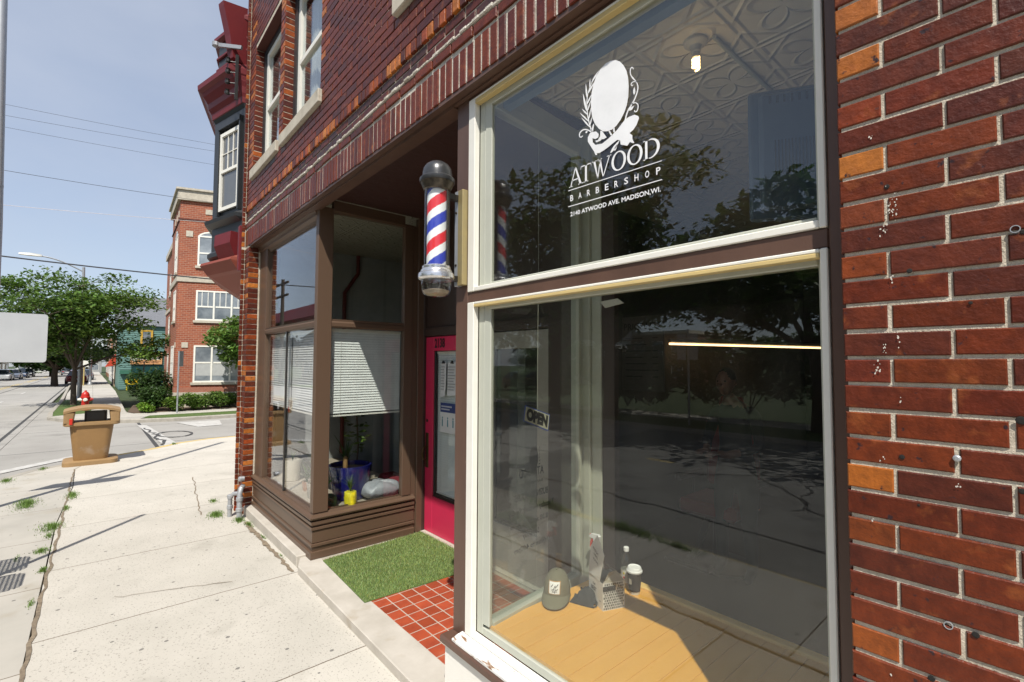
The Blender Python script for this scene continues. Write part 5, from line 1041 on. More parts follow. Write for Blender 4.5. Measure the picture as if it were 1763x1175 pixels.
# ================================================================ lamps and things hung inside
m_porc = pm('porcelain', (.55, .52, .45), .35, bump=0)
LB = thing('light_bulb', 'lit spiral bulb in a porcelain holder on the pressed tin ceiling', 'light bulb', (-1.185, 2.27, 1.5))
mb = MB(); mb.lathe([(.0585, 1.65), (.0585, 1.637), (.05, 1.628), (.03, 1.622), (.024, 1.612), (.024, 1.592), (.02, 1.588)][::-1], (-1.185, 2.275, 0), 28); mb.obj('lamp_holder', m_porc, LB, True)
mb = MB(); mb.lathe([(.018, 1.590), (.019, 1.575), (.019, 1.565), (.017, 1.562)][::-1], (-1.185, 2.275, 0), 18); mb.obj('bulb_base', m_porc, LB, True)
mb = MB(); mb.tube([(-1.185+.016*math.cos(a), 2.275+.016*math.sin(a), 1.562-.0028*a) for a in [i*.45 for i in range(48)]], .0050, 8); mb.obj('bulb_spiral', emat('lit_bulb', (1, .66, .28), 7), LB, True)
TV = thing('television', 'back of a flat television hung high inside the upper shop window', 'television', (-.5, 2.55, 1.28))
tv = MB(); d1 = Vector((.85, .53, 0)).normalized(); d2 = Vector((-.53, .85, 0)).normalized()
def TX(): 
    M = Matrix.Identity(4); M.col[0][:3] = d1; M.col[1][:3] = d2; M.translation = Vector((-.94, 2.3, 1.283)); return M
m_tvb = pm('tv_back', (.09, .13, .20), .35, bump=.05)  # dark plastic made bluer and brighter in colour, as if lit by the sky
tv.X = TX(); tv.cbox(0, 1.02, .0, .03, -.62, 0, .012); tv.obj('tv_bezel', m_tvb, TV)
tv = MB(); tv.X = TX(); tv.cbox(.04, .98, -.035, .0, -.58, -.03, .02); tvb = tv.obj('tv_back', m_tvb, TV)
tv = MB(); tv.X = TX()
for i in range(28): tv.box(.08+i*.03, .09+i*.03, -.0375, -.0345, -.085, -.05)
for i in range(14): tv.box(.10+i*.014, .106+i*.014, -.0375, -.0345, -.42, -.26)
tv.obj('vent_slots', m_dark, tvb)
tv = MB(); tv.X = TX(); tv.bar((.5, .0, -.1), (.5, .02, .36), .05, .05); tv.obj('ceiling_mount', m_dark, TV)
TL = thing('tube_lamp', 'long warm glowing tube lamp on the left interior wall', 'tube lamp', (-2.6, 6.3, .25))
mb = MB(); mb.bar((-2.97, 5.0, .262), (-2.15, 8.0, .262), .05, .035); mb.obj('lamp_body', m_white, TL)
mb = MB(); mb.bar((-2.963, 4.998, .225), (-2.143, 7.998, .225), .03, .022); mb.obj('lit_tube', emat('warm_tube', (1, .62, .3), 3.2), TL)
mb = MB(); mb.poly([(-2.86, 3.5, .56), (-2.6, 3.5, .585), (-2.54, 3.5, .54), (-2.8, 3.5, .51)]); 
PN = MB(); PN.extr([(-1.83, 2.3, .371), (-1.70, 2.3, .378), (-1.655, 2.3, .347), (-1.79, 2.3, .33)], (0, .006, 0)); tag(PN.obj('paper_card', pm('cream_card', (.6, .57, .48), .6), None), 'small cream card hanging high behind the large lower shop window', 'card')
OS = thing('open_sign', 'tilted OPEN sign with blue edge hung inside the side window', 'open sign', (-2.05, 2.03, -.33))
def side(u, z, o=0): return (-2.04-(u-1.7)*.11+.012+o, u, z)
mb = MB(); q = [side(1.895, -.245), side(2.12, -.315), side(2.105, -.415), side(1.88, -.335)]; mb.extr(q, (-.004, 0, 0)); mb.obj('sign_board', pm('sign_blue', (.05, .1, .4), .5), OS)
mb = MB(); q = [side(1.899, -.252, .001), side(2.114, -.319, .001), side(2.101, -.407, .001), side(1.884, -.331, .001)]; mb.poly(q); mb.obj('sign_face', pm('sign_cream', (.55, .55, .42), .6), OS)
mb = MB(); o3 = Vector(side(1.896, -.329, .0025)); du3 = (Vector(side(2.098, -.395, .0025))-o3); w3 = du3.length
put_text(mb, 'OPEN', tuple(o3), tuple(du3.normalized()), (.0, .12, 1), w3*.97, .072, bold=.075); mb.obj('lettering', m_dark_vinyl, OS)
mb = MB(); mb.tube([side(2.0, -.28), side(2.01, .6), side(2.01, 1.4)], .0012, 4); mb.obj('string', m_cream, OS)
PB = thing('price_board', 'dim framed price list board on the barber shop wall', 'notice board', (-2.2, 4.2, .1))
mb = MB(); mb.cbox(-3.05, -2.56, 4.2, 4.23, -.28, .48, .006); mb.obj('board', pm('board_dark', (.10, .10, .085), .6), PB)
mb = MB(); put_text(mb, 'PRICE LIST', (-3.02, 4.197, .34), (1, 0, 0), (0, 0, 1), .43, .07, bold=.02)
for i in range(7): mb.box(-3.0, -2.8+.1*(i % 3)*.5, 4.196, 4.198, .25-i*.065, .26-i*.065); mb.box(-2.68, -2.62, 4.196, 4.198, .25-i*.065, .26-i*.065)
mb.obj('lettering', m_dark_vinyl, PB)
# barber chair deep in the room
BC = thing('barber_chair', 'red padded barber chair in the dim shop', 'barber chair', (-2.1, 4.6, -1.86))
m_rl = pm('red_leather', (.30, .02, .012), .35)
bxx, byy = -2.15, 4.45
for nm, bxs, mm in (('seat', (-.27, .27, -.27, .27, -1.38, -1.25), m_rl), ('backrest', (-.25, .25, .24, .34, -1.2, -.55), m_rl), ('headrest', (-.12, .12, .25, .33, -.5, -.32), m_rl)):
    mb = MB(); mb.cbox(bxx+bxs[0], bxx+bxs[1], byy+bxs[2], byy+bxs[3], bxs[4], bxs[5], .03); mb.obj(nm, mm, BC)
for s in (-1, 1): mb = MB(); mb.cbox(bxx+s*.31-.03, bxx+s*.31+.03, byy-.2, byy+.25, -1.12, -1.06, .012); mb.tube([(bxx+s*.31, byy+.1, -1.3), (bxx+s*.31, byy+.1, -1.1)], .015); mb.obj('armrest', m_dark, BC)
mb = MB(); mb.lathe([(.3, -1.86), (.3, -1.84), (.06, -1.78), (.05, -1.38)], (bxx, byy, 0), 24); mb.obj('pedestal', m_dark, BC, True)
mb = MB(); mb.cbox(bxx-.2, bxx+.2, byy-.62, byy-.5, -1.72, -1.68, .01); mb.bar((bxx, byy-.5, -1.7), (bxx, byy-.2, -1.4), .05, .03); mb.obj('footrest', m_dark, BC)

# person standing in the dim shop (skinned body)
def skinbody(name, mat, joints, edges, sub=2):
    me = bpy.data.meshes.new(name); me.from_pydata([(j[0], j[1], j[2]+H) for j in joints], edges, [])
    o = bpy.data.objects.new(name, me); COL.objects.link(o)
    sk = o.modifiers.new('s', 'SKIN'); sk.use_smooth_shade = True
    for v, j in zip(me.skin_vertices[0].data, joints): v.radius = (j[3], j[4] if len(j) > 4 else j[3])
    me.skin_vertices[0].data[0].use_root = True
    ss = o.modifiers.new('u', 'SUBSURF'); ss.levels = sub; ss.render_levels = sub
    dg = bpy.context.evaluated_depsgraph_get(); m2 = bpy.data.meshes.new_from_object(o.evaluated_get(dg))
    bpy.data.objects.remove(o); m2.materials.clear(); m2.materials.append(mat)
    o = bpy.data.objects.new(name, m2); COL.objects.link(o); return o
PX, PY = -1.90, 4.25; FZ = -1.86
m_skin = pm('skin', (.26, .13, .09), .5, bump=.05); m_shirt = pm('dark_shirt', (.012, .013, .02), .85, bump=.3); m_trou = pm('grey_trousers', (.05, .055, .045), .85, bump=.3); m_hair = pm('dark_hair', (.02, .014, .01), .6, bump=.5)
PE = thing('person', 'person in dark shirt and pale trousers standing deep in the dim shop', 'person', (PX, PY, FZ))
def adopt(o, parent): o.parent = parent; o.matrix_parent_inverse = IP[parent.name]; return o
J = [(PX, PY, FZ+.95, .15, .11), (PX, PY, FZ+1.15, .13, .10), (PX, PY, FZ+1.35, .16, .11), (PX-.01, PY-.01, FZ+1.47, .09, .08), (PX-.02, PY-.03, FZ+1.53, .052), (PX-.03, PY-.05, FZ+1.60, .06),
     (PX+.17, PY, FZ+1.43, .06), (PX+.22, PY-.03, FZ+1.16, .045), (PX+.05, PY-.26, FZ+1.10, .034), (PX-.01, PY-.33, FZ+1.12, .028),
     (PX-.17, PY, FZ+1.43, .06), (PX-.24, PY-.03, FZ+1.16, .045), (PX-.12, PY-.27, FZ+1.12, .034), (PX-.09, PY-.34, FZ+1.14, .028),
     (PX+.10, PY, FZ+.86, .10), (PX+.11, PY, FZ+.48, .065), (PX+.12, PY+.02, FZ+.10, .045), (PX+.12, PY-.12, FZ+.04, .04),
     (PX-.10, PY, FZ+.86, .10), (PX-.12, PY-.02, FZ+.48, .065), (PX-.14, PY+.02, FZ+.10, .045), (PX-.15, PY-.12, FZ+.04, .04)]
Ed = [(0, 1), (1, 2), (2, 3), (3, 4), (4, 5), (3, 6), (6, 7), (7, 8), (8, 9), (3, 10), (10, 11), (11, 12), (12, 13), (0, 14), (14, 15), (15, 16), (16, 17), (0, 18), (18, 19), (19, 20), (20, 21)]
body = adopt(skinbody('body', m_skin, J, Ed), PE); body.data.materials.append(m_shirt); body.data.materials.append(m_trou)
for p in body.data.polygons:
    z = p.center.z-H-FZ
    p.material_index = 2 if z < .98 else (1 if z < 1.49 and not (p.center.y < PY-.2) else 0)
hd = MB(); hc = Vector((PX-.04, PY-.07, FZ+1.70)); rs = []
for j in range(13):
    t = -math.pi/2+math.pi*j/12; r = math.cos(t); z = math.sin(t)*.118
    rs.append([(hc.x+math.cos(a)*.076*r*(1-.12*(z < -.04)), hc.y+math.sin(a)*.098*r+(-.01 if z < -.03 else 0), hc.z+z) for a in [2*math.pi*i/20 for i in range(20)]])
hd.rings(rs); hd.lathe([(.001, -.125), (.014, -.108), (.012, -.09)], (hc.x, hc.y, hc.z-.02), 8, 'y')
for s in (-1, 1): hd.lathe([(.004, -.012), (.018, -.004), (.018, .004), (.004, .012)], (hc.x+s*.078, hc.y+.005, hc.z-.01), 10, 'x')
head = hd.obj('head', m_skin, PE, True)
for s in (-1, 1): e = MB(); e.lathe([(.001, -.094), (.009, -.088), (.009, -.08)], (hc.x+s*.03, hc.y, hc.z+.008), 8, 'y'); e.obj('eye', m_hair, head, True)
e = MB(); e.cbox(hc.x-.022, hc.x+.022, hc.y-.094, hc.y-.08, hc.z-.062, hc.z-.053, .003); e.obj('mouth', pm('lips', (.3, .1, .08), .5), head)
hr = MB(); rs = []
for j in range(8):
    t = .1+(math.pi/2-.1)*j/7; r = math.cos(t); rs.append([(hc.x+math.cos(a)*.083*r, hc.y+.012+math.sin(a)*.100*r, hc.z+.01+math.sin(t)*.118) for a in [2*math.pi*i/20 for i in range(20)]])
hr.rings(rs); hr.obj('hair', m_hair, PE, True)
for s in (-1, 1):
    w = Vector((PX-.01 if s > 0 else PX-.09, PY-.33 if s > 0 else PY-.34, FZ+(1.12 if s > 0 else 1.14))); J = [(w.x, w.y, w.z, .028, .018), (w.x, w.y-.05, w.z, .036, .015)]; E_ = [(0, 1)]
    for k, L_ in enumerate((.06, .072, .078, .07)):
        b = len(J); x = w.x+(-.027+.018*k); J += [(x, w.y-.085, w.z, .0095), (x, w.y-.085-L_*.5, w.z-.004, .0088), (x, w.y-.085-L_*.8, w.z-.02, .0075)]; E_ += [(1, b), (b, b+1), (b+1, b+2)]
    b = len(J); J += [(w.x+s*-.035, w.y-.045, w.z-.004, .011), (w.x+s*-.05, w.y-.075, w.z-.012, .009)]; E_ += [(1, b), (b, b+1)]
    adopt(skinbody('hand', m_skin, J, E_, 1), PE)

# ================================================================ blinds
m_blind = pm('blind_slat', (.86, .86, .83), .45, bump=0)
def blind(x0, y0, x1, y1, z0, z1, lab, tilt=1.12, grp='white slatted blinds', sag=0):
    T_ = thing('window_blind', lab, 'window blind', ((x0+x1)/2, (y0+y1)/2, z0), grp)
    d = Vector((x1-x0, y1-y0, 0)); L_ = d.length; d.normalize(); n = Vector((-d.y, d.x, 0)); a = Vector((x0, y0, 0)); b = Vector((x1, y1, 0))
    mb = MB(); z = z1-.03
    while z > z0+.02:
        o1 = n*(.011*math.cos(tilt)); h = .014*math.sin(tilt)
        pr = [(-1, -h), (-.3, -h*.2), (.3, h*.45), (1, h)]
        mb.rings([[tuple(p+n*(.011*math.cos(tilt)*k)+Vector((0, 0, z+q+.002*(1-k*k)))) for k, q in pr] for p in (a, b)], cap=False, closed=False); z -= .026
    mb.obj('slats', m_blind, T_)
    mb = MB(); mb.bar(tuple(a+Vector((0, 0, z1-.012))), tuple(b+Vector((0, 0, z1-.012))), .03, .024); mb.obj('head_rail', m_white, T_)
    mb = MB(); mb.bar(tuple(a+Vector((0, 0, z0+.008))), tuple(b+Vector((0, 0, z0+.008))), .022, .014); mb.obj('bottom_rail', m_white, T_)
    for f in (.15, .85): mb = MB(); p = a.lerp(b, f); mb.tube([tuple(p+n*-.012+Vector((0, 0, z0))), tuple(p+n*-.012+Vector((0, 0, z1-.02)))], .001, 4); mb.obj('cord', m_white, T_)
    return T_
blind(-6.58, 1.715, -5.79, 1.715, -.535, .335, 'white slatted blind in the street window, nearer the street corner')
blind(-5.75, 1.715, -4.84, 1.715, -.545, .335, 'white slatted blind in the street window, next to the bay corner post')
blind(-4.80, 1.77, -4.80, 2.55, -.545, .335, 'white slatted blind half lowered in the return window, crossed by a slanting shadow')
blind(-4.54, 2.885, -3.98, 2.885, -1.42, .12, 'long closed blind behind the glass of the pink red door')
# notices on the door glass
m_paper = pm('paper', (.62, .62, .6), .7, bump=0)
for x0, x1, z0, z1, l in ((-4.43, -4.33, -.37, .0, 'long narrow white paper clipped on the door glass'), (-4.30, -4.13, -.35, .0, 'white printed paper clipped on the door glass, right of the narrow one')):
    t_ = thing('paper_notice', l, 'paper notice', (x0, 2.845, z0), 'papers on the red door')
    mb = MB(); mb.rings([[(x0, 2.842, z0), (x1, 2.835, z0+.01)], [(x0, 2.847, z0+.1), (x1, 2.845, z0+.1)], [(x0, 2.85, z1), (x1, 2.85, z1)]], cap=False, closed=False); mb.obj('sheet', m_paper, t_)
    mb = MB()
    for k in range(9): mb.box(x0+.015, x1-.015-.03*(k % 3)*(x1-x0)*3, 2.838-.001+.0, 2.839, z1-.05-k*.03, z1-.043-k*.03)
    mb.obj('print_lines', pm('grey_print', (.25, .25, .25), .7, bump=0), t_)
    mb = MB(); mb.extr([((x0+x1)/2-.025, 2.838, z1-.012), ((x0+x1)/2+.025, 2.838, z1-.012), ((x0+x1)/2+.008, 2.838, z1+.02), ((x0+x1)/2-.008, 2.838, z1+.02)], (0, .012, 0)); mb.obj('clip', m_dark, t_)
t_ = thing('paper_notice', 'poster with a dark blue heading and three small pictures on the door glass', 'paper notice', (-4.4, 2.845, -.75), 'papers on the red door')
mb = MB(); mb.box(-4.43, -4.12, 2.848, 2.849, -.745, -.43); mb.obj('sheet', m_paper, t_)
mb = MB(); mb.box(-4.43, -4.12, 2.8465, 2.8475, -.53, -.4301); mb.obj('blue_heading', pm('navy_print', (.02, .04, .15), .6, bump=0), t_)
mb = MB()
for w, z in ((.2, -.475), (.16, -.505)):
    for i in range(9): mb.box(-4.41+i*w/9, -4.41+i*w/9+w/14, 2.8455, 2.846, z, z+.014)
mb.obj('heading_text', m_paper, t_)
mb = MB()
for i, x in enumerate((-4.39, -4.29, -4.19)): mb.lathe([(.012, -.0012), (.006, -.002)], (x, 2.848, -.59), 8, 'y'); mb.box(x-.01, x+.01, 2.846, 2.847, -.68, -.605)
mb.obj('small_picture', pm('teal_print', (.08, .22, .25), .6, bump=0), t_)

# ================================================================ plants and pots in the bay
ZW = -1.47
m_leaf = pm('leaf', (.07, .14, .03), .5, attr=True, bump=0, trans=.3)
def pot(T_, cx, cy, z, r0, r1, h, mat, soil=True):
    mb = MB(); mb.lathe([(r0*.9, z), (r0, z+.01), (r1*.98, z+h*.85), (r1, z+h*.95), (r1, z+h), (r1*.9, z+h), (r1*.88, z+h*.88)], (cx, cy, 0), 30, cap=False); mb.obj('pot', mat, T_, True)
    if soil: mb = MB(); mb.lathe([(.001, z+h*.87), (r1*.9, z+h*.86)], (cx, cy, 0), 20, cap=False); mb.obj('soil', m_soil, T_)
def blades(T_, cx, cy, z, n, L_, w, sp=.6, col=(1, 1, 1), mat=None):
    mb = MB()
    for i in range(n):
        a = rnd.uniform(0, 6.28); l = L_*rnd.uniform(.6, 1.1); lean = rnd.uniform(.1, sp); g = rnd.uniform(.6, 1.4); mb.cc = (col[0]*g, col[1]*g, col[2]*g)
        dx, dy = math.cos(a), math.sin(a); L2_, R2 = [], []
        for k in range(5):
            t = k/4; x = cx+dx*lean*l*t*t; y = cy+dy*lean*l*t*t; zz = z+l*t*(1-.25*lean*t); ww = w*(1-t*.9)
            L2_.append((x-dy*ww, y+dx*ww, zz)); R2.append((x+dy*ww, y-dx*ww, zz))
        mb.rings([L2_, R2], cap=False, closed=False)
    mb.obj('foliage', mat or m_leaf, T_)
m_blue = pm('blue_glaze', (.010, .012, .11), .12, col2=(.018, .018, .19), nscale=5, coat=.5, bump=.1)
T_ = thing('blue_pot', 'large glossy dark blue ceramic pot in the display bay', 'plant pot', (-5.13, 2.15, ZW)); pot(T_, -5.15, 2.16, ZW, .17, .225, .36, m_blue)
mb = MB(); mb.lathe([(.022, ZW+.30), (.028, ZW+.38), (.024, ZW+.45), (.002, ZW+.47)], (-5.07, 2.07, 0), 12); mb.obj('cactus', pm('tan_cactus', (.30, .17, .06), .8, bump=1, bscale=60, bdist=.01), T_, True)
blades(T_, -5.18, 2.12, ZW+.32, 16, .35, .02, .8, (.5, .6, .5))
T_ = thing('yellow_pot', 'small rough yellow pot with a spiky green plant on the bay ledge', 'plant pot', (-4.82, 2.03, ZW))
mb = MB(); rs = []
for j in range(9):
    r = (.052, .058, .060, .061, .062, .062, .061, .058, .052)[j]; rs.append([(-4.825+math.cos(a)*r*(1+.04*math.sin(5*a+j)), 2.03+math.sin(a)*r*(1+.04*math.cos(4*a+2*j)), ZW+(0, .008, .03, .06, .09, .12, .145, .152, .15)[j]+.004*math.sin(3*a)) for a in [2*math.pi*i/26 for i in range(26)]])
mb.rings(rs); mb.obj('pot', pm('yellow_glaze', (.72, .62, .02), .3, col2=(.55, .45, .02), nscale=20, bump=1, bscale=22, bdist=.01), T_, True); blades(T_, -4.825, 2.03, ZW+.14, 34, .19, .0075, .8, (.9, 1.0, .7))
T_ = thing('cushion', 'crumpled silver grey cushion in the display bay', 'cushion', (-4.95, 2.4, ZW))
mb = MB(); rs = []
for j in range(11):
    t = -math.pi/2+math.pi*j/10; r = math.cos(t)**.5 if abs(math.cos(t)) > 1e-6 else 0; z = math.sin(t)
    rs.append([(-4.98+math.copysign(abs(math.cos(a))**.6, math.cos(a))*.17*r*(1+.05*math.sin(6*a)), 2.42+math.copysign(abs(math.sin(a))**.6, math.sin(a))*.21*r*(1+.04*math.sin(5*a+j)), ZW+.085+.08*z+.014*math.sin(4*a+2)*(z > 0)) for a in [2*math.pi*i/32 for i in range(32)]])
mb.rings(rs); mb.obj('cushion_cover', pm('silver_satin', (.30, .31, .33), .35, col2=(.22, .23, .25), nscale=5, bump=.6, bscale=9, bdist=.03), T_, True)
T_ = thing('red_cushion', 'flat dark red cushion behind the silver one', 'cushion', (-5.3, 2.6, ZW)); mb = MB(); mb.cbox(-5.5, -4.95, 2.63, 2.88, ZW, ZW+.13, .04); mb.obj('cushion_cover', pm('dark_red_cloth', (.16, .012, .02), .8, bump=.3), T_, True)
for (x, y, r, h, mt_, lab, n, L_, w, c) in ((-5.05, 1.83, .045, .10, pm('pale_blue_glaze', (.45, .55, .65), .3), 'pale blue pot with a leafy plant against the bay window', 26, .30, .016, (1.4, 1.5, .9)),
        (-5.40, 1.86, .075, .16, pm('stone_pot', (.42, .38, .31), .8), 'grey stone coloured pot with tall thin plant against the bay window', 22, .34, .006, (1.3, 1.2, .8)),
        (-5.75, 1.90, .05, .10, pm('terracotta', (.42, .2, .11), .8), 'terracotta pot with low plant against the bay window', 18, .22, .014, (1.2, 1.3, .8)),
        (-6.35, 1.92, .11, .26, pm('cream_pot', (.6, .54, .42), .7), 'large cream planter in the far corner of the bay', 10, .2, .006, (1, 1, .8))):
    T_ = thing('potted_plant', lab, 'potted plant', (x, y, ZW), 'potted plants in the bay'); pot(T_, x, y, ZW, r*.8, r, h, mt_); blades(T_, x, y, ZW+h*.85, n, L_, w, .9, c)
T_ = thing('round_plant', 'low dark green rounded plant in the corner of the bay', 'potted plant', (-4.95, 1.86, ZW)); 
mb = MB(); mb.lathe([(.001, ZW), (.06, ZW+.01), (.075, ZW+.06), (.06, ZW+.11), (.02, ZW+.135), (.001, ZW+.138)], (-4.93, 1.86, 0), 20); mb.obj('globe', pm('green_cactus', (.02, .05, .02), .6, bump=1, bscale=40, bdist=.01), T_, True)
for i, (x, y, r) in enumerate(((-4.86, 1.95, .035), (-4.83, 2.16, .04), (-4.80, 2.22, .028), (-4.88, 2.11, .03))):
    mb = MB(); mb.lathe([(r*.8, ZW), (r, ZW+.008), (r*.7, ZW+.018), (.001, ZW+.02)], (x, y, 0), 12); tag(mb.obj('flat_stone', pm('verdigris_stone%d' % i, (.22, .27, .2), .7, col2=(.3, .2, .1)), None, True), ('flat green grey stone left of the yellow pot', 'flat green grey stone right of the yellow pot', 'small flat stone between yellow pot and cushion', 'flat brown green stone behind the yellow pot')[i], 'stone', 'stones on the bay ledge')
# leafy plant behind the big pot
T_ = thing('tall_plant', 'tall dark leafy plant behind the large blue pot', 'plant', (-5.5, 2.5, ZW))
mb = MB()
for i in range(90):
    a = rnd.uniform(0, 6.28); z = rnd.uniform(-1.1, -.45); r = rnd.uniform(.03, .16); x = -5.62+r*math.cos(a); y = 2.42+r*math.sin(a); s = rnd.uniform(.03, .06); t = rnd.uniform(0, 6.28); g = rnd.uniform(.3, 1.5) if z < -.75 else .3; mb.cc = (g*1.2, g, g*.5)
    d = Vector((math.cos(t), math.sin(t), rnd.uniform(-.5, .3))).normalized()*s; e = d.cross(Vector((rnd.uniform(-1, 1), rnd.uniform(-1, 1), 1))).normalized()*s*.45
    c = Vector((x, y, z)); mb.poly([tuple(c-d), tuple(c-e), tuple(c+d), tuple(c+e)])
mb.obj('foliage', m_leaf, T_); mb = MB(); mb.tube([(-5.62, 2.42, ZW), (-5.60, 2.44, -1.0), (-5.63, 2.42, -.5)], .01, 6); mb.obj('stem', m_soil, T_); mb = MB(); mb.lathe([(.10, ZW), (.13, ZW+.22)], (-5.62, 2.42, 0), 18); mb.obj('pot', m_dark, T_, True)
# pipes at the foot of the corner pier
UP = thing('gas_pipe', 'pair of grey painted elbow pipes at the foot of the brick pier', 'pipe', (-6.75, 1.45, -1.96))
gzz = -1.96
for nm, pts, r in (('pipe', [(-6.78, 1.435, gzz), (-6.78, 1.435, -1.63), (-6.80, 1.45, -1.585), (-6.86, 1.485, -1.57)], .031), ('pipe', [(-6.98, 1.37, gzz), (-6.98, 1.37, -1.72), (-6.95, 1.40, -1.67), (-6.9, 1.48, -1.66)], .026)):
    mb = MB(); mb.tube(pts, r, 12)
    for z in (-1.73, -1.86): mb.lathe([(r*1.05, z), (r*1.3, z+.005), (r*1.3, z+.045), (r*1.05, z+.05)], (pts[0][0], pts[0][1], 0), 14)
    mb.obj(nm, m_galv, UP, True)
mb = MB(); mb.lathe([(.03, 0), (.034, -.05), (.02, -.065)], (-6.83, 1.49, -1.47), 12, 'y'); mb.obj('pipe_cap', m_galv, UP, True)

# ================================================================ weeds in the pavement joints
WD = MB(); 
def tuft(x, y, n, s, h=.05, flat=1):
    for i in range(n):
        r = s*abs(rnd.gauss(0, .55)); a = rnd.choice((0, 3.14))+rnd.gauss(0, .6) if rnd.random() < .5 else rnd.uniform(0, 6.28); px, py = x+r*math.cos(a)*flat, y+r*math.sin(a); b = rnd.uniform(0, 6.28); l = h*rnd.uniform(.4, 1.3)*max(.3, 1-r/s*.5); le = rnd.uniform(.3, 1.2)*l; w = .003
        g = rnd.uniform(.6, 1.5); WD.cc = (g, g, g*.8); dx, dy = math.cos(b), math.sin(b); z = gz(px)
        WD.add([(px-dy*w, py+dx*w, z), (px+dy*w, py-dx*w, z), (px+dx*le, py+dy*le, z+l)], [(0, 1, 2)])
for x, y, n, s, h, fl_ in ((-9.6, -.16, 420, .10, .05, 3.2), (-8.8, -.2, 160, .05, .04, 4), (-7.9, -.3, 620, .15, .05, 1.6), (-7.5, -.30, 120, .05, .04, 2.5), (-6.95, -.33, 240, .09, .04, 1.3), (-6.3, -.28, 130, .05, .04, 1.6), (-9.4, -.62, 900, .16, .06, 2.2), (-6.85, -.5, 60, .03, .02, 4),
        (-6.72, 1.42, 300, .08, .05, 1.3), (-6.45, 1.47, 160, .05, .05, 2.4), (-7.15, 1.25, 500, .13, .05, 1.3), (-7.9, 1.34, 160, .08, .04, 1.4), (-5.9, 1.49, 60, .02, .03, 5), (-5.2, 1.49, 40, .02, .02, 5), (-5.5, -.31, 60, .03, .03, 4), (-11.5, -1.0, 300, .12, .05, 2), (-12.4, -.62, 200, .1, .04, 2), (-3.4, -1.5, 900, .16, .09, 4), (-4.6, -1.5, 900, .16, .09, 3), (-2.7, -1.48, 300, .1, .06, 3), (-14.2, 1.55, 150, .08, .05, 2)): tuft(x, y, n, s, h, fl_)
m_weed = pm('weed_blade', (.13, .22, .045), .6, attr=True, bump=0, trans=.3)
o = WD.obj('weeds', m_weed, None, kind='stuff'); tag(o, 'green weeds and grass tufts growing along the pavement joints and kerb', 'weeds')

# ================================================================ street things
# ---- litter bin at the corner
LBN = thing('litter_bin', 'tan plastic litter bin with an open hooded lid and scuffed side on the pavement corner', 'litter bin', (-12.6, .04, gz(-12.6)))
m_tan = pm('tan_plastic', (.27, .155, .058), .55, col2=(.20, .115, .045), nscale=3, bump=.2, stain=(.40, .33, .26), stain_scale=2.2)
m_tan2 = pm('tan_plastic_lid', (.32, .20, .09), .55, col2=(.24, .15, .065), nscale=4, bump=.2)
gb = gz(-12.6); bxm, bym = -12.68, .04
def rrect(cx, cy, hx, hy, z, r=.1, n=5):
    out = []
    for sx_, sy_, a0 in ((1, 1, 0), (-1, 1, 90), (-1, -1, 180), (1, -1, 270)):
        for k in range(n+1):
            a = R(a0+90*k/n); out.append((cx+sx_*(hx-r)+r*math.cos(a), cy+sy_*(hy-r)+r*math.sin(a), z))
    return out
mb = MB(); mb.rings([rrect(bxm, bym, .25, .255, gb+.08, .1), rrect(bxm, bym, .29, .325, gb+.72, .12), rrect(bxm, bym, .29, .325, gb+.76, .12)]); mb.obj('bin_body', m_tan, LBN, auto=40)
mb = MB(); mb.rings([rrect(bxm+.03, bym, .36, .41, gb, .13), rrect(bxm+.03, bym, .36, .41, gb+.075, .13), rrect(bxm+.03, bym, .34, .39, gb+.085, .12)]); mb.obj('bin_base', m_tan2, LBN, auto=40)
mb = MB(); mb.rings([rrect(bxm, bym, .31, .40, gb+.745, .1), rrect(bxm, bym, .33, .42, gb+.76, .1), rrect(bxm, bym, .33, .42, gb+.81, .1), rrect(bxm, bym, .27, .34, gb+.815, .08)]); lid = mb.obj('bin_rim', m_tan2, LBN, auto=40)
for sx_ in (-1, 1):
    for sy_ in (-1, 1):
        mb = MB(); mb.rings([rrect(bxm+sx_*.27, bym+sy_*.345, .055, .07, gb+.812, .025), rrect(bxm+sx_*.265, bym+sy_*.335, .06, .08, gb+1.0, .025)]); mb.obj('lid_post', m_tan2, LBN, auto=40)
mb = MB(); rs = []
for i in range(9):
    t = -1+2*i/8; y = bym+t*.42; z = gb+.985+.075*(1-t*t)
    rs.append([(bxm-.33, y, z), (bxm+.33, y, z), (bxm+.33, y, z+.045), (bxm+.2, y, z+.065), (bxm-.2, y, z+.065), (bxm-.33, y, z+.045)])
mb.rings(rs); mb.obj('bin_hood', m_tan2, LBN, auto=40)
mb = MB(); mb.rings([rrect(bxm, bym+.05, .17, .17, gb+.5, .05), rrect(bxm, bym+.05, .17, .17, gb+1.0, .05)]); mb.obj('bin_liner', m_dark, LBN)
mb = MB(); mb.cbox(bxm+.332, bxm+.36, bym-.33, bym-.28, gb+.78, gb+.9, .01); mb.obj('red_latch', m_redp, LBN)
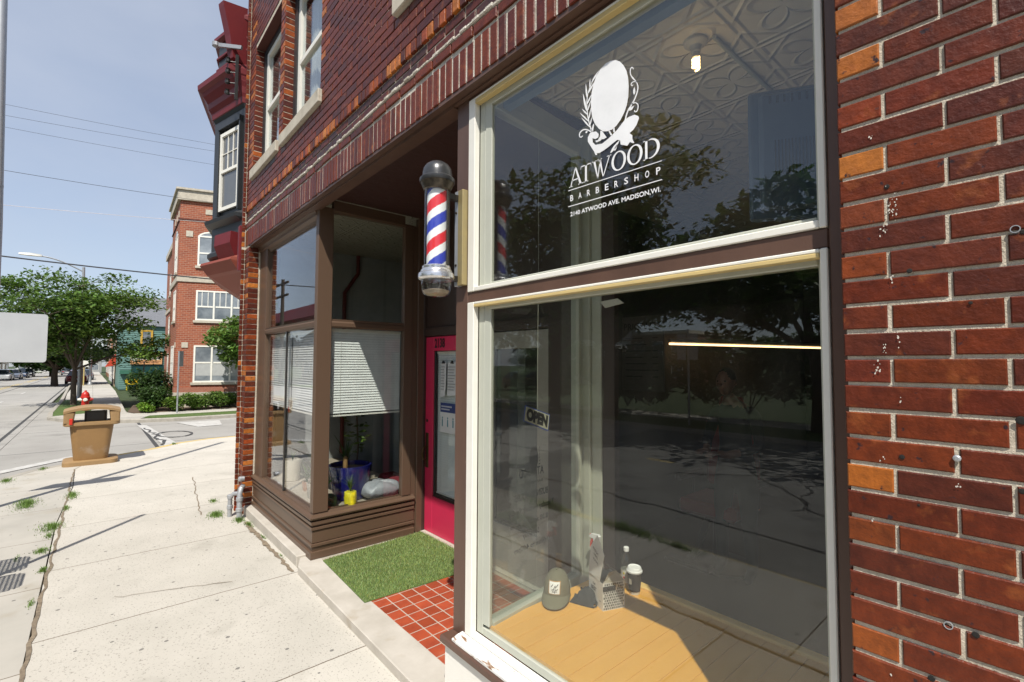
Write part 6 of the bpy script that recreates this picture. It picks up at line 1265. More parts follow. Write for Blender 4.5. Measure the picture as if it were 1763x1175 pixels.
# ---- hydrant
HY = thing('fire_hydrant', 'red fire hydrant with silver cap on the grass verge behind the litter bin', 'fire hydrant', (-27.4, -.17, gz(-27.4)))
m_hyd = pm('hydrant_red', (.48, .02, .012), .4, bump=.2); hz = gz(-27.4); hx, hy = -27.4, -.17
mb = MB(); mb.lathe([(.17, hz), (.17, hz+.04), (.125, hz+.06), (.125, hz+.5), (.165, hz+.52), (.165, hz+.56), (.14, hz+.58), (.135, hz+.66), (.1, hz+.74), (.04, hz+.79), (.04, hz+.83), (.02, hz+.84)], (hx, hy, 0), 16); mb.obj('hydrant_body', m_hyd, HY, True)
for a, b, m_ in ((0, 1, m_hyd), (0, -1, m_white), (1, 0, m_white)):
    mb = MB(); mb.tube([(hx, hy, hz+.45), (hx+a*.2, hy+b*.2, hz+.45)], .075, 10); mb.tube([(hx+a*.2, hy+b*.2, hz+.45), (hx+a*.25, hy+b*.25, hz+.45)], .05, 8); mb.obj('hose_outlet', m_, HY)
# ---- near pole with sign back at the left edge
NP = thing('sign_post', 'tall grey post at the left edge carrying the back of a white parking sign', 'sign post', (-9.4, -1.02, gz(-9.4)))
mb = MB(); mb.tube([(-9.4, -1.0, gz(-9.4)), (-9.4, -1.03, 1.8), (-9.4, -1.12, 6.2)], .055, 14); mb.obj('post', m_galv, NP, True)
for z in (2.35, 2.15): mb = MB(); mb.tube([(-9.4, -1.045, z), (-9.4, -1.045, z+.03)], .06, 14); mb.obj('band_clamp', m_iron, NP)
def rr_yz(x, y0, y1, z0, z1, r, n=5):
    out = []
    for cy, cz, a0 in ((y1-r, z1-r, 0), (y0+r, z1-r, 90), (y0+r, z0+r, 180), (y1-r, z0+r, 270)):
        for k in range(n+1): a = R(a0+90*k/n); out.append((x, cy+r*math.cos(a), cz+r*math.sin(a)))
    return out
mb = MB(); mb.extr(rr_yz(-9.34, -1.55, -.485, -.02, .65, .04), (.004, 0, 0)); mb.obj('sign_plate', pm('sign_back', (.62, .63, .63), .35, col2=(.5, .51, .52), nscale=2, metal=.3, bump=.1), NP)
for z in (.1, .52): mb = MB(); mb.lathe([(.016, .0), (.014, .010), (.006, .013)], (-9.336, -1.02, z), 8, 'x'); mb.obj('bolt', m_iron, NP)
# ---- off-frame post with perforated round panels (its shadow falls on the pavement)
OP = thing('perforated_post', 'post with two perforated metal panels beside the kerb, seen only by its shadow', 'post', (-5.97, -.96, gz(-6)))
mb = MB(); mb.tube([(-5.97, -.96, gz(-6)), (-5.97, -.96, 1.48)], .03, 10); mb.obj('post', m_galv, OP)
for k, (x0_, x1_, zz_) in enumerate(((-6.42, -5.98, -1.07), (-5.90, -5.48, -1.06))):
    mb = MB(); n = 14; y0, y1 = -1.40, -.80
    for i in range(n+1):
        t = x0_+(x1_-x0_)*i/n; e_ = .06 if i in (0, n) else 0; mb.bar((t, y0, zz_), (t, y1-e_, zz_), .015 if i in (0, n) else .010, .012)
    for i in range(20):
        t = y0+(y1-y0)*i/19; e_ = .05 if i == 19 else 0; mb.bar((x0_+e_, t, zz_+.001), (x1_-e_, t, zz_+.001), .016 if i == 19 else .010, .012)
    mb.bar(((x0_+x1_)/2, -1.3, zz_), (-5.97, -.96, zz_-.1), .03, .03)
    mb.obj('perforated_panel', m_galv, OP)
# ---- lamp posts
def lamp(x, y, hgt, reach, lab):
    z = gz(x); T_ = thing('street_lamp', lab, 'street lamp', (x, y, z), 'street lamps')
    mb = MB(); mb.tube([(x, y, z), (x, y, z+hgt*.5), (x, y-.05, z+hgt)], [.11, .09, .065], 12); mb.lathe([(.2, z), (.2, z+.1), (.12, z+.25)], (x, y, 0), 12); mb.obj('lamp_post', m_galv, T_, True)
    mb = MB(); pts = [(x, y-.05-reach*t, z+hgt*.965+(.62*math.sin(t*1.5708))) for t in [i/8 for i in range(9)]]; mb.tube(pts, .035, 8); mb.obj('lamp_arm', m_galv, T_, True)
    p = pts[-1]; mb = MB(); mb.rings([[(p[0]-.1, p[1]+.1, p[2]-.03), (p[0]+.1, p[1]+.1, p[2]-.03), (p[0]+.1, p[1]+.1, p[2]+.06), (p[0]-.1, p[1]+.1, p[2]+.06)], [(p[0]-.15, p[1]-.35, p[2]-.04), (p[0]+.15, p[1]-.35, p[2]-.04), (p[0]+.12, p[1]-.35, p[2]+.09), (p[0]-.12, p[1]-.35, p[2]+.09)], [(p[0]-.1, p[1]-.75, p[2]-.02), (p[0]+.1, p[1]-.75, p[2]-.02), (p[0]+.08, p[1]-.75, p[2]+.05), (p[0]-.08, p[1]-.75, p[2]+.05)]]); mb.obj('lamp_head', m_white, T_)
lamp(-35, -.47, 7.25, 1.75, 'tall grey street lamp with a long arm rising behind the near street tree')
lamp(-62, -.1, 7.5, 1.8, 'more distant street lamp post with a green base down the pavement')
lamp(-31, -13.0, 8.0, 1.8, 'street lamp across the road among the trees, mirrored in the shop window')
# small sign on the second post
NS = thing('notice_post', 'small white sign on a yellow and white post beyond the red car', 'sign post', (-60, -.55, gz(-60)))
mb = MB(); mb.tube([(-60, -.55, gz(-60)), (-60, -.55, -.2)], .05, 8); mb.obj('post', m_line_y, NS); mb = MB(); mb.box(-59.95, -59.93, -.85, -.25, -.55, .05); mb.obj('sign_plate', m_white, NS)
# ---- street name post
SN = thing('sign_post', 'thin grey street sign post standing on the verge before the red brick building', 'sign post', (-23.2, 2.6, gz(-23.2)))
mb = MB(); mb.tube([(-23.2, 2.6, gz(-23.2)), (-23.2, 2.6, .42)], .028, 8); mb.obj('post', m_galv, SN); mb = MB(); mb.extr([(-23.2, 2.60, .42), (-23.45, 2.78, .42), (-23.45, 2.78, -.2), (-23.2, 2.60, -.2)], (.003, .004, 0)); mb.obj('sign_plate', m_galv, SN)
# ---- overhead wires
m_wire = pm('wire', (.03, .03, .035), .6, bump=0); m_wire_w = pm('pale_wire', (.7, .62, .6), .6, bump=0)
K = 20/12
for i, (ya, za, yb, zb, r, mt_, lab) in enumerate(((-1.36, 4.47, 2.02, 4.74, .0045, m_wire, 'thin dark wire, uppermost of the wires across the sky'), (-1.35, 4.27, 1.92, 4.58, .0045, m_wire, 'thin dark wire just below the uppermost one'), (-1.34, 4.06, 1.87, 4.27, .0045, m_wire, 'thin dark wire, third from the top'), (-1.23, 3.30, 1.27, 3.40, .007, m_wire, 'thin dark wire sloping towards the red brick building'), (-1.24, 2.69, 1.80, 2.99, .007, m_wire_w, 'pale pinkish wire crossing before the red brick building'), (-1.26, 1.80, 2.27, 1.77, .022, m_wire, 'thick black cable, lowest of the overhead wires'))):
    ya, za, yb, zb = ya*K, za*K, yb*K, zb*K; s = (zb-za)/(yb-ya); y0, y1 = -14.0, 9.0
    pts = [(-20+.02*i, y, za+s*(y-ya)+.0035*((y-(ya+yb)/2)**2-((yb-ya)/2)**2)*(0 if i == 9 else 1)) for y in [y0+(y1-y0)*k/20 for k in range(21)]]
    mb = MB(); mb.tube(pts, r, 5); tag(mb.obj('overhead_wire', mt_), lab, 'wire', 'overhead wires')

# ---- foliage
def foliage(mb, c, rx, ry, rz, n, s, base=(1, 1, 1), hollow=.35, light=1.0):
    for _ in range(n):
        a = rnd.uniform(0, 6.283); u = rnd.uniform(-1, 1); r = rnd.uniform(hollow, 1)**.5; q = math.sqrt(1-u*u)
        p = Vector((c[0]+rx*r*q*math.cos(a), c[1]+ry*r*q*math.sin(a), c[2]+rz*r*u))
        d = Vector((rnd.uniform(-1, 1), rnd.uniform(-1, 1), rnd.uniform(-.6, .6))).normalized(); e = d.cross(Vector((rnd.uniform(-.7, .7), rnd.uniform(-.7, .7), 1))).normalized()
        k = s*rnd.uniform(.6, 1.3); g = light*rnd.uniform(.6, 1.4); mb.cc = (base[0]*g*rnd.uniform(.85, 1.2), base[1]*g, base[2]*g)
        mb.poly([tuple(p-d*k), tuple(p-e*k*.5), tuple(p+d*k), tuple(p+e*k*.5)])
m_crown = pm('tree_leaf', (.085, .155, .03), .55, attr=True, bump=0, trans=.35)
m_bark = pm('bark', (.10, .075, .055), .9, col2=(.06, .045, .035), nscale=14, bump=1, bscale=25, stretch=(1, 1, .25), bdist=.01)
def tree(name, lab, x, y, h, fork, spread, nl, leaf, group=None, tr=.13, flat=.4, seed=1, col=(1, 1, 1), zb=None, limbs=7, lo=.35):
    rnd.seed(seed); z = gz(x) if zb is None else zb; T_ = thing(name, lab, 'tree', (x, y, z), group)
    tm = MB(); crown = MB(); top = Vector((x+rnd.uniform(-.1, .1), y, z+fork)); tm.tube([(x, y, z-.1), (x+.03, y-.02, z+fork*.5), tuple(top)], [tr*1.25, tr, tr*.85], 10)
    ends = []
    for i in range(limbs):
        a = 6.283*i/limbs+rnd.uniform(-.3, .3); el = rnd.uniform(lo, 1.25); L_ = (h-fork)*rnd.uniform(.75, 1.0); d = Vector((math.cos(a)*math.cos(el), math.sin(a)*math.cos(el), math.sin(el)))
        hor = spread*math.cos(el)/max(math.cos(lo), .1)*rnd.uniform(.85, 1.1)
        p1 = top+Vector((math.cos(a)*hor*.35, math.sin(a)*hor*.35, L_*math.sin(el)*.5)); p2 = top+Vector((math.cos(a)*hor*.85, math.sin(a)*hor*.85, L_*math.sin(el)*.92))
        tm.tube([tuple(top-Vector((0, 0, .2))), tuple(p1), tuple(p2)], [tr*.6, tr*.35, tr*.08], 6)
        for t in (.35, .6, .8, 1.0):
            q = (top.lerp(p1, t*2) if t < .5 else p1.lerp(p2, (t-.5)*2))
            for s_ in range(3 if t > .5 else 2):
                b = rnd.uniform(0, 6.283); r2 = spread*.28*rnd.uniform(.5, 1.2); e = q+Vector((math.cos(b)*r2, math.sin(b)*r2, rnd.uniform(-.05, .22)*(h-fork)*.5))
                tm.tube([tuple(q), tuple(q.lerp(e, .5)+Vector((0, 0, .08))), tuple(e)], [tr*.16, tr*.1, tr*.03], 5); ends.append(e)
    per = nl//len(ends)
    for e in ends:
        r = spread*rnd.uniform(.16, .30); foliage(crown, e, r, r, r*flat, per, leaf, col, .1, rnd.uniform(.75, 1.25))
    tm.obj('trunk', m_bark, T_); crown.obj('crown', m_crown, T_); rnd.seed(seed+100); return T_
tree('street_tree', 'broad light green street tree on the grass verge beside the red hydrant', -31.3, -.62, 6.9, 1.9, 4.2, 24000, .095, seed=11, flat=.36, limbs=11, lo=.05, tr=.10, col=(1.2, 1.2, .9))
# small tree in front of the red brick building
def blob_tree(name, lab, x, y, zb, zt, r, nl, leaf, seed, col=(1, 1, 1), group=None, cat='tree', trunk=.08):
    rnd.seed(seed); T_ = thing(name, lab, cat, (x, y, gz(x)), group); tm = MB(); tm.tube([(x, y, gz(x)-.1), (x+.04, y, zb+.3), (x, y, zt-.4)], [trunk, trunk*.8, trunk*.2], 8)
    cm = MB(); hz_ = (zt-zb)/2; c = (x, y, (zt+zb)/2); m_ = 16
    for i in range(m_):
        a = rnd.uniform(0, 6.283); u = rnd.uniform(-.85, .85); q = math.sqrt(1-u*u)*rnd.uniform(.35, .8); e = (c[0]+r*q*math.cos(a), c[1]+r*q*math.sin(a), c[2]+hz_*u*.8)
        tm.tube([(x, y, min(e[2], zt-.5)-.2), tuple((Vector(e)+Vector((x, y, e[2]-.2)))/2), e], [trunk*.35, trunk*.2, .01], 5)
        foliage(cm, e, r*rnd.uniform(.3, .48), r*rnd.uniform(.3, .48), hz_*rnd.uniform(.25, .4), nl//m_, leaf, col, .15, rnd.uniform(.65, 1.3))
    tm.obj('trunk', m_bark, T_); cm.obj('crown', m_crown, T_); return T_
blob_tree('small_tree', 'small bright green tree in front of the red brick building windows', -23.9, 5.0, -.3, 2.15, 1.55, 5200, .10, 21, (1.25, 1.25, 1))
# shrubs
def shrub(name, lab, x, y, rx, ry, h, nl, leaf, seed, col=(1, 1, 1), group='shrubs before the red brick building', cat='shrub'):
    rnd.seed(seed); z = gz(x); T_ = thing(name, lab, cat, (x, y, z), group); cm = MB()
    for i in range(9):
        a = rnd.uniform(0, 6.283); r = rnd.uniform(.2, .62); foliage(cm, (x+rx*r*math.cos(a), y+ry*r*math.sin(a), z+h*rnd.uniform(.4, .68)), rx*.5, ry*.5, h*.36, nl//9, leaf, col, .3, rnd.uniform(.7, 1.25))
    cm.obj('foliage', m_crown, T_); sm = MB()
    for i in range(5): a = i*1.256; sm.tube([(x, y, z), (x+rx*.4*math.cos(a), y+ry*.4*math.sin(a), z+h*.6)], [.03, .01], 5)
    sm.obj('stem', m_bark, T_)
shrub('evergreen_shrub', 'large dark evergreen shrub at the building steps', -26.9, 1.95, 1.2, .85, 1.85, 4200, .07, 31, (.5, .6, .6))
shrub('evergreen_shrub', 'dark rounded shrub in front of the largest shrub', -24.9, 2.0, .95, .65, 1.05, 3400, .06, 32, (.55, .65, .6))
shrub('leafy_shrub', 'bright green spreading shrub right of the thin sign post', -24.6, 3.35, .8, .75, .75, 2600, .06, 33, (1.25, 1.25, .9))
shrub('leafy_shrub', 'bright green low shrub left of the thin sign post', -24.4, 2.55, .6, .55, .62, 1800, .055, 34, (1.35, 1.3, .8))
shrub('leafy_shrub', 'low green shrub under the ground floor windows', -24.7, 4.4, .8, .8, .8, 2400, .06, 35, (1.1, 1.1, .8))
shrub('leafy_shrub', 'dark green shrub furthest right under the windows', -24.6, 5.4, .7, .8, .95, 2000, .06, 36, (.6, .7, .6))
shrub('day_lily', 'clump of yellow flowering lilies at the pavement corner', -24.35, 1.7, .5, .42, .42, 1500, .05, 37, (1.5, 1.5, .7))
rnd.seed(5)
mb = MB(); mb.prism([(-24.2, 1.35), (-24.2, 9), (-26.5, 9), (-28.5, 1.5), (-25.1, 1.15)], -2.3, gz(-24)+.02); mb.obj('planting_bed', m_soil, kind='structure')

# ---- procedural brick for the far building
def brickmat(name, c1, c2, mort, sc, ax=(1, 1)):
    m = bpy.data.materials.new(name); m.use_nodes = True; t = m.node_tree; L = t.links.new; b = t.nodes['Principled BSDF']
    tc = N(t, 'ShaderNodeTexCoord'); s = N(t, 'ShaderNodeSeparateXYZ'); L(tc.outputs['Object'], s.inputs[0]); ad = N(t, 'ShaderNodeMath', operation='ADD'); L(s.outputs['X'], ad.inputs[0]); L(s.outputs['Y'], ad.inputs[1])
    cb = N(t, 'ShaderNodeCombineXYZ'); L(ad.outputs[0], cb.inputs[0]); L(s.outputs['Z'], cb.inputs[1])
    br = N(t, 'ShaderNodeTexBrick', Scale=1.0); br.inputs['Brick Width'].default_value = .2*sc; br.inputs['Row Height'].default_value = .0677*sc; br.inputs['Mortar Size'].default_value = .006*sc
    br.inputs['Color1'].default_value = c4(c1); br.inputs['Color2'].default_value = c4(c2); br.inputs['Mortar'].default_value = c4(mort); L(cb.outputs[0], br.inputs['Vector']); L(br.outputs[0], b.inputs['Base Color']); b.inputs['Roughness'].default_value = .85
    return m
m_fb = brickmat('far_brick', (.33, .088, .038), (.23, .055, .026), (.36, .24, .17), 1.25)
RB = thing('brick_apartment_building', 'three storey red brick building with white windows and pale parapet across the side street', 'building', (-26, 2.78, -2.1))
e1 = Vector((.324, .946, 0)); e2 = Vector((-1, .035, 0)); C0 = Vector((-26, 2.78, 0)); n1 = Vector((.946, -.324, 0)); n2 = Vector((-.035, -1, 0))
def fa(s, z, o=0): return tuple(C0+e1*s+n1*o+Vector((0, 0, z)))
def fs_(s, z, o=0): return tuple(C0+e2*s+n2*o+Vector((0, 0, z)))
mb = MB(); P_ = lambda *q: [tuple((C0+e1*a+e2*b).xy) for a, b in q]
mb.prism(P_((0, 0), (9, 0), (9, 4), (0, 4)), -2.4, 7.35); mb.prism(P_((.35, 4.001), (9, 4.001), (9, 13), (.35, 13)), -2.4, 6.6); mb.obj('brick_wall', m_fb, RB)
mb = MB(); mb.prism(P_((-.12, -.12), (9.1, -.12), (9.1, 4.1), (-.12, 4.1)), 7.3, 7.75); mb.prism(P_((-.2, -.2), (9.1, -.2), (9.1, 4.18), (-.2, 4.18)), 7.751, 7.84); mb.prism(P_((.25, 4.19), (9.1, 4.19), (9.1, 13.1), (.25, 13.1)), 6.62, 6.95); mb.obj('parapet', m_stone, RB)
mb = MB(); mb.prism(P_((-.05, -.05), (9.02, -.05), (9.02, 4.05), (-.05, 4.05)), 3.6, 3.86); mb.prism(P_((.30, 4.06), (9.02, 4.06), (9.02, 13.05), (.30, 13.05)), 3.0, 3.2); mb.obj('stone_band', m_stone, RB)
mb = MB(); mb.prism(P_((-.04, -.04), (9.02, -.04), (9.02, 4.04), (-.04, 4.04)), 6.42, 6.47); mb.obj('dark_band', pm('dark_brick', (.10, .03, .02), .8), RB)
mb = MB(); mb.prism(P_((-.05, -.05), (9.02, -.05), (9.02, 4.05), (-.05, 4.05)), -2.4, -1.38); mb.obj('stone_base', m_stone, RB)
mb = MB(); mb.prism(P_((-.03, -.03), (9.02, -.03), (9.02, 4.03), (-.03, 4.03)), -1.379, -1.15); mb.obj('soldier_band', brickmat('far_brick_soldier', (.34, .10, .05), (.26, .07, .04), (.4, .3, .22), .4), RB)
for f, s0, s1, z0, z1 in ((fa, .25, .52, 5.66, 5.92), (fa, .22, .46, .62, .86), (fa, .98, 1.25, 6.75, 6.98), (fs_, .4, .6, 6.6, 6.9), (fs_, 1.3, 1.5, 6.6, 6.9), (fs_, 2.2, 2.4, 6.6, 6.9), (fs_, .1, .35, .62, .86)):
    mb = MB(); mb.add([f(s0, z0, .03), f(s1, z0, .03), f(s1, z1, .03), f(s0, z1, .03), f(s0, z0, 0), f(s1, z0, 0), f(s1, z1, 0), f(s0, z1, 0)], [(0, 1, 2, 3), (0, 4, 5, 1), (1, 5, 6, 2), (2, 6, 7, 3), (3, 7, 4, 0)]); mb.obj('stone_block', m_stone, RB)
m_fwin = pm('far_window_glass', (.10, .12, .14), .08, col2=(.35, .38, .4), nscale=1.1, amt=.8, bump=0, spec=.8)
m_shade = pm('roller_shade', (.42, .43, .42), .7, bump=0)
def fwin(f, s0, s1, z0, z1, mul=(), tr=None, arch=False, sill=True, grid=0, shade=0):
    def bx_(m_, a, b, c, d, o0, o1): m_.add([f(a, c, o1), f(b, c, o1), f(b, d, o1), f(a, d, o1), f(a, c, o0), f(b, c, o0), f(b, d, o0), f(a, d, o0)], [(0, 1, 2, 3), (0, 4, 5, 1), (1, 5, 6, 2), (2, 6, 7, 3), (3, 7, 4, 0)])
    w = .07; m_ = MB()
    for a, b, c, d in ((s0, s0+w, z0, z1), (s1-w, s1, z0, z1), (s0+w, s1-w, z0, z0+w), (s0+w, s1-w, z1-w, z1)): bx_(m_, a, b, c, d, .0, .025)
    for q in mul: bx_(m_, q-w/2, q+w/2, z0+w, z1-w, 0, .024)
    ed = [s0]+list(mul)+[s1]
    if tr is not None:
        for a, b in zip(ed[:-1], ed[1:]): bx_(m_, a+w, b-w*.6, tr-.035, tr+.035, 0, .022)
        if grid:
            for a, b in zip(ed[:-1], ed[1:]):
                for k in range(1, grid): q = a+(b-a)*k/grid; bx_(m_, q-.014, q+.014, tr+.035, z1-w, 0, .016)
    o = m_.obj('window', m_white, RB); g = MB(); bx_(g, s0+.02, s1-.02, z0+.02, z1-.02, -.001, .004); g.obj('pane', m_fwin, o)
    if shade: g = MB(); bx_(g, s0+w+.03, s1-w-.03, z0+shade, tr-.04 if tr else z1-w, .0045, .007); g.obj('roller_shade', m_shade, o)
    if sill: g = MB(); bx_(g, s0-.08, s1+.08, z0-.11, z0-.001, 0, .07); g.obj('stone_sill', m_stone, RB)
    if arch:
        g = MB(); cx = (s0+s1)/2; hw = (s1-s0)/2+.02; L_ = [f(cx-hw*math.cos(math.pi*k/10), z1-.1+.32*math.sin(math.pi*k/10), .012) for k in range(11)]; g.poly([f(cx-hw, z1-.1, .012)]+L_[1:-1]+[f(cx+hw, z1-.1, .012)]); g.obj('arch_pane', m_fwin, o)
        g = MB(); A2 = [f(cx-hw*math.cos(math.pi*k/10), z1-.1+.32*math.sin(math.pi*k/10), .02) for k in range(11)]; B3 = [f(cx-(hw-.07)*math.cos(math.pi*k/10), z1-.1+.25*math.sin(math.pi*k/10), .02) for k in range(11)]; g.rings([A2, B3], cap=False, closed=False); g.obj('arch_frame', m_white, o)
fwin(fa, .72, 1.9, 4.36, 5.75, (1.31,), 4.95, True, shade=.0)
fwin(fa, 2.6, 3.8, 4.36, 5.75, (3.2,), 4.95, True)
fwin(fa, .71, 2.9, 1.87, 3.24, (1.42, 2.13), 2.5, grid=3)
fwin(fa, 3.6, 5.8, 1.87, 3.24, (4.3, 5.0), 2.5, grid=3)
fwin(fa, .69, 2.9, -.94, .73, (1.40, 2.13), -.05, shade=.3)
fwin(fa, 3.6, 5.8, -.94, .73, (4.3, 5.0), -.05)
fwin(fs_, .7, 1.9, 4.1, 5.9, (1.3,), 4.9, True)
fwin(fs_, .8, 1.9, 1.87, 3.3, (1.35,), 2.5)
fwin(fs_, .9, 2.3, -.94, .73, (1.6,), -.05)
for s in (4.9, 6.4, 7.9, 9.4):
    for z0, z1 in ((4.0, 5.3), (1.3, 2.7), (-1.2, .5)):
        fwin(lambda a, z, o=0: tuple(C0+e1*.35+e2*a+n2*o+Vector((0, 0, z))), s, s+.8, z0, z1, (), (z0+z1)/2)
mb = MB()
for k in range(5): mb.bar(fs_(3.0+k*.45, -.95-.24*k+.9, 1.0), fs_(3.0+k*.45, -1.9, 1.0), .03, .03)
mb.bar(fs_(2.9, -.02, 1.0), fs_(5.2, -1.15, 1.0), .04, .04); mb.obj('stair_railing', m_dark, RB)
# ---- teal house with an orange shop sign
TH = thing('teal_house', 'teal clapboard house with grey shingle roof and a yellow framed window', 'house', (-52, 1.75, gz(-52)))
m_teal = pm('teal_siding', (.12, .23, .20), .7, col2=(.10, .20, .175), nscale=2, bump=0)
mb = MB(); mb.box(-60, -52.03, 1.72, 7, -2.4, 3.1)
z = -2.3
while z < 3.1: mb.add([(-52.0, 1.7, z), (-52.0, 6.9, z), (-52.03, 6.9, z+.18), (-52.03, 1.7, z+.18)], [(0, 1, 2, 3)]); z += .18
mb.obj('siding', m_teal, TH)
mb = MB(); mb.extr([(-51.8, 1.5, 3.05), (-56.2, 1.5, 6.0), (-60.4, 1.5, 3.05)], (0, 5.6, 0)); mb.obj('roof', pm('grey_shingle', (.17, .175, .19), .9, col2=(.11, .115, .125), nscale=9, amt=.9, bump=.8, bscale=20), TH)
mb = MB(); framed_ = [(-3.87, 3.08)]
for y0, y1, z0, z1 in ((3.05, 3.2, 1.25, 2.7), (3.76, 3.9, 1.25, 2.7), (3.2, 3.76, 1.25, 1.38), (3.2, 3.76, 2.56, 2.7)): mb.box(-52, -51.93, y0, y1, z0, z1)
w_ = mb.obj('window', pm('yellow_trim', (.6, .36, .05), .6), TH); mb = MB(); mb.box(-51.99, -51.96, 3.2, 3.76, 1.38, 2.56); mb.obj('pane', m_fwin, w_); mb = MB(); mb.box(-51.955, -51.93, 3.2, 3.76, 1.95, 2.0); mb.obj('meeting_rail', m_white, w_)
mb = MB(); mb.box(-52, -51.96, 2.5, 4.8, -2.0, -.35); mb.obj('shop_front', pm('dark_teal', (.015, .06, .06), .3), TH)
mb = MB(); mb.extr([(-51.95, 1.75, -.75), (-51.2, 1.75, -1.05), (-51.95, 1.75, -1.05)], (0, .75, 0)); mb.obj('green_awning', pm('green_canvas', (.01, .07, .04), .8), TH)
SG = thing('shop_sign', 'orange shop sign board with dark and white lettering on the teal house', 'sign', (-51.9, 3.4, .2))
mb = MB(); mb.box(-51.92, -51.86, 2.42, 4.6, -.25, .78); mb.obj('board', pm('orange_board', (.62, .30, .12), .6, col2=(.58, .33, .16)), SG)
mb = MB(); mb.box(-51.855, -51.85, 3.0, 4.5, .0, .02)
put_text(mb, 'FRAMING STUDIO', (-51.85, 3.0, .46), (0, 1, 0), (0, 0, 1), 1.45, .18, bold=.02); put_text(mb, 'CREATIVE FRAMES', (-51.85, 3.05, -.15), (0, 1, 0), (0, 0, 1), 1.3, .09)
mb.obj('dark_lettering', pm('maroon_print', (.12, .02, .03), .6), SG)
mb = MB(); mb.box(-51.857, -51.852, 2.95, 4.5, .14, .38); mb.obj('white_band', m_white, SG); mb = MB(); put_text(mb, 'custom framing', (-51.849, 3.0, .17), (0, 1, 0), (0, 0, 1), 1.4, .17, bold=.03); mb.obj('navy_lettering', m_dark_vinyl, SG)
mb = MB(); mb.lathe([(.28, .0), (.28, .01)], (-51.86, 2.7, .25), 6, 'x'); mb.obj('pale_emblem', m_cream, SG)
YB2 = thing('yellow_bench', 'small bright yellow bench beside the pavement', 'bench', (-47, 2.05, gz(-47))); m_yb = pm('bench_yellow', (.7, .5, .02), .5); zz = gz(-47)
mb = MB(); mb.cbox(-47.4, -46.7, 1.95, 2.75, zz+.42, zz+.5, .02); mb.obj('seat', m_yb, YB2)
for x, y in ((-47.3, 2.05), (-46.8, 2.05), (-47.3, 2.65), (-46.8, 2.65)): mb = MB(); mb.cbox(x-.04, x+.04, y-.04, y+.04, zz, zz+.42, .01); mb.obj('leg', m_yb, YB2)
mb = MB(); mb.cbox(-47.45, -47.38, 1.95, 2.75, zz+.5, zz+.85, .02); mb.obj('backrest', m_yb, YB2)
def simple_building(name, lab, x0, x1, y0, y1, zt, mat, face='x', wins=3, floors=2, roofm=None, cat='building', gable=False, shop=None, wy=None):
    z0 = gz((x0+x1)/2)-.3; T_ = thing(name, lab, cat, ((x0+x1)/2, y0, z0)); mb = MB(); mb.box(x0, x1, y0, y1, z0, zt); mb.obj('wall', mat, T_)
    mb = MB()
    if gable: mb.extr([(x0-.3, y0-.3, zt+.002), (x0-.3, (y0+y1)/2, zt+(y1-y0)*.35), (x0-.3, y1+.3, zt+.002)], (x1-x0+.6, 0, 0))
    else: mb.box(x0-.15, x1+.15, y0-.15, y1+.15, zt+.002, zt+.35)
    mb.obj('roof', roofm or m_stone, T_)
    H_ = (zt-z0-.6)/floors
    for fl in range(floors):
        zz0 = z0+.9+fl*H_; zz1 = zz0+H_*.55
        sides = []
        if 'x' in face: sides += [('x', y0+(y1-y0)*(k+.25)/wins, y0+(y1-y0)*(k+.75)/wins) for k in range(wins)]
        if 'y' in face: sides += [('y', x0+(x1-x0)*(k+.25)/wins, x0+(x1-x0)*(k+.75)/wins) for k in range(wins)]
        if 'Y' in face: sides += [('Y', x0+(x1-x0)*(k+.25)/wins, x0+(x1-x0)*(k+.75)/wins) for k in range(wins)]
        for sd, a, b in sides:
            fr = MB(); g = MB()
            if sd == 'x': fr.box(x1, x1+.05, a-.08, b+.08, zz0-.08, zz1+.08); g.box(x1+.051, x1+.06, a, b, zz0, zz1)
            elif sd == 'y': fr.box(a-.08, b+.08, y0-.05, y0, zz0-.08, zz1+.08); g.box(a, b, y0-.06, y0-.051, zz0, zz1)
            else: fr.box(a-.08, b+.08, y1, y1+.05, zz0-.08, zz1+.08); g.box(a, b, y1+.051, y1+.06, zz0, zz1)
            o = fr.obj('window', m_white, T_); g.obj('pane', m_fwin, o)
    return T_
m_tanw = pm('tan_wall', (.42, .33, .23), .85); m_orw = pm('orange_brick_wall', (.36, .17, .09), .85); m_gryw = pm('grey_wall', (.33, .33, .32), .85); m_whw = pm('white_siding', (.72, .72, .7), .7); m_dkroof = pm('dark_roof', (.08, .08, .085), .9)
simple_building('shop_house', 'narrow tan shop front with a red awning beyond the teal house', -70, -62, 1.7, 8, 2.4, m_tanw, 'xy', 2, 2)
AW = thing('shop_awning', 'bright red canvas awning over the distant pavement', 'awning', (-60, 1.6, -.5)); mb = MB(); mb.extr([(-62, 1.69, .75), (-62, .95, -.55), (-62, 1.69, -.4)], (2.4, 0, 0)); mb.obj('canvas', pm('red_canvas', (.5, .05, .02), .8), AW); mb = MB(); mb.bar((-61.9, 1.69, -.5), (-61.9, 1.0, -.52), .04, .04); mb.obj('awning_frame', m_dark, AW)
simple_building('shop_house', 'white low shop building far down the right side of the street', -92, -76, 1.9, 9, 1.2, m_whw, 'xy', 3, 1)
simple_building('shop_house', 'orange brick two storey block far down the right side of the street', -130, -100, 2.2, 12, 4.0, m_orw, 'xy', 4, 2)
simple_building('far_house', 'grey house at the far end of the street', -190, -175, -6, 2, 3.0, m_gryw, 'x', 3, 2, m_dkroof, 'house', True)
simple_building('far_house', 'tan apartment block on the left side far down the street', -160, -130, -22, -14.5, 5.5, m_tanw, 'xY', 5, 3)
simple_building('far_house', 'orange brick house behind the left trees', -120, -105, -24, -16, 3.6, m_orw, 'xY', 3, 2, m_dkroof, 'house', True)
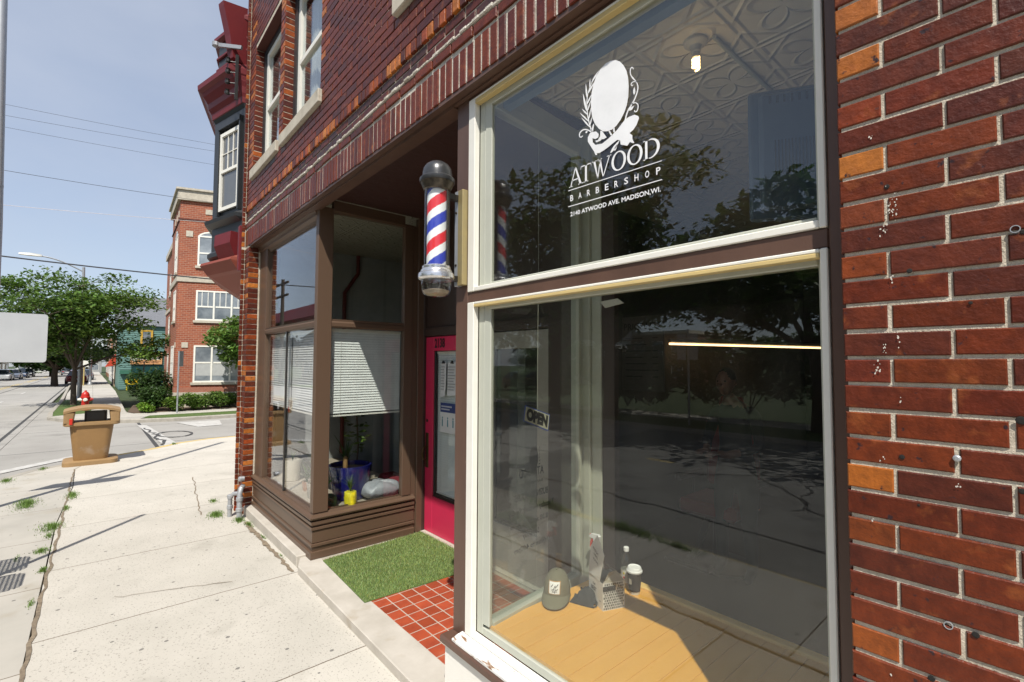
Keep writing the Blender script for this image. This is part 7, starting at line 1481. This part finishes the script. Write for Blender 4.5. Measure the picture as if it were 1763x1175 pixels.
simple_building('far_house', 'white dark-roofed house at the far street end, left of the grey one', -210, -190, -16, -8, 3.2, m_whw, 'x', 3, 2, m_dkroof, 'house', True)
# across the road, mirrored in the shop glass
simple_building('far_house', 'white clapboard house across the road behind the street trees', -42, -33, -46, -38, 2.6, m_whw, 'Y', 3, 2, m_dkroof, 'house', True)
simple_building('far_house', 'brown brick office block across the road', -33, -26, -52, -44, 3.2, pm('dim_brick_wall', (.16, .08, .05), .85), 'Y', 3, 2)
simple_building('far_house', 'tan house across the road, opposite the side street', -74, -60, -32, -20, 3.4, m_tanw, 'Y', 3, 2, m_dkroof, 'house', True)

# ---- cars
def car_proto(name, lab, x, y, heading, paint, group, s=1.0, tail=True):
    z = gz(x)-.12; T_ = thing(name, lab, 'car', (x, y, z), group); pn = pm('paint_'+lab.split()[0]+str(int(abs(x))), paint, .25, bump=0, coat=.6, metal=.2)
    M_ = Matrix.Translation((x, y, z)) @ Matrix.Rotation(heading, 4, 'Z') @ Matrix.Diagonal((s, s, s, 1))
    def nb(): m_ = MB(); m_.X = M_; return m_
    b = nb(); rs = []
    for X, w, zb, zt in ((-2.25, .72, .42, .78), (-2.2, .82, .3, .90), (-1.7, .90, .22, .97), (-.8, .92, .2, .96), (.6, .92, .2, .93), (1.4, .90, .22, .86), (2.05, .82, .26, .74), (2.25, .68, .35, .62)):
        rs.append([(X, -w, zb+.08), (X, -w*.92, zb), (X, w*.92, zb), (X, w, zb+.08), (X, w, (zb+zt)/2+.08), (X, w*.93, zt-.02), (X, w*.7, zt), (X, -w*.7, zt), (X, -w*.93, zt-.02), (X, -w, (zb+zt)/2+.08)])
    b.rings(rs); b.obj('body', pn, T_, auto=40)
    g = nb(); rs = []
    for X, w, z0, z1 in ((-1.95, .68, .93, .95), (-1.15, .70, .9, 1.38), (-.2, .70, .9, 1.44), (.35, .68, .9, 1.40), (1.15, .70, .88, .90)):
        rs.append([(X, -w-.1, z0), (X, w+.1, z0), (X, w*.86, z1), (X, -w*.86, z1)])
    g.rings(rs); g.obj('windows', pm('car_glass', (.02, .025, .03), .06, bump=0), T_)
    r = nb(); rs = []
    for X, w, zt in ((-1.2, .58, 1.385), (-.2, .61, 1.45), (.36, .58, 1.41)): rs.append([(X, -w, zt-.015), (X, w, zt-.015), (X, w*.9, zt+.02), (X, -w*.9, zt+.02)])
    r.rings(rs); r.obj('roof', pn, T_)
    for X in (-1.4, 1.4):
        for sg in (-1, 1):
            w_ = nb(); w_.lathe([(.2, -.1), (.32, -.1), (.33, -.05), (.33, .08), (.31, .11), (.2, .11)], (X, sg*.84, .33), 18, 'y'); wo = w_.obj('wheel', m_dark, T_)
            w_ = nb(); w_.lathe([(.19, -.115), (.21, -.11), (.05, -.09)] if sg < 0 else [(.19, .115), (.21, .11), (.05, .09)], (X, sg*.84, .33), 12, 'y'); w_.obj('rim', m_chrome, wo)
    for sg in (-1, 1):
        t_ = nb(); t_.cbox(-2.255, -2.18, sg*.62-.16, sg*.62+.16, .66, .82, .02); t_.obj('tail_light', pm('tail_red', (.5, .01, .01), .2, bump=0), T_)
        t_ = nb(); t_.cbox(2.12, 2.2, sg*.6-.16, sg*.6+.16, .58, .70, .02); t_.obj('headlight', m_white_vinyl, T_)
    p = nb(); p.cbox(-2.275, -2.245, -.26, .26, .5, .62, .005); p.obj('number_plate', m_white_vinyl, T_)
    p = nb(); p.cbox(-2.29, -2.2, -.8, .8, .3, .46, .03); p.cbox(2.18, 2.28, -.75, .75, .28, .42, .03); p.obj('bumper', pn, T_); return T_
g_ = 'cars in the street'
car_proto('car', 'red saloon car parked at the kerb beyond the street tree', -71.5, -1.55+.35, math.pi, (.30, .012, .015), g_)
car_proto('car', 'dark blue car parked just beyond the red car', -84, -.75, math.pi, (.03, .045, .08), g_)
car_proto('car', 'maroon car parked third in the right hand row', -93, -.7, math.pi, (.2, .02, .02), g_)
car_proto('car', 'silver grey car driving away in the middle of the street', -133, -3.7, math.pi, (.22, .23, .25), g_)
car_proto('car', 'white car parked on the left side of the street', -100, -8.6, 0, (.8, .8, .8), g_)
car_proto('car', 'blue car parked behind the white one on the left side', -108.5, -8.5, 0, (.04, .07, .14), g_)
car_proto('car', 'black car parked last in the left hand row', -117, -8.4, 0, (.02, .025, .035), g_)
car_proto('car', 'silver car parked nearest in the left hand row, with white lights', -92, -8.8, 0, (.45, .46, .47), g_)
car_proto('car', 'dark car parked across the road on the far lawn drive', -30, -24, .3, (.03, .035, .03), g_)
car_proto('car', 'black car parked across the road opposite the shop', 1.0, -17.5, .1, (.015, .015, .02), g_)

# ---- trees across the road and down the street
tg = 'street trees across the road'
t1 = tree('shade_tree', 'large dark shade tree across the road, nearest the barber shop window', -11.3, -11.6, 10.0, 2.9, 6.2, 13000, .17, tg, .24, .5, 41, (.75, .8, .7), None, 9, .2)
tree('shade_tree', 'leaning dark tree across the road beside the largest one', -14.5, -11.9, 9.0, 2.6, 5.5, 9000, .17, tg, .2, .5, 42, (.7, .75, .65), None, 8, .3)
tree('shade_tree', 'medium shade tree across the road opposite the brick pier', -4.6, -12.4, 7.8, 2.4, 4.6, 9000, .16, tg, .18, .5, 43, (.75, .8, .7), None, 8, .3)
tree('shade_tree', 'shade tree across the road further right, opposite the wall', 5.5, -12.2, 8.5, 2.4, 5, 5000, .2, tg, .2, .5, 44, (.75, .8, .7), None, 8, .3)
tree('shade_tree', 'dark tree across the road opposite the display bay', -21.5, -12.6, 9.6, 2.6, 5.6, 8000, .18, tg, .2, .5, 45, (.7, .75, .65), None, 8, .25)
tg2 = 'distant street trees'
locs = [(-66, -15, 1.0, 'bushy tree on the left side of the street, nearest the parked cars'), (-80, -14.5, 1.1, 'second tree of the left hand row'), (-98, -15, .95, 'third tree of the left hand row, behind the white car'), (-118, -14.2, 1.0, 'fourth tree of the left hand row'), (-140, -13.5, 1.05, 'tree on the left where the row meets the tan block'), (-165, -12, 1.2, 'tree left of the road end'), (-200, -2, 1.3, 'tree standing at the road end'), (-215, 4, 1.4, 'tree right of the road end'),
        (-77, .45, .75, 'young street tree growing from the right pavement verge'), (-99, 1.0, .8, 'street tree beyond the young one on the right pavement'), (-135, 1.2, .9, 'distant street tree on the right pavement'), (-54, -17, 1.1, 'tree on the left hidden behind the white sign back'), (-46, -22, 1.2, 'tree deep in the left hand lawns')]
d0 = None
for i, (x, y, s, lab) in enumerate(locs):
    if d0 is None: d0 = tree('distant_tree', lab, x, y, 8.5, 1.6, 4.2, 9000, .26, tg2, .2, .75, 51, (.55, .65, .6), None, 10, .1)
    else: dup(d0, (x, y, gz(x)), lab, i*1.3, s)
for x, y, s, lab in ((-36, -26, 1.0, 'tree across the road before the white house'), (-24, -34, 1.2, 'tree across the road before the brick block'), (-50, -28, 1.1, 'tree across the road left of the white house'), (-6, -32, 1.0, 'tree across the road before the grey building'), (12, -30, 1.2, 'tree across the road far right'), (-17, -22, .6, 'small tree on the lawn across the road'), (-2, -17.5, .85, 'tree behind the verge across the road, opposite the brick pier'), (-9.5, -19, .9, 'tree behind the largest shade tree'), (4.5, -18.5, .9, 'tree behind the verge across the road, right of the others'), (-6, -25, 1.0, 'tree further back across the road beyond the opposite pavement'), (-70, -36, 1.4, 'tall tree behind the tan house'), (-21, -27, 1.1, 'full crowned tree across the road, just right of the brown block'), (-13, -29, 1.2, 'large full crowned tree in the second row across the road'), (1, -27, 1.1, 'tree in the second row across the road, opposite the pier'), (9, -24, 1.1, 'last tree on the right in the second row across the road'), (-28, -36, .9, 'tree before the brown block across the road')):
    dup(d0, (x, y, gz(x)), lab, x, s, 'trees on the lawn across the road')
rnd.seed(9)
for x, y, rx, h, lab in ((-19, -15.6, 2.2, 1.8, 'long dark hedge mass across the road, left of the others'), (-13.5, -15.8, 3.2, 3.0, 'dark rounded hedge across the road, second from the left'), (-8, -15.9, 3.3, 3.3, 'dark hedge across the road behind the two plate sign post'), (-2.5, -15.8, 3.3, 3.4, 'tall dark hedge across the road, opposite the shop window'), (3, -15.8, 3.3, 3.2, 'dark hedge across the road, furthest right')):
    shrub('hedge', lab, x, y, rx, 1.3, h, 5200, .15, int(100+x), (.5, .55, .5), 'hedges across the road', 'hedge')
rnd.seed(9)
TW = thing('double_sign_post', 'post with two sign plates across the road, mirrored beside the tube lamp', 'sign post', (-7.9, -11.2, gz(-8)))
mb = MB(); mb.tube([(-7.9, -11.2, gz(-8)), (-7.9, -11.2, 1.1)], .035, 8); mb.obj('post', m_galv, TW)
for dx in (-.36, .05): mb = MB(); mb.box(-7.9+dx, -7.9+dx+.3, -11.16, -11.14, .12, .95); mb.obj('sign_plate', m_iron, TW)
# utility pole with transformer mirrored in the bay glass
UPo = thing('utility_pole', 'wooden utility pole with cross arms across the road, mirrored in the bay glass', 'utility pole', (-54, -11.6, gz(-54)))
mb = MB(); mb.tube([(-54, -11.6, gz(-54)), (-54, -11.6, 8.7)], [.22, .16], 10); mb.obj('pole', m_bark, UPo)
for z in (8.2, 6.9): mb = MB(); mb.bar((-56.2, -11.5, z), (-51.8, -11.5, z), .16, .2); mb.obj('cross_arm', m_bark, UPo)
RC = thing('red_canopy', 'high red fascia canopy across the road, mirrored in the bay glass', 'canopy', (-60, -18, -2)); mb = MB(); mb.box(-78, -44, -22, -14, 4.9, 6.1); mb.obj('canopy_roof', pm('canopy_pink_red', (.5, .03, .05), .5), RC)
for x in (-76, -61, -46): mb = MB(); mb.box(x, x+.3, -18.6, -18.3, gz(x), 4.899); mb.obj('post', m_white, RC)
